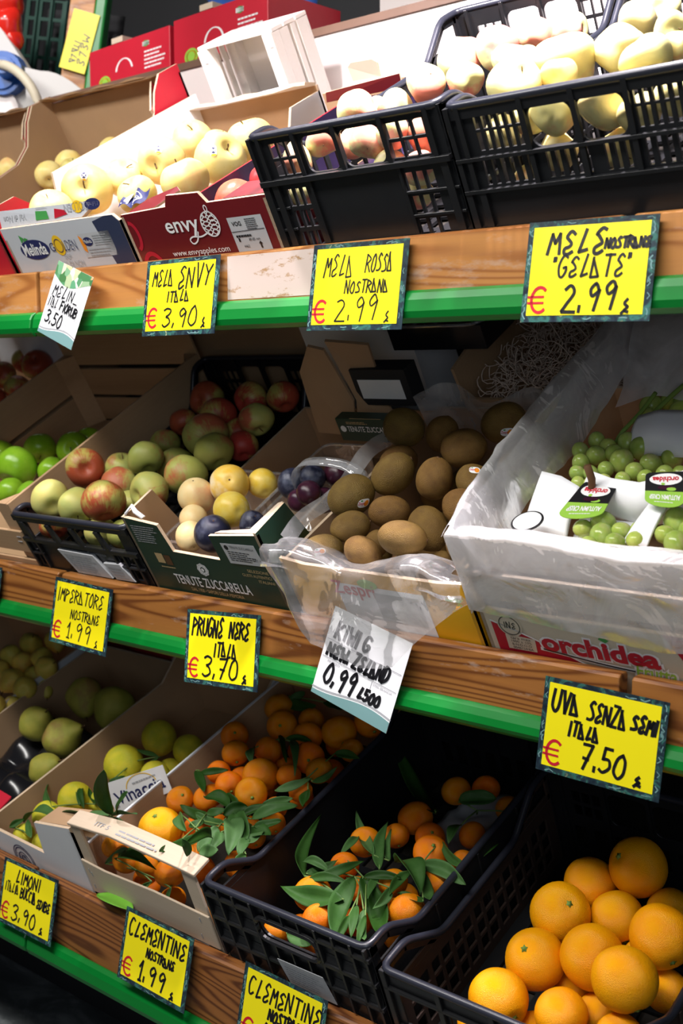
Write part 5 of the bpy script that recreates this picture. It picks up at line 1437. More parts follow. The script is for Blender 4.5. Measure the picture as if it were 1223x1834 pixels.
put_text(mb, f2, 'G', .106, .118, .074, .088, 0); ring(mb, f2, .129, .082, .009, .0105, .0012, 0); put_text(mb, f2, 'LDEN', .140, .172, .073, .089, 0, -.012)
put_text(mb, f2, 'DOP', .132, .148, .060, .067, 4); put_text(mb, f2, 'VAL DI NON', .116, .172, .046, .056, 4)
rect(mb, f, .184, .258, .058, .096, 5); poly(mb, f2, [(.184, .094), (.190, .090), (.194, .080), (.192, .066), (.186, .070)], 6)
disc(mb, f2, .202, .083, .011, .007, 0); put_text(mb, lambda x, u: (x, -.0012, u), 'Melinda', .193, .211, .0805, .0865, 1)
lines(mb, f2, .216, .256, .076, .094, 5, .4, 4); lines(mb, f2, .196, .252, .060, .074, 3, .4, 4)
mb.build('front_print', [M['ink_navy'], M['ink_white'], M['ink_gold'], M['ink_green'], M['ink_grey'], M['paper_label'], M['ink_orange']], t)
ff = lambda x, y: (x, .0040 + y * .0065, .1196 + y * .0235 + .0008)      # printing on the folded flap, upside down
mb = MB()
poly(mb, ff, [(.095, .15), (.128, .12), (.126, .62), (.098, .70)], 0); poly(mb, ff, [(.142, .10), (.175, .25), (.170, .52), (.146, .68)], 1)
put_text(mb, ff, 'GOLDEN', .170, .228, .35, .85, 2, flip=True); disc(mb, ff, .202, .6, .012, .36, 3); disc(mb, ff, .238, .62, .018, .34, 4); put_text(mb, ff, 'Melinda', .225, .251, .5, .75, 5, flip=True)
put_text(mb, ff, 'Val di Non', .012, .070, .25, .65, 2, flip=True, shear=.2); lines(mb, ff, .100, .135, .80, .92, 2, .5, 2)
mb.build('flap_print', [M['ink_green'], M['ink_ribbon'], M['ink_grey'], M['ink_gold'], M['ink_navy'], M['ink_white']], fl)
# maroon carton
xa, xb = -1.345, -1.058; W = xb - xa
t = carton('fruit_carton', 'maroon carton with a white apple emblem beneath the black grid crate side', 'box', 'T', xa, xb, .5,
           [(0, 0), (W, 0), (W, .116), (.180, .116), (.170, .131), (.108, .133), (.098, .118), (0, .115)], [(0, .001), (.5, .001), (.5, .10), (.42, .10), (.38, .045), (.09, .045), (.06, .10), (0, .112)], .112, 'card_maroon',
           left_poly=[(0, .001), (.42, .001), (.42, .03), (.05, .03), (.03, .08), (0, .112)])
mb = MB(); mb.prism([(.008, .006, .1145), (.070, .006, .118), (.086, .046, .124), (.074, .055, .127), (.030, .034, .122)], (0, .002, -.003), 0, 1, 1); recalc(mb.build('folded_flap', [M['card_maroon'], M['cardboard_edge']], t))
mb = MB(); mb.prism([(.205, .006, .1165), (W - .004, .006, .1165), (W - .004, .045, .121), (.222, .045, .122)], (0, .002, -.003), 0, 1, 1); recalc(mb.build('folded_flap', [M['card_maroon'], M['cardboard_edge']], t))
mb = MB(); mb.prism([(.092, .050, .020), (.092, .470, .020), (.092, .470, .108), (.092, .050, .108)], (.004, 0, 0), 0, 0, 1); mb.box(.096, W - .008, .05, .47, .008, .012); mb.box(.096, W - .008, .05, .053, .012, .07); mb.box(.096, W - .008, .466, .47, .012, .10)
o = mb.build('liner_tray', [M['liner_purple'], M['ink_ribbon']], t); o['label'] = 'dark purple moulded liner tray'
mb = MB(); mb.prism([(.060, .430, .112), (.235, .402, .118), (.240, .398, .140), (.066, .428, .128)], (0, .003, 0), 0, 0, 1); mb.prism([(.135, .418, .138), (.195, .410, .138), (.199, .408, .160), (.190, .409, .166), (.142, .417, .166), (.132, .419, .160)], (0, .003, 0), 2, 2, 1)
o = recalc(mb.build('rear_flap', [M['card_maroon'], M['cardboard_edge'], M['cardboard_pale']], t)); o['label'] = 'maroon rear flap with a pale rounded tab'
mb = MB()
put_text(mb, f2, 'envy', .083, .150, .073, .096, 0, .014); ribbon(mb, f2, _smooth([(.143, .078), (.136, .066), (.126, .062), (.122, .068), (.130, .072), (.146, .071), (.160, .075)]), .0022, 0)
for i in range(5):
    yy = .074 + i * .0062; wv = (.011, .0145, .0155, .0145, .010)[i]
    ribbon(mb, f2, _smooth([(.172 - wv, yy + .003), (.172 - wv * .4, yy - .002), (.172 + wv * .4, yy + .006), (.172 + wv, yy)]), .0018, 0)
    ribbon(mb, f2, _smooth([(.172 - wv, yy), (.172 - wv * .4, yy + .005), (.172 + wv * .4, yy - .002), (.172 + wv, yy + .003)]), .0014, 0)
ring(mb, f2, .172, .087, .0165, .0175, .0018, 0); ring(mb, f2, .174, .109, .0028, .0042, .0016, 0)
put_text(mb, f2, 'www.envyapples.com', .076, .190, .044, .055, 0); put_text(mb, f2, 'TM', .156, .160, .086, .088, 0)
rect(mb, f, .205, .268, .042, .092, 1); put_text(mb, f2, 'VOG', .211, .228, .080, .086, 2, .02); lines(mb, f2, .236, .262, .074, .090, 6, .4, 2); ribbon(mb, f2, [(.206, .072), (.266, .073)], .0008, 2)
put_text(mb, f2, '1', .213, .216, .058, .063, 2); put_text(mb, f2, '80-85 mm', .232, .252, .058, .062, 2); put_text(mb, f2, '4462', .219, .229, .049, .053, 2); lines(mb, f2, .211, .240, .064, .070, 1, .5, 2); poly(mb, f2, [(.249, .047), (.252, .047), (.252, .053), (.254, .053), (.2505, .057), (.247, .053), (.249, .053)], 2)
ring(mb, f, .010, .082, .012, .020, .006, 3, 16, -1.3, 1.5); ring(mb, f, .030, .020, .022, .034, .007, 3, 20, .4, 2.6)
mb.build('front_print', [M['ink_white'], M['paper_label'], M['ink_black'], M['ink_ribbon']], t)
mb = MB(); v = [tuple(Vector(p)) for p in ((.0, 0, 0),)]
# torn label sheet between the two cartons
lt = thing('paper_label', 'crumpled blue and white label sheet between grey and maroon cartons', 'label', TT @ Matrix.Translation((-1.388, .036, .108)) @ Matrix.Scale(.6, 4))
mb = MB(); mb.grid(lambda a, b: (.085 * a, .050 * b + .006 * math.sin(6 * a), .012 + .020 * b + .006 * math.sin(9 * a + 4 * b)), 10, 6); mb.build('sheet', M['ink_navy'], lt, True)
mb = MB(); g = lambda a, b: (.085 * a, .050 * b + .006 * math.sin(6 * a), .0128 + .020 * b + .006 * math.sin(9 * a + 4 * b)); rect(mb, g, .05, .3, .1, .9); ring(mb, g, .62, .45, .22, .3, .05); put_text(mb, g, 'bio', .45, .8, .35, .6); mb.build('print', M['paper_white'], lt)
# black crates
black_crate('black grid-windowed plastic crate of small rosy apples on the top tier', 'T', -1.053, -.764, .50, .193, .147, .092, .390, 'grid')
black_crate('black slotted plastic crate of large pale apples at the top right', 'T', -.758, -.462, .50, .187, .145, .092, .390, 'slots')
# little white wooden crate standing on end
t = thing('wooden_crate', 'small white wooden crate standing on end behind the golden apples', 'crate', TT @ Matrix.Translation((-1.602, .510, .035)))
ww = M['crate_wood_white']
W, D, H = .182, .098, .195
mb = MB(); mb.box(0, W, 0, .030, H - .006, H); mb.box(0, W, .034, .064, H - .006, H); mb.box(0, W, .068, D, H - .006, H); mb.build('top_slat', ww, t)
mb = MB(); mb.box(0, W, D - .005, D, 0, H - .007); mb.build('bottom_board', ww, t)
for x, nm in ((0, 0), (W - .022, 1)):
    mb = MB(); mb.box(x, x + .022, -.004, .018, 0, H - .007); mb.build('corner_post', ww, t); mb = MB(); mb.box(x, x + .022, D - .030, D - .0052, 0, H - .007); mb.build('corner_post', ww, t)
for x in (.0, W - .004):
    mb = MB(); mb.box(x, x + .004, .0185, .042, .002, H - .008); mb.build('side_slat', ww, t); mb = MB(); mb.box(x, x + .004, .0, D - .032, H - .05, H - .0075) if 0 else mb.box(x, x + .004, .050, .062, .002, H - .008); mb.build('side_slat', ww, t)
mb = MB()
for x, y in ((W - .012, .006), (W - .010, .07), (.01, .006)): mb.box(x, x + .008, -.0046 if y < .01 else y, -.004 if y < .01 else y + .001, H - .03, H - .028)
mb.build('staple', M['steel_grey'], t)

# ---------------------------------------------------------------- on the ledge behind: red cartons, tarp, board
def ledge_box(label, x, y, z, w, d, h, yaw, tilt):
    t = thing('apple_carton', label, 'box', Matrix.Translation((x, y, z)) @ Matrix.Rotation(R(yaw), 4, 'Z') @ Matrix.Rotation(R(tilt), 4, 'X'), 'closed red apple cartons behind the ledge')
    mb = MB(); mb.box(0, w, 0, d, 0, h); mb.build('body', M['card_red'], t, bevel=.002)
    f = lambda a, b: (a * w, -.0006, b * h); g = lambda a, b: (a * w, b * d, h + .0006)
    mb = MB(); disc(mb, f, .20, .25, .075, .15, 0); ring(mb, f, .20, .25, .05, .10, .02, 2); disc(mb, f, .72, .80, .04, .06, 3); rect(mb, f, .68, .76, .76, .84, 1)
    lines(mb, f, .70, .95, .30, .70, 5, .4, 1); ring(mb, f, .45, .38, .10, .26, .02, 1, 18, .2, 3.0)
    ring(mb, g, .18, .40, .10, .26, .03, 1); ring(mb, g, .18, .40, .05, .14, .02, 1); lines(mb, g, .45, .90, .2, .8, 7, .5, 1)
    mb.build('print', [M['ink_lime'], M['ink_white'], M['ink_gold'], M['ink_green']], t)
    mb = MB(); mb.box(.30 * w, .44 * w, -.001, .03, h, h + .012); mb.build('lifting_tab', M['cardboard_pale'], t)
ledge_box('left one of the two closed red cartons on the back ledge', -2.262, 1.735, 1.8815, .305, .20, .105, -4, 0)
ledge_box('right one of the two closed red cartons on the back ledge', -1.945, 1.713, 1.8815, .30, .20, .110, -4, 0)
t = thing('tarpaulin', 'crumpled blue plastic sheet behind the red cartons', 'tarp', Matrix.Translation((-2.10, 1.985, 1.8825)))
mb = MB(); mb.grid(lambda a, b: (.34 * (a - .3), .05 * math.sin(5 * a + 3 * b) + .07 * math.sin(PI * b), .34 * b * (1 + .12 * math.sin(7 * a))), 16, 10); o = mb.build('sheet', M['tarp_blue'], t, True); o.modifiers.new('solid', 'SOLIDIFY').thickness = .002
t = thing('cardboard_sheet', 'plain brown cardboard leaning behind the red cartons', 'cardboard', Matrix.Translation((-2.42, 2.085, 1.8805)) @ Matrix.Rotation(R(-8), 4, 'X'))
mb = MB(); mb.prism([(0.02, 0, 0), (.34, 0, 0), (.52, 0, .30), (.17, 0, .36)], (0, .006, 0)); recalc(mb.build('sheet', M['cardboard'], t))
t = thing('mirror_panel', 'pale glossy panel with reflections behind the white crate', 'panel', Matrix.Translation((-1.56, 1.93, 1.881)))
mb = MB(); mb.box(0, 1.6, 0, .012, 0, .40); mb.build('sheet', M['panel_white'], t); mb = MB(); mb.box(.0, 1.6, -.006, 0, .0, .012); mb.build('frame', M['steel_grey'], t)

# ---------------------------------------------------------------- far left corner: electrical cabinet, pepper crate, side stand
def ray_pt(px, py, depth):
    return CAM + RIGHT * ((px - 611.5) / 2090 * depth) - UP * ((py - 917) / 2090 * depth) + FWD * depth
cab = [(-2.352, 1.555, 2.034), (-2.245, 1.617, 1.855)]
t = thing('electrical_cabinet', 'pale grey cabinet panel with a blue power socket at the left edge', 'cabinet', Matrix.Translation((-2.598, 1.739, 1.863)) @ Matrix.Rotation(R(30), 4, 'Z') @ Matrix.Scale(1.115, 4))
mb = MB(); mb.prism([(-.20, 0, -.10), (.10, 0, -.10), (.10, 0, .055), (-.03, 0, .245), (-.20, 0, .33)], (0, .03, 0)); recalc(mb.build('body', M['panel_grey'], t, bevel=.004))
mb = MB(); mb.tube([(.005, -.001, .115), (.005, -.030, .112), (.005, -.034, .112)], .047, 20); mb.tube([(.005, -.034, .112), (.005, -.040, .112)], .036, 20); mb.tube([(.020, -.040, .112), (.030, -.085, .115)], .018, 12); o = mb.build('power_socket', M['socket_blue'], t, bevel=.002); o['label'] = 'round blue industrial socket with its plug'
mb = MB(); mb.tube([(.028 + .095 * math.sin(a * 1.2), -.085 - .02 * math.sin(a * 2), .115 - .155 * (a / 1.6) ** 1.5) for a in [1.6 * i / 14 for i in range(15)]], .0105, 10); mb.build('cable', M['cable_cream'], t, True)
mb = MB(); mb.tube([(-.02, -.001, .03), (-.02, -.02, .03)], .055, 24); mb.build('round_cap', M['panel_white'], t)
t = thing('metal_plate', 'curved light grey plate below the green mesh crate', 'panel', Matrix.Translation((-2.53, 1.745, 1.80)) @ Matrix.Rotation(R(30), 4, 'Z'))
mb = MB(); mb.prism([(0, 0, .0), (.22, 0, .0), (.21, 0, .07)] + [(.20 - .16 * i / 8, 0, .09 + .10 * math.sin(PI / 2 * i / 8)) for i in range(9)] + [(0, 0, .20)], (0, .01, 0)); recalc(mb.build('plate', M['panel_grey'], t))
t = thing('plastic_crate', 'dark green mesh crate hung steeply at the top left', 'crate', Matrix.Translation((-2.837, 1.90, 1.86)) @ Matrix.Rotation(R(22), 4, 'Z') @ Matrix.Rotation(R(10), 4, 'Y'))
mb = MB(); mb.holed((0, 0, 0), (1, 0, 0), (0, 0, 1), (0, 1, 0), .24, .40, .006, [(.012 + .038 * i, .012 + .049 * j, .036 + .038 * i, .052 + .049 * j) for i in range(6) for j in range(8)]); mb.build('mesh_wall', M['crate_green'], t)
mb = MB(); mb.box(0, .24, .10, .106, 0, .40); mb.build('rear_wall', M['dark_board'], t)
mb = MB()
for i in range(5): mb.box(.035 + .045 * i, .041 + .045 * i, -.008, .0, 0, .40)
mb.build('rib', M['crate_green'], t)
for i, (px, py, r_) in enumerate(((13, 3, .042), (14, 46, .042), (24, 74, .026), (-14, 24, .040))):
    p = ray_pt(px, py, 2.93)
    o = bpy.data.objects.new('red_pepper', fruit_mesh('rustic', i + 3, 'pepper_red')); COL.objects.link(o); o.location = p; o.scale = (r_, r_, r_ * 1.1)
    tag(o, ['glossy red pepper at the very top left corner', 'large red pepper below the topmost one, left edge', 'small red pepper lowest at the left edge', 'red pepper cut by the left edge'][i], 'pepper', 'red peppers at the far left')
t = thing('side_stand_post', 'upright wooden board with green rail of the neighbouring stand', 'shelf', Matrix.Translation((-2.60, 1.86, 1.70)) @ Matrix.Rotation(R(33), 4, 'Z') @ Matrix.Rotation(R(9.5), 4, 'Y'))
mb = MB(); mb.box(-.016, .050, 0, .03, 0, .70); mb.build('front_board', M['pine_upper'], t, bevel=.002)
mb = MB(); mb.box(.053, .085, -.012, .03, 0, .70); mb.build('edge_rail', M['green_rail'], t, bevel=.006)
t = thing('price_card', 'yellow card hanging upside down on the upright board at the top left', 'price sign', Matrix.Translation((-2.60, 1.86, 1.70)) @ Matrix.Rotation(R(33), 4, 'Z') @ Matrix.Rotation(R(9.5), 4, 'Y') @ Matrix.Translation((.028, -.016, .40)) @ Matrix.Rotation(R(98), 4, 'Y'), 'yellow handwritten price cards')
mb = MB(); mb.box(-CW / 2, CW / 2, 0, .001, -.035, .035); mb.build('card', M['sign_yellow'], t); mb = MB(); rng = random.Random(4); fn = lambda X, Y: (X, -.0006, Y); hand(mb, fn, 'MELE', -.02, .06, .008, .028, .003, rng=rng); hand(mb, fn, 'ITALA', .0, .06, -.012, .004, .003, rng=rng); mb.build('handwriting', M['ink_black'], t)
# ================================================================== MIDDLE TIER
TM = tier_matrix('M')
def film_sheet(mb, fn, nu, nv, amp, seed, mi=0, freq=14):
    def f(a, b):
        p = Vector(fn(a, b)); q = p * freq + Vector((seed * 3.1, seed, seed * 1.7))
        d = Vector((mnoise.noise(q), mnoise.noise(q + Vector((9, 0, 0))), mnoise.noise(q + Vector((0, 9, 0)))))
        d2 = Vector((mnoise.noise(q * 2.7), mnoise.noise(q * 2.7 + Vector((9, 0, 0))), mnoise.noise(q * 2.7 + Vector((0, 9, 0)))))
        r = 1 - abs(mnoise.noise(q * 1.3 + Vector((3, 3, 3)))) * 2
        return p + d * amp + d2 * (amp * .45) + Vector((0, -1, .6)) * (amp * .5 * r)
    mb.grid(f, nu, nv, mi)
def interp(pts, a):
    a = min(max(a, 0), 1) * (len(pts) - 1); i = min(int(a), len(pts) - 2); t = a - i
    return Vector(pts[i]) * (1 - t) + Vector(pts[i + 1]) * t

def slat_crate(label, tier, x0, x1, D, H, front, back, side, posts=True, mat='crate_wood', side_solid=None):
    """wooden crate; front/back/side are lists of (u0,u1) slats"""
    W = x1 - x0; t = thing('wooden_crate', label, 'crate', tier_matrix(tier) @ Matrix.Translation((x0, 0, 0)), 'wooden fruit crates'); m_ = M[mat]
    mb = MB(); mb.box(.004, W - .004, .006, D - .006, .001, .006); mb.build('base', m_, t)
    for a, b in front: mb = MB(); mb.box(0, W, 0, .005, a, b); mb.build('front_slat', m_, t, bevel=.0008, seg=1)
    for a, b in back: mb = MB(); mb.box(.0, W, D - .005, D, a, b); mb.build('back_slat', m_, t, bevel=.0008, seg=1)
    for xw in (.0, W - .006):
        for a, b in side: mb = MB(); mb.box(xw, xw + .006, .0055, D - .0055, a, b); mb.build('side_slat', M[mat + '_deep'] if mat + '_deep' in M else m_, t, bevel=.0008, seg=1)
    if posts:
        for xw, s in ((.0065, 1), (W - .0065, -1)):
            for yw, q in ((.0056, 1), (D - .0056, -1)):
                mb = MB(); mb.prism([(xw, yw, .0062), (xw + s * .030, yw, .0062), (xw, yw + q * .030, .0062)], (0, 0, H - .0062)); recalc(mb.build('corner_post', m_, t))
    return t
# far left crate of red apples
carton('fruit_carton', 'brown carton of red apples at the far left of the middle tier', 'box', 'M', -2.50, -2.080, .62, [(0, 0), (.42, 0), (.42, .12), (0, .12)], [(0, .001), (.62, .001), (.62, .150), (0, .130)], .19, 'cardboard', group='plain brown cartons')
t = thing('paper_sheet', 'white and pink tissue paper at the back of the far left apples', 'paper', TM @ Matrix.Translation((-2.40, .540, .10)))
mb = MB(); mb.grid(lambda a, b: (.24 * a, .02 * b + .010 * math.sin(8 * a), .10 * b + .012 * math.sin(11 * a + 5 * b)), 14, 6); o = mb.build('sheet', M['film_foam'], t, True); o.modifiers.new('solid', 'SOLIDIFY').thickness = .001
# wooden crate of green apples
t = slat_crate('brown slatted wooden crate of bright green apples', 'M', -2.072, -1.655, .50, .165, [(.010, .052), (.068, .112)], [(.008, .062), (.070, .132), (.142, .212)], [(.006, .078), (.086, .165)])
mb = MB(); mb.box(.0065, .045, .0056, .030, .006, .150); mb.build('corner_post', M['crate_wood'], t)
mb = MB()
for x, u in ((.395, .09), (.400, .03), (.39, .035), (.398, .10)): mb.box(x, x + .012, -.0008, 0, u, u + .0012)
mb.build('staple', M['steel_grey'], t)
# small black crate of mixed apples
t, W = black_crate('small black crate of mixed red and green apples with two paper stickers', 'M', -1.648, -1.356, .50, .157, .092, .07, .42, 'small')
mb = MB(); f = front(-.0058)
mb.prism([(.088, -.0062, .092), (.176, -.0062, .090), (.200, -.0062, .048), (.112, -.0062, .048)], (0, .0055, 0)); o = recalc(mb.build('paper_sticker', M['paper_label'], t))
mb = MB(); g = lambda x, u: (x + (u - .04) * -.5, -.0066, u); lines(mb, g, .122, .198, .052, .088, 8, .4); mb.build('small_print', M['ink_grey'], o)
mb = MB(); mb.prism([(.196, -.0062, .078), (.236, -.0062, .080), (.256, -.0062, .049), (.210, -.0062, .048)], (0, .0055, 0)); o = recalc(mb.build('paper_sticker', M['paper_label'], t))
mb = MB(); g = lambda x, u: (x + (u - .04) * -.45, -.0066, u); lines(mb, g, .218, .252, .052, .076, 4, .4); mb.build('small_print', M['ink_grey'], o)
mb = MB(); put_text(mb, front(-.0006), 'Agrintesa', .158, .205, .086, .093); mb.build('moulded_mark', M['steel_grey'], t)
# dark green plum carton
xa, xb = -1.351, -1.074; W = xb - xa
t = carton('fruit_carton', 'dark green carton of plums with a stepped front cut-out', 'box', 'M', xa, xb, .42,
           [(0, 0), (W, 0), (W, .169), (.178, .158), (.179, .116), (.082, .119), (.074, .165), (0, .173)], [(0, .001), (.42, .001), (.42, .10), (.09, .095), (.066, .176), (.0, .173)], .10, 'card_green', inner='cardboard')
mb = MB(); mb.prism([(.186, .006, .160), (W - .006, .006, .168), (W - .006, .070, .175), (W - .018, .070, .171), (W - .030, .018, .164), (.190, .014, .158)], (0, .001, -.003), 0, 0, 1); recalc(mb.build('folded_flap', [M['cardboard_pale'], M['cardboard_edge']], t))
mb = MB(); mb.tube([(.004, .006, .174), (.014, .016, .183), (.022, .012, .176), (.040, .008, .170)], .004, 6, flat=.5); o = mb.build('torn_edge', M['film_foam'], t, True)
mb = MB(); f = front(-.0005); f2 = front(-.0009)
sq = lambda x, u: (x, -.0005, u + (x - .05) * -.0)
put_text(mb, f, 'TENUTE ZUCCARELLA', .056, .214, .058, .076, 0, .012); put_text(mb, f, 'DAL 1950 • SAPORI DELLA MEMORIA', .083, .192, .048, .054, 1)
for r_, w_ in ((.0095, .0025), (.0055, .0014)): ring(mb, f, .130, .0925, r_, r_, w_, 0, 20)
for i in range(8): disc(mb, f, .130 + .0085 * math.cos(i * PI / 4), .0925 + .0085 * math.sin(i * PI / 4), .0032, .0032, 0, 10)
disc(mb, f2, .130, .0925, .003, .003, 0)
for i, s in enumerate(('SELEZIONE', 'GUSTI AUTENTICI', 'ITALIANI')): put_text(mb, f, s, (.226, .212, .240)[i], (.266, .268, .270)[i], .1015 - .0085 * i, .1065 - .0085 * i, 1)
lines(mb, f, .012, .068, .130, .162, 8, .42, 2); rect(mb, f, .036, .052, .094, .112, 1); rect(mb, f, .054, .068, .092, .110, 3); lines(mb, f, .038, .070, .086, .090, 1, .5, 1)
for i in range(26): ring(mb, f, .012 + .0098 * i, .033, .004, .004, .0008, 3, 8, PI, 2 * PI)
mb.build('front_print', [M['ink_white'], M['ink_tan'], M['ink_grey'], M['stem_brown']], t)
mb = MB(); mb.prism([(.196, -.0004, .148), (.262, -.0004, .151), (.266, -.0004, .116), (.199, -.0004, .114)], (0, -.0003, 0)); o = recalc(mb.build('paper_label', M['paper_label'], t))
mb = MB(); disc(mb, f2, .205, .142, .004, .004, 0); put_text(mb, f2, 'TENUTE ZUCCARELLA', .212, .258, .1415, .1455, 0); lines(mb, f2, .204, .256, .120, .138, 5, .4, 0); put_text(mb, f2, 'ITALIA', .222, .236, .1225, .126, 0); put_text(mb, f2, 'CAT. I', .248, .262, .123, .127, 0); mb.build('label_print', M['ink_black'], o)
s_ = lambda y, u: (W + .0006, y, u)
mb = MB(); rect(mb, s_, .010, .034, .120, .150, 0); mb.build('side_print', M['ink_tan'], t) if 0 else None
# clear punnets of plums
def punnet(label, x0, x1, y0, y1, u0, u1, handle=False):
    t = thing('plastic_punnet', label, 'punnet', TM @ Matrix.Translation((x0, y0, u0)), 'clear plastic plum punnets'); w, d, h = x1 - x0, y1 - y0, u1 - u0; k = .010
    mb = MB(); n = 3
    lo = tube_path([(k, k, 0), (w - k, k, 0), (w - k, d - k, 0), (k, d - k, 0)], .015); hi = tube_path([(0, 0, h), (w, 0, h), (w, d, h), (0, d, h)], .02)
    N = len(lo); mb.add(lo + hi, [(i, (i + 1) % N, N + (i + 1) % N, N + i) for i in range(N)] + [tuple(reversed(range(N)))])
    mb.build('tray', M['punnet_clear'], t, True)
    mb = MB(); mb.tube(hi, .0022, 6, closed=True); mb.build('rim', M['punnet_rim'], t, True)
    if handle:
        mb = MB(); P = _smooth([(0.02, .0), (.024, .05), (.045, .085), (.085, .095), (.125, .088), (.150, .06), (.155, .0)])
        vs = []; 
        for x, z in P: vs += [(x + .02, d * .45 - .008, h + z * .55), (x + .02, d * .45 + .012, h + z * .55)]
        mb.add(vs, [(2 * i, 2 * i + 2, 2 * i + 3, 2 * i + 1) for i in range(len(P) - 1)]); o = mb.build('handle', M['punnet_rim'], t, True); o.modifiers.new('solid', 'SOLIDIFY').thickness = .0008
    return t
punnet('clear punnet of yellow plums inside the green carton', -1.332, -1.190, .030, .215, .012, .110)
punnet('clear punnet of dark plums with a grey carrying strap', -1.182, -1.085, .060, .275, .020, .128, True)
# clutter behind the plums: flaps, white sheet, dark tray, strip of a second green carton
t = thing('cardboard_flap', 'two brown cardboard flaps standing behind the plum punnets', 'cardboard', TM @ Matrix.Translation((-1.262, .345, .10)))
mb = MB(); mb.prism([(0, 0, 0), (.085, -.006, 0), (.100, 0, .060), (.075, .004, .148), (.045, .004, .155), (.012, 0, .112)], (.0, .004, .002)); recalc(mb.build('left_flap', M['cardboard'], t))
mb = MB(); mb.prism([(.088, -.004, 0), (.158, .012, .02), (.150, .016, .052), (.156, .014, .150), (.078, .010, .160), (.103, .004, .06)], (.0, .004, .002)); recalc(mb.build('right_flap', M['cardboard'], t))
t = thing('plastic_punnet', 'dark tray of black grapes with a clear lid, at the back under the rail', 'punnet', TM @ Matrix.Translation((-1.115, .42, .206)))
mb = MB(); mb.box(0, .17, 0, .14, 0, .004); mb.box(0, .17, 0, .004, .004, .038); mb.box(0, .004, .0045, .14, .004, .038); mb.box(.166, .17, .0045, .14, .004, .038); mb.build('tray', M['dark_tray'], t)
mb = MB(); mb.tube(tube_path([(-.002, -.003, .041), (.172, -.003, .041), (.172, .142, .041), (-.002, .142, .041)], .03), .0028, 8, closed=True); mb.build('rim', M['punnet_rim'], t, True)
for i, (x, y) in enumerate(((.03, .03), (.07, .028), (.11, .034), (.05, .065), (.09, .07), (.13, .065), (.03, .1), (.075, .105), (.12, .1))):
    o = bpy.data.objects.new('grape', fruit_mesh('grape', i % 3, 'plum_purple')); COL.objects.link(o); o.parent = t; o.location = (x, y, .026); o.scale = (.0185, .0185, .021)
t = thing('fruit_carton', 'pale grey carton turned away behind the cardboard flaps', 'box', TM @ Matrix.Translation((-1.350, .475, .02)), 'plain brown cartons')
mb = MB(); mb.prism([(0, 0, 0), (.225, 0, .0), (.225, 0, .20), (0, 0, .225)], (0, .10, 0)); recalc(mb.build('body', M['white_card'], t))
t = thing('fruit_carton', 'brown carton behind the red apples of the small black crate', 'box', TM @ Matrix.Translation((-1.70, .525, .02)), 'plain brown cartons')
mb = MB(); mb.prism([(0, 0, 0), (.335, 0, .0), (.335, 0, .185), (0, 0, .185)], (0, .06, 0)); recalc(mb.build('body', M['cardboard'], t))
t = thing('fruit_carton', 'narrow strip of a second dark green carton behind the kiwis', 'box', TM @ Matrix.Translation((-1.168, .300, .118)), 'dark green cartons')
mb = MB(); mb.box(0, .115, 0, .02, 0, .040); mb.build('body', M['card_green'], t, bevel=.001); mb = MB(); f = front(-.0006); disc(mb, f, .011, .022, .0055, .0055); put_text(mb, f, 'TENUTE ZUCCARELLA', .019, .112, .0175, .027, 0, .01); mb.build('print', M['ink_white'], t)
mb = MB(); mb.box(.03, .09, -.0004, .0, .0405, .041); lines(mb, f, .02, .07, .031, .036, 2, .5); mb.build('gold_print', M['ink_tan'], t)
t = thing('paper_label', 'white label on a dark box between the cardboard flaps', 'label', TM @ Matrix.Translation((-1.155, .352, .150)))
mb = MB(); mb.box(0, .105, 0, .03, 0, .062); mb.build('dark_box', M['dark_board'], t); mb = MB(); mb.box(.010, .092, -.0008, -.0002, .012, .045); mb.build('sheet', M['paper_white'], t)

# kiwi carton and its liner
xa, xb = -1.050, -.757; W = xb - xa
t = carton('fruit_carton', 'yellow carton of kiwis under a clear liner bag', 'box', 'M', xa, xb, .40, [(0, 0), (W, 0), (W, .134), (W - .04, .130), (.04, .130), (0, .136)], [(0, .001), (.40, .001), (.40, .12), (0, .13)], .12, 'card_yellow')
mb = MB(); f = front(-.0005); f2 = front(-.0009)
rect(mb, f, .085, .225, .012, .108, 0); put_text(mb, f2, 'Zespri', .078, .148, .084, .112, 1, .02); rect(mb, f2, .150, .195, .018, .040, 2); disc(mb, f2, .140, .112, .016, .008, 3); rect(mb, f2, .145, .215, .055, .100, 4)
mb.build('front_print', [M['film_foam'], M['ink_red'], M['ink_teal'], M['ink_lime'], M['paper_label']], t)
t = thing('liner_bag', 'crumpled clear plastic liner around the kiwis hanging over the board', 'plastic bag', TM @ Matrix.Translation((xa, 0, 0)))
mb = MB()
rows = [(.050, .115), (.030, .146), (.010, .158), (-.012, .156), (-.024, .132), (-.033, .116), (-.042, .100), (-.050, .086), (-.058, .072), (-.064, .061), (-.069, .052)]
def kf(a, b):
    q = interp([(r_[0], r_[1], 0) for r_ in rows], b); x = -.014 + (W + .026) * a
    if b < .25: x = max(.009, min(W - .009, x))
    sag = -.020 * math.sin(PI * a) ** 2 * (1 - b) + .012 * math.sin(11 * a) * (1 - b)
    if b > .4:                                       # close to the carton at both ends, hanging free in the middle
        e = max(0, abs(a - .48) * 2.4 - .50); tight = Vector((-.016, q.y + .01, 0)); q = q.lerp(tight, min(1, e * 1.3))
        cut = .070 * e + .010 * math.sin(9 * a)
        q = Vector((q.x + cut * .3 * (b - .4) * 1.6, q.y + cut * (b - .4) * 1.6, 0))
    if a > .93: x -= (a - .93) * .1 * b
    return (x, q.x, q.y + sag)
film_sheet(mb, kf, 70, 44, .0055, 2)
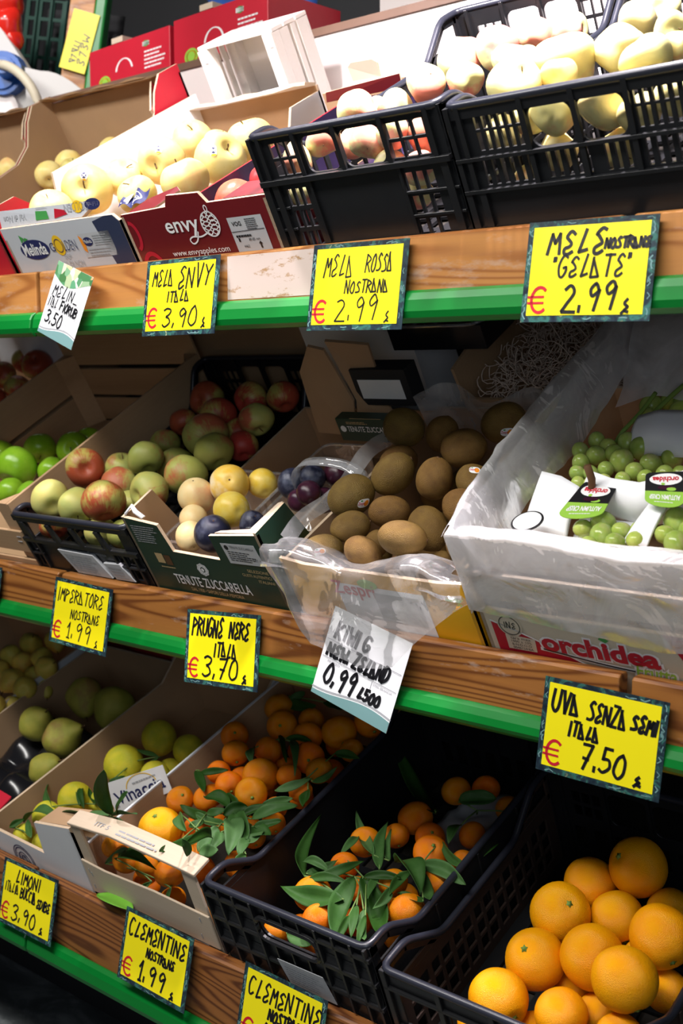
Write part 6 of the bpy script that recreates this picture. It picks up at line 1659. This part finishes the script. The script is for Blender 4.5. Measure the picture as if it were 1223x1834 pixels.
def kb(a, b):   # upstanding film behind the kiwis
    x = .012 + (W - .030) * a; return (x, .345 + .012 * math.sin(8 * a) - .05 * max(0, a - .7) * 3,   .075 + .098 * b * (1 + .10 * math.sin(9 * a)) + .02 * a)
film_sheet(mb, kb, 46, 16, .006, 5)
def kr(a, b):   # right side over the carton edge
    y = .035 + .30 * a; return (W - .014 + .012 * b + .002 * math.sin(14 * a), y, .140 + .045 * b + .030 * math.sin(PI * a) * b + .015 * math.sin(9 * a) * b)
film_sheet(mb, kr, 36, 12, .003, 7)
def kl(a, b):
    y = .02 + .30 * a; return (.0 + .012 * (1 - b), y, .142 + .018 * b + .006 * math.sin(12 * a))
film_sheet(mb, kl, 30, 8, .003, 8)
mb.build('film', M['film_clear'], t, True)
o = t.children[0]
# wood wool box behind
TWW = TM @ Matrix.Translation((-1.005, .410, .085)) @ Matrix.Rotation(R(6), 4, 'X')
carton('wooden_box', 'thin wooden box of pale wood wool behind the kiwis', 'box', 'M', 0, .36, .22, [(0, 0), (.36, 0), (.36, .045), (0, .045)], [(0, .001), (.22, .001), (.22, .115), (0, .100)], .115, 'crate_wood', 'crate_wood', mat=TWW, edge='crate_wood')
mb = MB(); rng = random.Random(8)
for i in range(760):
    x, y = rng.uniform(.03, .33), rng.uniform(.02, .20); z = .018 + .050 * (1 - abs(x - .18) / .2) * rng.random() + .012 * rng.random() + y * .10
    a = rng.uniform(0, 6.28); k = rng.uniform(-70, 70); L = rng.uniform(.02, .075); pts = []
    dz = rng.uniform(-.25, .45); n_ = 9
    for j in range(n_):
        pts.append((min(.348, max(.012, x)), min(.21, max(.012, y)), max(.008, z + .004 * math.sin(j + i)))); x += math.cos(a) * L / n_; y += math.sin(a) * L / n_; z += dz * L / n_; a += k * L / n_
    mb.tube(pts, .0012, 4, flat=.5, caps=False)
for i in range(16):
    x, y, z = rng.uniform(.06, .30), rng.uniform(.03, .18), .04; a = rng.uniform(0, 6.28); pts = []
    for j in range(12): pts.append((min(.345, max(.015, x)), y, z + .055 * math.sin(PI * j / 11))); x += math.cos(a) * .009; y = min(.2, max(.02, y + math.sin(a) * .006)); a += rng.uniform(-.3, .5)
    mb.tube(pts, .0011, 4, flat=.5, caps=False)
o = mb.build('wood_wool', M['wood_wool'], None, True); o.matrix_world = TWW; tag(o, 'tangle of pale wood wool shavings in the thin wooden box', 'wood wool', kind='stuff')

# grape carton
xa, xb = -.748, -.430; W = xb - xa
t = carton('fruit_carton', 'cream printed grape carton with a red ribbon and bold red lettering', 'box', 'M', xa, xb, .395, [(0, 0), (W, 0), (W, .104), (0, .102)], [(0, .001), (.395, .001), (.395, .16), (0, .16)], .16, 'card_cream')
for u0, u1 in ((.112, .150), (.160, .205)):
    mb = MB(); mb.box(.004, W - .004, .0055, .010, u0, u1); mb.build('front_slat', M['crate_wood_pale'], t)
for x in (.012, W - .05): mb = MB(); mb.box(x, x + .032, .0104, .018, .006, .205); mb.build('corner_post', M['crate_wood'], t)
mb = MB(); f = front(-.0005); f2 = front(-.0009); f3 = front(-.0013)
poly(mb, f, [(.012, .084), (.052, .071), (.10, .050), (.15, .030), (.012, .010)], 0); ribbon(mb, f2, _smooth([(.012, .086), (.05, .073), (.10, .052), (.15, .030)]), .0022, 1)
disc(mb, f2, .037, .082, .0165, .0165, 2); ring(mb, f3, .037, .082, .0135, .0135, .0012, 3); hand(mb, f3, 'INE', .029, .046, .078, .087, .0012, 3)
poly(mb, f2, [(.026, .046), (.064, .046), (.066, .066), (.027, .068)], 2)
for i, s in enumerate(('tara max', '1000 ± 10%', 'B.N.D.O.O.', '0046124/BA')): put_text(mb, f3, s, .033, .060, .0618 - .0048 * i, .0652 - .0048 * i, 3)
for ox, oy, mi_ in ((0, -.0000, 1),):
    put_text(mb, f2, 'orchidea', .071, .221, .050, .082, 1, .085)
put_text(mb, f3, 'orchidea', .074, .218, .0525, .0795, 0, .04)
poly(mb, f3, [(.150, .083), (.154, .089), (.163, .083), (.158, .079)], 4)
ribbon(mb, f3, _smooth([(.075, .054), (.11, .050), (.15, .046), (.185, .044)]), .0022, 3); ribbon(mb, f2, _smooth([(.072, .054), (.11, .050), (.15, .046), (.188, .044)]), .005, 1)
put_text(mb, f2, 'Frutta', .183, .236, .034, .058, 1, .06, shear=.2); put_text(mb, f3, 'Frutta', .186, .233, .036, .056, 5, .015, shear=.2)
poly(mb, f, [(.228, .104), (.250, .104), (.285, .030), (.268, .026)], 0)
disc(mb, f, .262, .030, .010, .010, 6)
mb.build('front_print', [M['ink_ribbon'], M['ink_white'], M['card_cream'], M['ink_black'], M['ink_green'], M['ink_lime'], M['stem_brown']], t)
# grape bunches
for gi, (lab, gs) in enumerate(GRAPES):
    c = Vector(gs[0][:3]); t = thing('grape_bunch', lab, 'grapes', TM @ Matrix.Translation(c), 'bunches of green grapes')
    for i, (x, b, u, r_) in enumerate(gs):
        o = bpy.data.objects.new('grape', fruit_mesh('grape', i % 4, 'grape_skin')); COL.objects.link(o); o.parent = t; o.location = Vector((x, b, u)) - c; o.scale = (r_ * 1.03, r_ * 1.03, r_ * 1.14)
        o.rotation_euler = (random.uniform(-.8, .8), random.uniform(-.8, .8), 0)
    mb = MB()
    if gi == 0:
        mb.tube(_smooth([(.020, .005, -.008), (.030, .012, .006), (.036, .030, .010), (.040, .060, .012), (.045, .085, .018)]), .0028, 7); mb.tube(_smooth([(.050, .02, .0), (.058, .045, .012), (.066, .075, .016), (.076, .10, .020)]), .0032, 7)
        mb.tube([(.02, .0, -.012), (.05, -.01, -.016), (.09, .0, -.012)], .002, 6)
    elif gi == 1: mb.tube([(-.028, .03, -.01), (-.026, .032, .015), (-.022, .034, .034), (-.023, .034, .052)], .0045, 8, mi=1)
    else: mb.tube([(0, .03, -.02), (.005, .035, .01), (.01, .045, .018)], .003, 6)
    mb.build('stalk', [M['stem_green'], M['stem_brown']], t, True)
# white foam wraps between the bunches
def foam(label, top, bot, bend=.01, thick=.005):
    c = Vector(top[0]); t = thing('foam_wrap', label, 'foam sheet', TM @ Matrix.Translation(c), 'white foam wraps in the grape carton')
    mb = MB(); mb.grid(lambda a, b: interp(top, a) * (1 - b) + interp(bot, a) * b - c + Vector((0, -bend * math.sin(PI * b), bend * .6 * math.sin(PI * b))), 20, 8)
    o = mb.build('sheet', M['film_foam'], t, True); md = o.modifiers.new('solid', 'SOLIDIFY'); md.thickness = thick; return t
foam('white foam sheet curving in front of the large grape bunch', [(-.652, .155, .192), (-.620, .143, .192), (-.583, .136, .194), (-.554, .147, .197), (-.530, .165, .200)], [(-.665, .150, .150), (-.632, .136, .148), (-.586, .125, .148), (-.553, .135, .15), (-.520, .15, .15)])
foam('white foam corner at the left of the grape carton', [(-.719, .156, .185), (-.690, .150, .184), (-.662, .138, .180)], [(-.715, .075, .150), (-.690, .078, .152), (-.660, .082, .150)], .002)
foam('narrow white foam strip between the front grapes and the right edge', [(-.563, .140, .180), (-.553, .128, .182), (-.545, .120, .182)], [(-.580, .070, .160), (-.566, .066, .165), (-.553, .066, .160)], .004)
foam('upper white foam fold behind the large grape bunch', [(-.662, .300, .172), (-.630, .292, .186), (-.590, .286, .190), (-.545, .284, .190)], [(-.648, .245, .150), (-.615, .235, .165), (-.575, .222, .172), (-.530, .215, .175)], .012)
foam('white foam floor sheet under the front grapes', [(-.665, .132, .147), (-.62, .122, .147), (-.572, .12, .147)], [(-.650, .062, .140), (-.61, .055, .142), (-.586, .055, .14)], .0)
# grape tags
def grape_tag(label, q):
    c = Vector(q[0]); t = thing('grape_tag', label, 'label', TM @ Matrix.Translation(c), 'black and green grape tags'); q = [Vector(p) - c for p in q]
    nn = (q[1] - q[0]).cross(q[3] - q[0]).normalized(); nn = nn if nn.z > 0 else -nn
    def fn(x, y, l=.0008): return q[0] * (1 - x) * (1 - y) + q[1] * x * (1 - y) + q[2] * x * y + q[3] * (1 - x) * y + nn * l   # y runs down
    rr = lambda x0, x1, y0, y1, r_: [(x0 + r_ * (1 - math.cos(a)), y0 + r_ * (1 - math.sin(a))) for a in [PI / 2 * i / 4 for i in range(5)]] + [(x1 - r_ * (1 - math.sin(a)), y0 + r_ * (1 - math.cos(a))) for a in [PI / 2 * i / 4 for i in range(5)]] + [(x1, y1), (x0, y1)]
    mb = MB(); mb.prism([fn(x, y, 0) for x, y in rr(0, 1, 0, .56, .12)], nn * .0008); o = recalc(mb.build('upper_tag', M['ink_black'], t))
    mb = MB(); pts = [(0, .56), (1, .56)] + [(1 - .5 * (1 - math.cos(a)), .80 + .2 * math.sin(a)) for a in [PI * i / 12 for i in range(13)]]; mb.prism([fn(x, y, 0) for x, y in pts], nn * .0008); recalc(mb.build('lower_tag', M['ink_lime'], t))
    mb = MB(); g = lambda x, y: fn(x, y, .0012); h = lambda x, y: fn(x, y, .0016)
    disc(mb, g, .5, .22, .40, .17, 0); put_text(mb, h, 'orchidea', .82, .18, .15, .30, 1, .03); disc(mb, h, .45, .36, .05, .035, 2)
    disc(mb, g, .52, .46, .20, .06, 4); disc(mb, g, .66, .50, .12, .05, 2)
    put_text(mb, g, 'AUTUMN CRISP', .90, .12, .66, .80, 3, .03, shear=-.2); lines(mb, g, .25, .75, .86, .90, 1, .5, 3)
    mb.build('tag_print', [M['ink_white'], M['ink_red'], M['ink_lime'], M['ink_white'], M['plum_purple']], t)
    return t
grape_tag('black and green tag lying at the left of the grape carton', [(-.657, .143, .187), (-.611, .134, .190), (-.608, .080, .185), (-.663, .074, .183)])
grape_tag('black and green tag at the right edge of the photo in the grape carton', [(-.579, .144, .203), (-.533, .150, .204), (-.518, .096, .194), (-.562, .098, .194)])
t = thing('round_label', 'small round white sticker with a black rim by the brown grape stalk', 'label', TM @ Matrix.Translation((-.690, .062, .186)))
mb = MB(); mb.tube([(0, 0, 0), (0, 0, .001)], .019, 24); mb.build('rim', M['ink_black'], t); mb = MB(); mb.tube([(0, 0, .0012), (0, 0, .0016)], .0165, 24); mb.build('face', M['paper_white'], t)
# grape liner film
t = thing('liner_bag', 'milky plastic liner wrapped over the grape carton', 'plastic bag', TM @ Matrix.Translation((xa, 0, 0)))
mb = MB()
def gf(a, b):
    x = -.002 + (W + .03) * a
    prof = [(.020, .205), (.006, .216), (-.010, .214), (-.013, .195), (-.014, .170), (-.014, .145), (-.014, .122), (-.013, .108 )]
    q = interp([(p[0], p[1], 0) for p in prof], b)
    return (x, q.x, q.y + .004 * math.sin(7 * a) - .010 * math.sin(PI * a) * b)
film_sheet(mb, gf, 64, 34, .0045, 12)
def gl_(a, b):   # left wall of film rising to the back
    y = -.004 + .50 * a
    return (-.010 + .050 * b - .02 * math.sin(PI * a) , y, .172 + .060 * (1 - abs(b - .35) * 1.2) + .012 * a + .008 * math.sin(9 * a) * b - .05 * max(0, b - .5))
film_sheet(mb, gl_, 54, 16, .006, 14)
def gs(a, b):    # outer left skirt
    y = -.010 + .46 * a
    return (-.003, y, .215 - (.115 - .06 * a) * b + .010 * a)
film_sheet(mb, gs, 40, 12, .0015, 15)
def gt(a, b):    # back sheet at upper right
    return (.02 + (W - .035) * a, .36 + .13 * b, .150 + .10 * b + .02 * math.sin(6 * a))
film_sheet(mb, gt, 30, 12, .010, 17)
mb.build('film', M['film_milky'], t, True)
# ================================================================== BOTTOM TIER
TB = tier_matrix('B')
# small pears at the far left
carton('fruit_carton', 'grey carton of small yellow pears at the far left of the bottom tier', 'box', 'B', -2.36, -2.010, .52, [(0, 0), (.35, 0), (.35, .10), (0, .10)], [(0, .001), (.52, .001), (.52, .11), (0, .10)], .12, 'card_grey', group='bottom tier cartons')
# green pears in black moulded tray
xa, xb = -2.000, -1.712; W = xb - xa
t = carton('fruit_carton', 'brown carton of large green pears with an empty black tray', 'box', 'B', xa, xb, .50, [(0, 0), (W, 0), (W, .085), (W - .05, .09), (0, .09)], [(0, .001), (.50, .001), (.50, .10), (.0, .095)], .10, 'cardboard', group='bottom tier cartons')
mb = MB(); mb.prism([(W - .075, .02, .086), (W - .008, .02, .088), (W - .008, .065, .098), (W - .06, .07, .098)], (0, .002, .003)); recalc(mb.build('red_print_flap', M['ink_ribbon'], t))
mb = MB()
def tr(a, b):
    x, y = .012 + (W - .024) * a, .015 + .30 * b
    return (x, y, .018 + .030 * abs(math.sin(3.0 * PI * a)) * abs(math.sin(3.4 * PI * b)) + .006 * math.sin(20 * a))
mb.grid(tr, 36, 36); o = mb.build('moulded_tray', M['dark_tray'], t, True); o.modifiers.new('solid', 'SOLIDIFY').thickness = .001
t = thing('plastic_bag', 'folded red and clear film bag behind the green pears', 'plastic bag', TB @ Matrix.Translation((-2.09, .526, .03)))
mb = MB(); mb.grid(lambda a, b: (.30 * a, .03 * math.sin(5 * a + 2 * b) + .04 * b, .085 * b + .012 * math.sin(8 * a)), 20, 8); o = mb.build('film', M['red_film'], t, True); o.modifiers.new('solid', 'SOLIDIFY').thickness = .001
# lemons
xa, xb = -1.697, -1.430; W = xb - xa
t = carton('fruit_carton', 'white corrugated carton of lemons with a tall right corner', 'box', 'B', xa, xb, .50, [(0, 0), (W, 0), (W, .176), (.165, .156), (.155, .090), (.0, .098)], [(0, .001), (.50, .001), (.50, .16), (.42, .112), (.05, .110), (.0, .17)], .17, 'white_card', group='bottom tier cartons', left_poly=[(0, .001), (.50, .001), (.50, .16), (.42, .112), (.0, .108)])
mb = MB(); mb.prism([(W - .001, .006, .176), (.170, .006, .156), (.180, .042, .160), (W - .004, .050, .172)], (0, .001, -.004), 0, 0, 1); recalc(mb.build('corner_flap', [M['cardboard'], M['cardboard_edge']], t))
mb = MB(); f = front(-.0006)
for r_ in (.024, .020, .012, .006): ring(mb, f, .080, .052, r_ * 1.15, r_ * 1.2, .0022)
lines(mb, f, .062, .098, .040, .064, 5, .35)
mb.build('front_print', M['ink_navy'], t)
t = thing('advert_card', 'white card printed Vinaccia leaning among the lemons', 'card', TB @ Matrix.Translation((-1.503, .124, .083)) @ Matrix.Rotation(R(24), 4, 'Z') @ Matrix.Rotation(R(-14), 4, 'X') @ Matrix.Rotation(R(-17), 4, 'Y'))
mb = MB(); mb.prism([(0, 0, 0), (.118, 0, .004), (.124, 0, .050), (.004, 0, .056)], (0, .001, 0)); recalc(mb.build('sheet', M['paper_white'], t)); mb = MB(); f = front(-.0006)
put_text(mb, f, 'Vinaccia', .012, .112, .014, .036, 0, .012); ring(mb, f, .070, .030, .030, .022, .0016, 1, 20, .1, 2.9); lines(mb, f, .055, .105, .038, .044, 1, .5, 2); put_text(mb, f, 'di', .006, .013, .010, .017, 0); lines(mb, f, .03, .09, .006, .010, 1, .5, 2)
mb.build('print', [M['ink_navy'], M['ink_gold'], M['ink_grey']], t)
t = thing('paper_sheet', 'pale paper lying at the back behind the lemon carton', 'paper', TB @ Matrix.Translation((-1.640, .515, .03)))
mb = MB(); mb.prism([(0, 0, 0), (.15, 0, -.005), (.15, .0, .060), (.01, 0, .055)], (0, .002, 0)); recalc(mb.build('sheet', M['film_foam'], t))
# slatted wooden crate of clementines
xa, xb = -1.424, -1.140; W = xb - xa; cp = M['crate_wood_pale']
t = thing('wooden_crate', 'pale slatted wooden crate of clementines with leaves', 'crate', TB @ Matrix.Translation((xa, 0, 0)), 'wooden fruit crates')
mb = MB(); mb.box(.005, W - .005, .018, .50, .001, .006); mb.build('base', M['deck_board'], t)  # dark base colour paints in the shade of the gaps between clementines
mb = MB(); mb.prism([(.000, -.004, .058), (.060, -.004, .060), (.150, -.004, .058), (W, -.004, .056), (W, -.004, .116), (.17, -.004, .121), (.055, -.004, .117), (0, -.004, .122)], (0, .0035, 0)); recalc(mb.build('front_slat', cp, t, bevel=.0008, seg=1))
mb = MB(); mb.prism([(.0, -.002, .187), (.10, .0, .193), (W - .02, -.002, .188), (W, -.002, .186), (W, .030, .189), (.10, .032, .195), (0, .026, .190)], (0, 0, .005)); o = recalc(mb.build('top_slat', cp, t, bevel=.0008, seg=1))
mb = MB(); g = lambda x, y: (x, y, .1988 - abs(x - .1) * .02); put_text(mb, g, 'ITF 5', .058, .090, .008, .016); lines(mb, g, .11, .22, .006, .02, 2, .4); mb.build('stamp', M['ink_grey'], o)
for x, w_ in ((.004, .022), (W - .030, .026)):
    mb = MB(); mb.prism([(x, 0, .002), (x + w_, 0, .002), (x + w_, .004, .002), (x, .016, .002)], (0, 0, .184)); recalc(mb.build('corner_post', cp, t))
for xw in (.0, W - .004):
    mb = MB(); mb.box(xw, xw + .004, .017, .50, .010, .136) if xw == 0 else mb.box(xw, xw + .004, .006, .50, .010, .130); o = mb.build('side_board', M['crate_wood_deep'], t, bevel=.0006, seg=1)
mb = MB(); mb.box(0, W, .502, .506, .01, .17); mb.build('back_slat', M['crate_wood'], t)
mb = MB(); mb.box(.0, .004, .017, .50, .1364, .139); mb.build('side_lath', M['white_card'], t)
mb = MB()
for x, u in ((.012, .10), (.016, .094), (.010, .068), (.262, .10), (.252, .066)): mb.box(x, x + .0014, -.0046, -.004, u, u + .008)
mb.build('staple', M['steel_grey'], t)
# black crates
t, W = black_crate('black ribbed plastic crate of leafy clementines with a hand hole', 'B', -1.126, -.836, .50, .190, .152, .092, .405, 'ribs')
mb = MB(); mb.prism([(.115, -.0075, .100), (.195, -.0075, .102), (.206, -.0075, .060), (.126, -.0075, .060)], (0, .001, 0)); o = recalc(mb.build('paper_sticker', M['ink_grey'], t))
mb = MB(); g = lambda x, u: (x - (u - .06) * .24, -.0081, u); lines(mb, g, .132, .200, .064, .098, 8, .3); mb.build('small_print', M['ink_grey'], o)
black_crate('black open-lattice plastic crate of oranges at the lower right', 'B', -.826, -.512, .40, .166, .121, .112, .292, 'open')
t = thing('newspaper', 'crumpled grey paper lining the back of the black clementine crate', 'paper', TB @ Matrix.Translation((-1.02, .30, .012)))
mb = MB(); mb.grid(lambda a, b: (.165 * a, .16 * b, .012 + .012 * mnoise.noise((a * 5, b * 5, 3)) + .006 * math.sin(9 * a + 4 * b)), 20, 16); o = mb.build('sheet', M['paper_label'], t, True); o.modifiers.new('solid', 'SOLIDIFY').thickness = .0008
# stray leaf on the board
t = thing('clementine_leaf', 'single bright green leaf lying on the lower board beside the wooden crate', 'leaf', Matrix.Translation((-1.352, 1.052, .4555)))
mb = MB(); rng = random.Random(21)
mb.grid(lambda a, b: (.040 - .085 * b, -.004 + (a - .5) * .034 * max(.03, math.sin(PI * min(1, b)) ** .7), .003 + .006 * math.sin(PI * b) + abs(a - .5) * .006), 6, 14); o = mb.build('blade', M['leaf_fresh'], t, True); o.modifiers.new('solid', 'SOLIDIFY').thickness = .0005
# ================================================================== FRUIT
KIND = {'golden': ('apple', 'apple', 'apple_golden', 'golden apples in the grey printed carton'), 'leftbox': ('apple', 'apple', 'apple_golden', 'golden apples in the red carton'),
 'envy': ('apple', 'apple', 'apple_envy', 'red apples in the maroon carton'), 'A': ('apple', 'rustic', 'apple_rustic', 'apples in the grid crate'), 'B': ('apple', 'rustic', 'apple_gelate', 'apples in the slotted crate'),
 'redfar': ('apple', 'apple', 'apple_imperator_red', 'red apples at the far left'), 'green': ('apple', 'apple', 'apple_granny', 'green apples in the wooden crate'), 'imper': ('apple', 'apple', None, 'mixed apples in the small black crate'),
 'plum': ('plum', 'plum', None, 'plums in the green carton'), 'plumd': ('plum', 'plum', 'plum_purple', 'dark plums in the clear punnet'), 'kiwi': ('kiwi', 'kiwi', 'kiwi_skin', 'kiwis in the yellow carton'),
 'spear': ('pear', 'pear', 'pear_small', 'small yellow pears'), 'pear': ('pear', 'pear', 'pear_green', 'large green pears'), 'lemon': ('lemon', 'lemon', 'lemon_peel', 'lemons in the white carton'),
 'clem': ('clementine', 'clem', 'clementine_peel', 'clementines in the wooden crate'), 'bclem': ('clementine', 'clem', 'clementine_peel', 'clementines in the black crate'), 'orange': ('orange', 'orange', 'orange_peel', 'oranges in the black crate')}
IMP = 'red mix mix green mix yellow yellow red red yellow green green greenred green green green red red red redgreen mix red red mix yellow red'.split()
IMPM = {'red': 'apple_imperator_red', 'mix': 'apple_imperator_mix', 'green': 'apple_imperator_green', 'yellow': 'apple_imperator_yellow', 'greenred': 'apple_imperator_mix', 'redgreen': 'apple_imperator_red'}
PLM = ['plum_yellow', 'plum_cream', 'plum_yellow', 'plum_cream', 'plum_cream', 'plum_blue', 'plum_blue', 'plum_yellow']
STICK = {('golden', 1): ('apple', 1.35, 0), ('golden', 5): ('apple', 1.2, 0), ('golden', 6): ('apple', 1.25, 0)}
KSTICK = {7: (.6, -.35), 8: (.15, -.45), 14: (-.25, -.15), 21: None, 20: (.1, .2), 6: (.0, .7)}
BIG = {('B', 0): 'rustic', ('bclem', 11): 'clem'}
fr = random.Random(77)
for key, (tier, rows) in FRUIT.items():
    nm, shp, mt, grp = KIND[key]
    for i, (x, b, u, r_, pole, el, lab) in enumerate(rows):
        mat = mt or (IMPM[IMP[i]] if key == 'imper' else PLM[i]); s = shp
        if key == 'clem' and i == 3: s = 'clemnip'
        if key == 'clem' and i == 23: s, mat = 'orange', 'orange_peel'
        if key == 'plumd' and i in (0, 1): mat = 'plum_blue'
        if key == 'pear' and i in (1, 4): s = 'mango'
        var = i % 5; me = fruit_mesh(s, var, mat)
        o = bpy.data.objects.new('fruit' if key == 'clem' and i in (23, 32) else nm, me); COL.objects.link(o)
        if o.name.startswith('fruit'): o.name = 'citrus_fruit'
        o.location = tw(tier, x, b, u); o.rotation_mode = 'QUATERNION'
        if key == 'spear' and i in (1, 5): pole = tuple(-q for q in pole)
        roll = fr.uniform(0, 6.28); o.rotation_quaternion = pole_quat(pole, roll)
        if key == 'kiwi': q = 2 * r_ / (1 + el); o.scale = (q * .99, q * .99, q * el * .99)
        elif s in ('pear', 'mango'): o.scale = (r_ * (1.02 if key == 'pear' else 1.0),) * 3
        else: o.scale = (r_ * (.97 if nm == 'apple' else 1),) * 3
        tag(o, lab, nm if nm != 'citrus_fruit' else 'fruit', grp)
        if nm == 'apple':
            if key in ('golden', 'leftbox', 'envy') or fr.random() < .35: child('stem', small_mesh('stem' + str(i % 3), lambda mb: stem_shape(mb, (.1, .25, -.2)[i % 3], .42), M['stem_brown']), o)
            child('calyx', small_mesh('calyx', calyx_shape, M['stem_brown']), o)
        elif nm in ('orange', 'clementine'): child('stem_scar', small_mesh('stem_scar', scar_shape, M['stem_green']), o).scale = (1, 1, 1 if s == 'orange' else .93)
        elif nm == 'pear':
            child('calyx', small_mesh('calyx', calyx_shape, M['stem_brown']), o).location = (0, 0, -.10)
            child('stem', small_mesh('pear_stem', lambda mb: mb.tube([(0, 0, 1.14 if s == 'pear' else .94), (.03, 0, 1.35), (.1, .02, 1.5)], .04, 6), M['stem_brown']), o)
        elif nm == 'kiwi':
            child('stem_end', small_mesh('kiwi_end', lambda mb: (mb.tube([(0, 0, .93), (0, 0, 1.035)], .10, 10), mb.tube([(0, 0, -.93), (0, 0, -1.03)], .07, 8)), M['stem_brown']), o)
        elif nm == 'plum': child('stem_pit', small_mesh('plum_pit', lambda mb: mb.tube([(0, 0, .90), (0, 0, .955)], .05, 8), M['stem_brown']), o)
        st = KSTICK.get(i) if key == 'kiwi' else None
        if (key, i) in STICK or st:
            # aim the printed sticker at the aisle side of the fruit
            d = (CAM - o.location).normalized()
            if st: d = (d * (1 - st[0] ** 2 - st[1] ** 2) ** .5 + RIGHT * st[0] + UP * st[1]).normalized()
            else: d = (d * .86 + UP * (.35 if i == 1 else .25) - RIGHT * .15 + (UP * .05)).normalized()
            loc = o.rotation_quaternion.inverted() @ d; loc = Vector((loc.x / o.scale.x, loc.y / o.scale.y, loc.z / o.scale.z)).normalized()
            th, ph = math.acos(max(-1, min(1, loc.z))), math.atan2(loc.y, loc.x)
            fn = kiwi_fn(var) if key == 'kiwi' else apple_fn(var + .3)
            # keep the print upright
            e = 1e-3; c0 = Vector(fn(th, ph)); dt = Vector(fn(th - e, ph)) - c0
            wdt = o.rotation_quaternion @ Vector((dt.x * o.scale.x, dt.y * o.scale.y, dt.z * o.scale.z)); ang = math.atan2(wdt.dot(RIGHT), wdt.dot(UP))
            sticker(o, fn, th, ph, .30 if key == 'kiwi' else .24, 'kiwi' if key == 'kiwi' else 'apple', ang + (.15 if i == 14 else 0))
# fruit half seen in the dark gaps below the heaps
def filler(key, n, lab, x0, x1, b0, b1, u, r_):
    tier, rows = FRUIT[key]; nm, shp, mt, grp = KIND[key]; have = [(Vector(q[:3]), q[3]) for q in rows]; rg = random.Random(key); tries = 0
    while n and tries < 4000:
        tries += 1; p = Vector((rg.uniform(x0 + r_, x1 - r_), rg.uniform(b0, b1), u + rg.uniform(0, .025)))
        if any((p - q).length < (r_ + k) * .97 for q, k in have): continue
        have.append((p, r_)); n -= 1
        o = bpy.data.objects.new(nm, fruit_mesh(shp, rg.randrange(5), mt)); COL.objects.link(o); o.location = tw(tier, *p); o.rotation_euler = (rg.uniform(0, 6), rg.uniform(0, 6), 0)
        o.scale = (r_,) * 3; tag(o, lab, nm, grp)
filler('kiwi', 16, 'kiwi deep in the dark gaps of the heap', -1.04, -.75, .04, .33, .035, .024)
filler('clem', 16, 'clementine deep in the dark gaps of the heap', -1.415, -1.145, .04, .45, .035, .0215)
filler('bclem', 10, 'clementine deep in the gaps among leaves of the black crate', -1.113, -.849, .04, .25, .032, .0205)
for lab, kind, nm, ls in LEAVES: make_sprig(lab, nm, kind, ls, 'leafy citrus twigs')
# leaf scrap on the speckled red apple
bpy.context.view_layer.update()
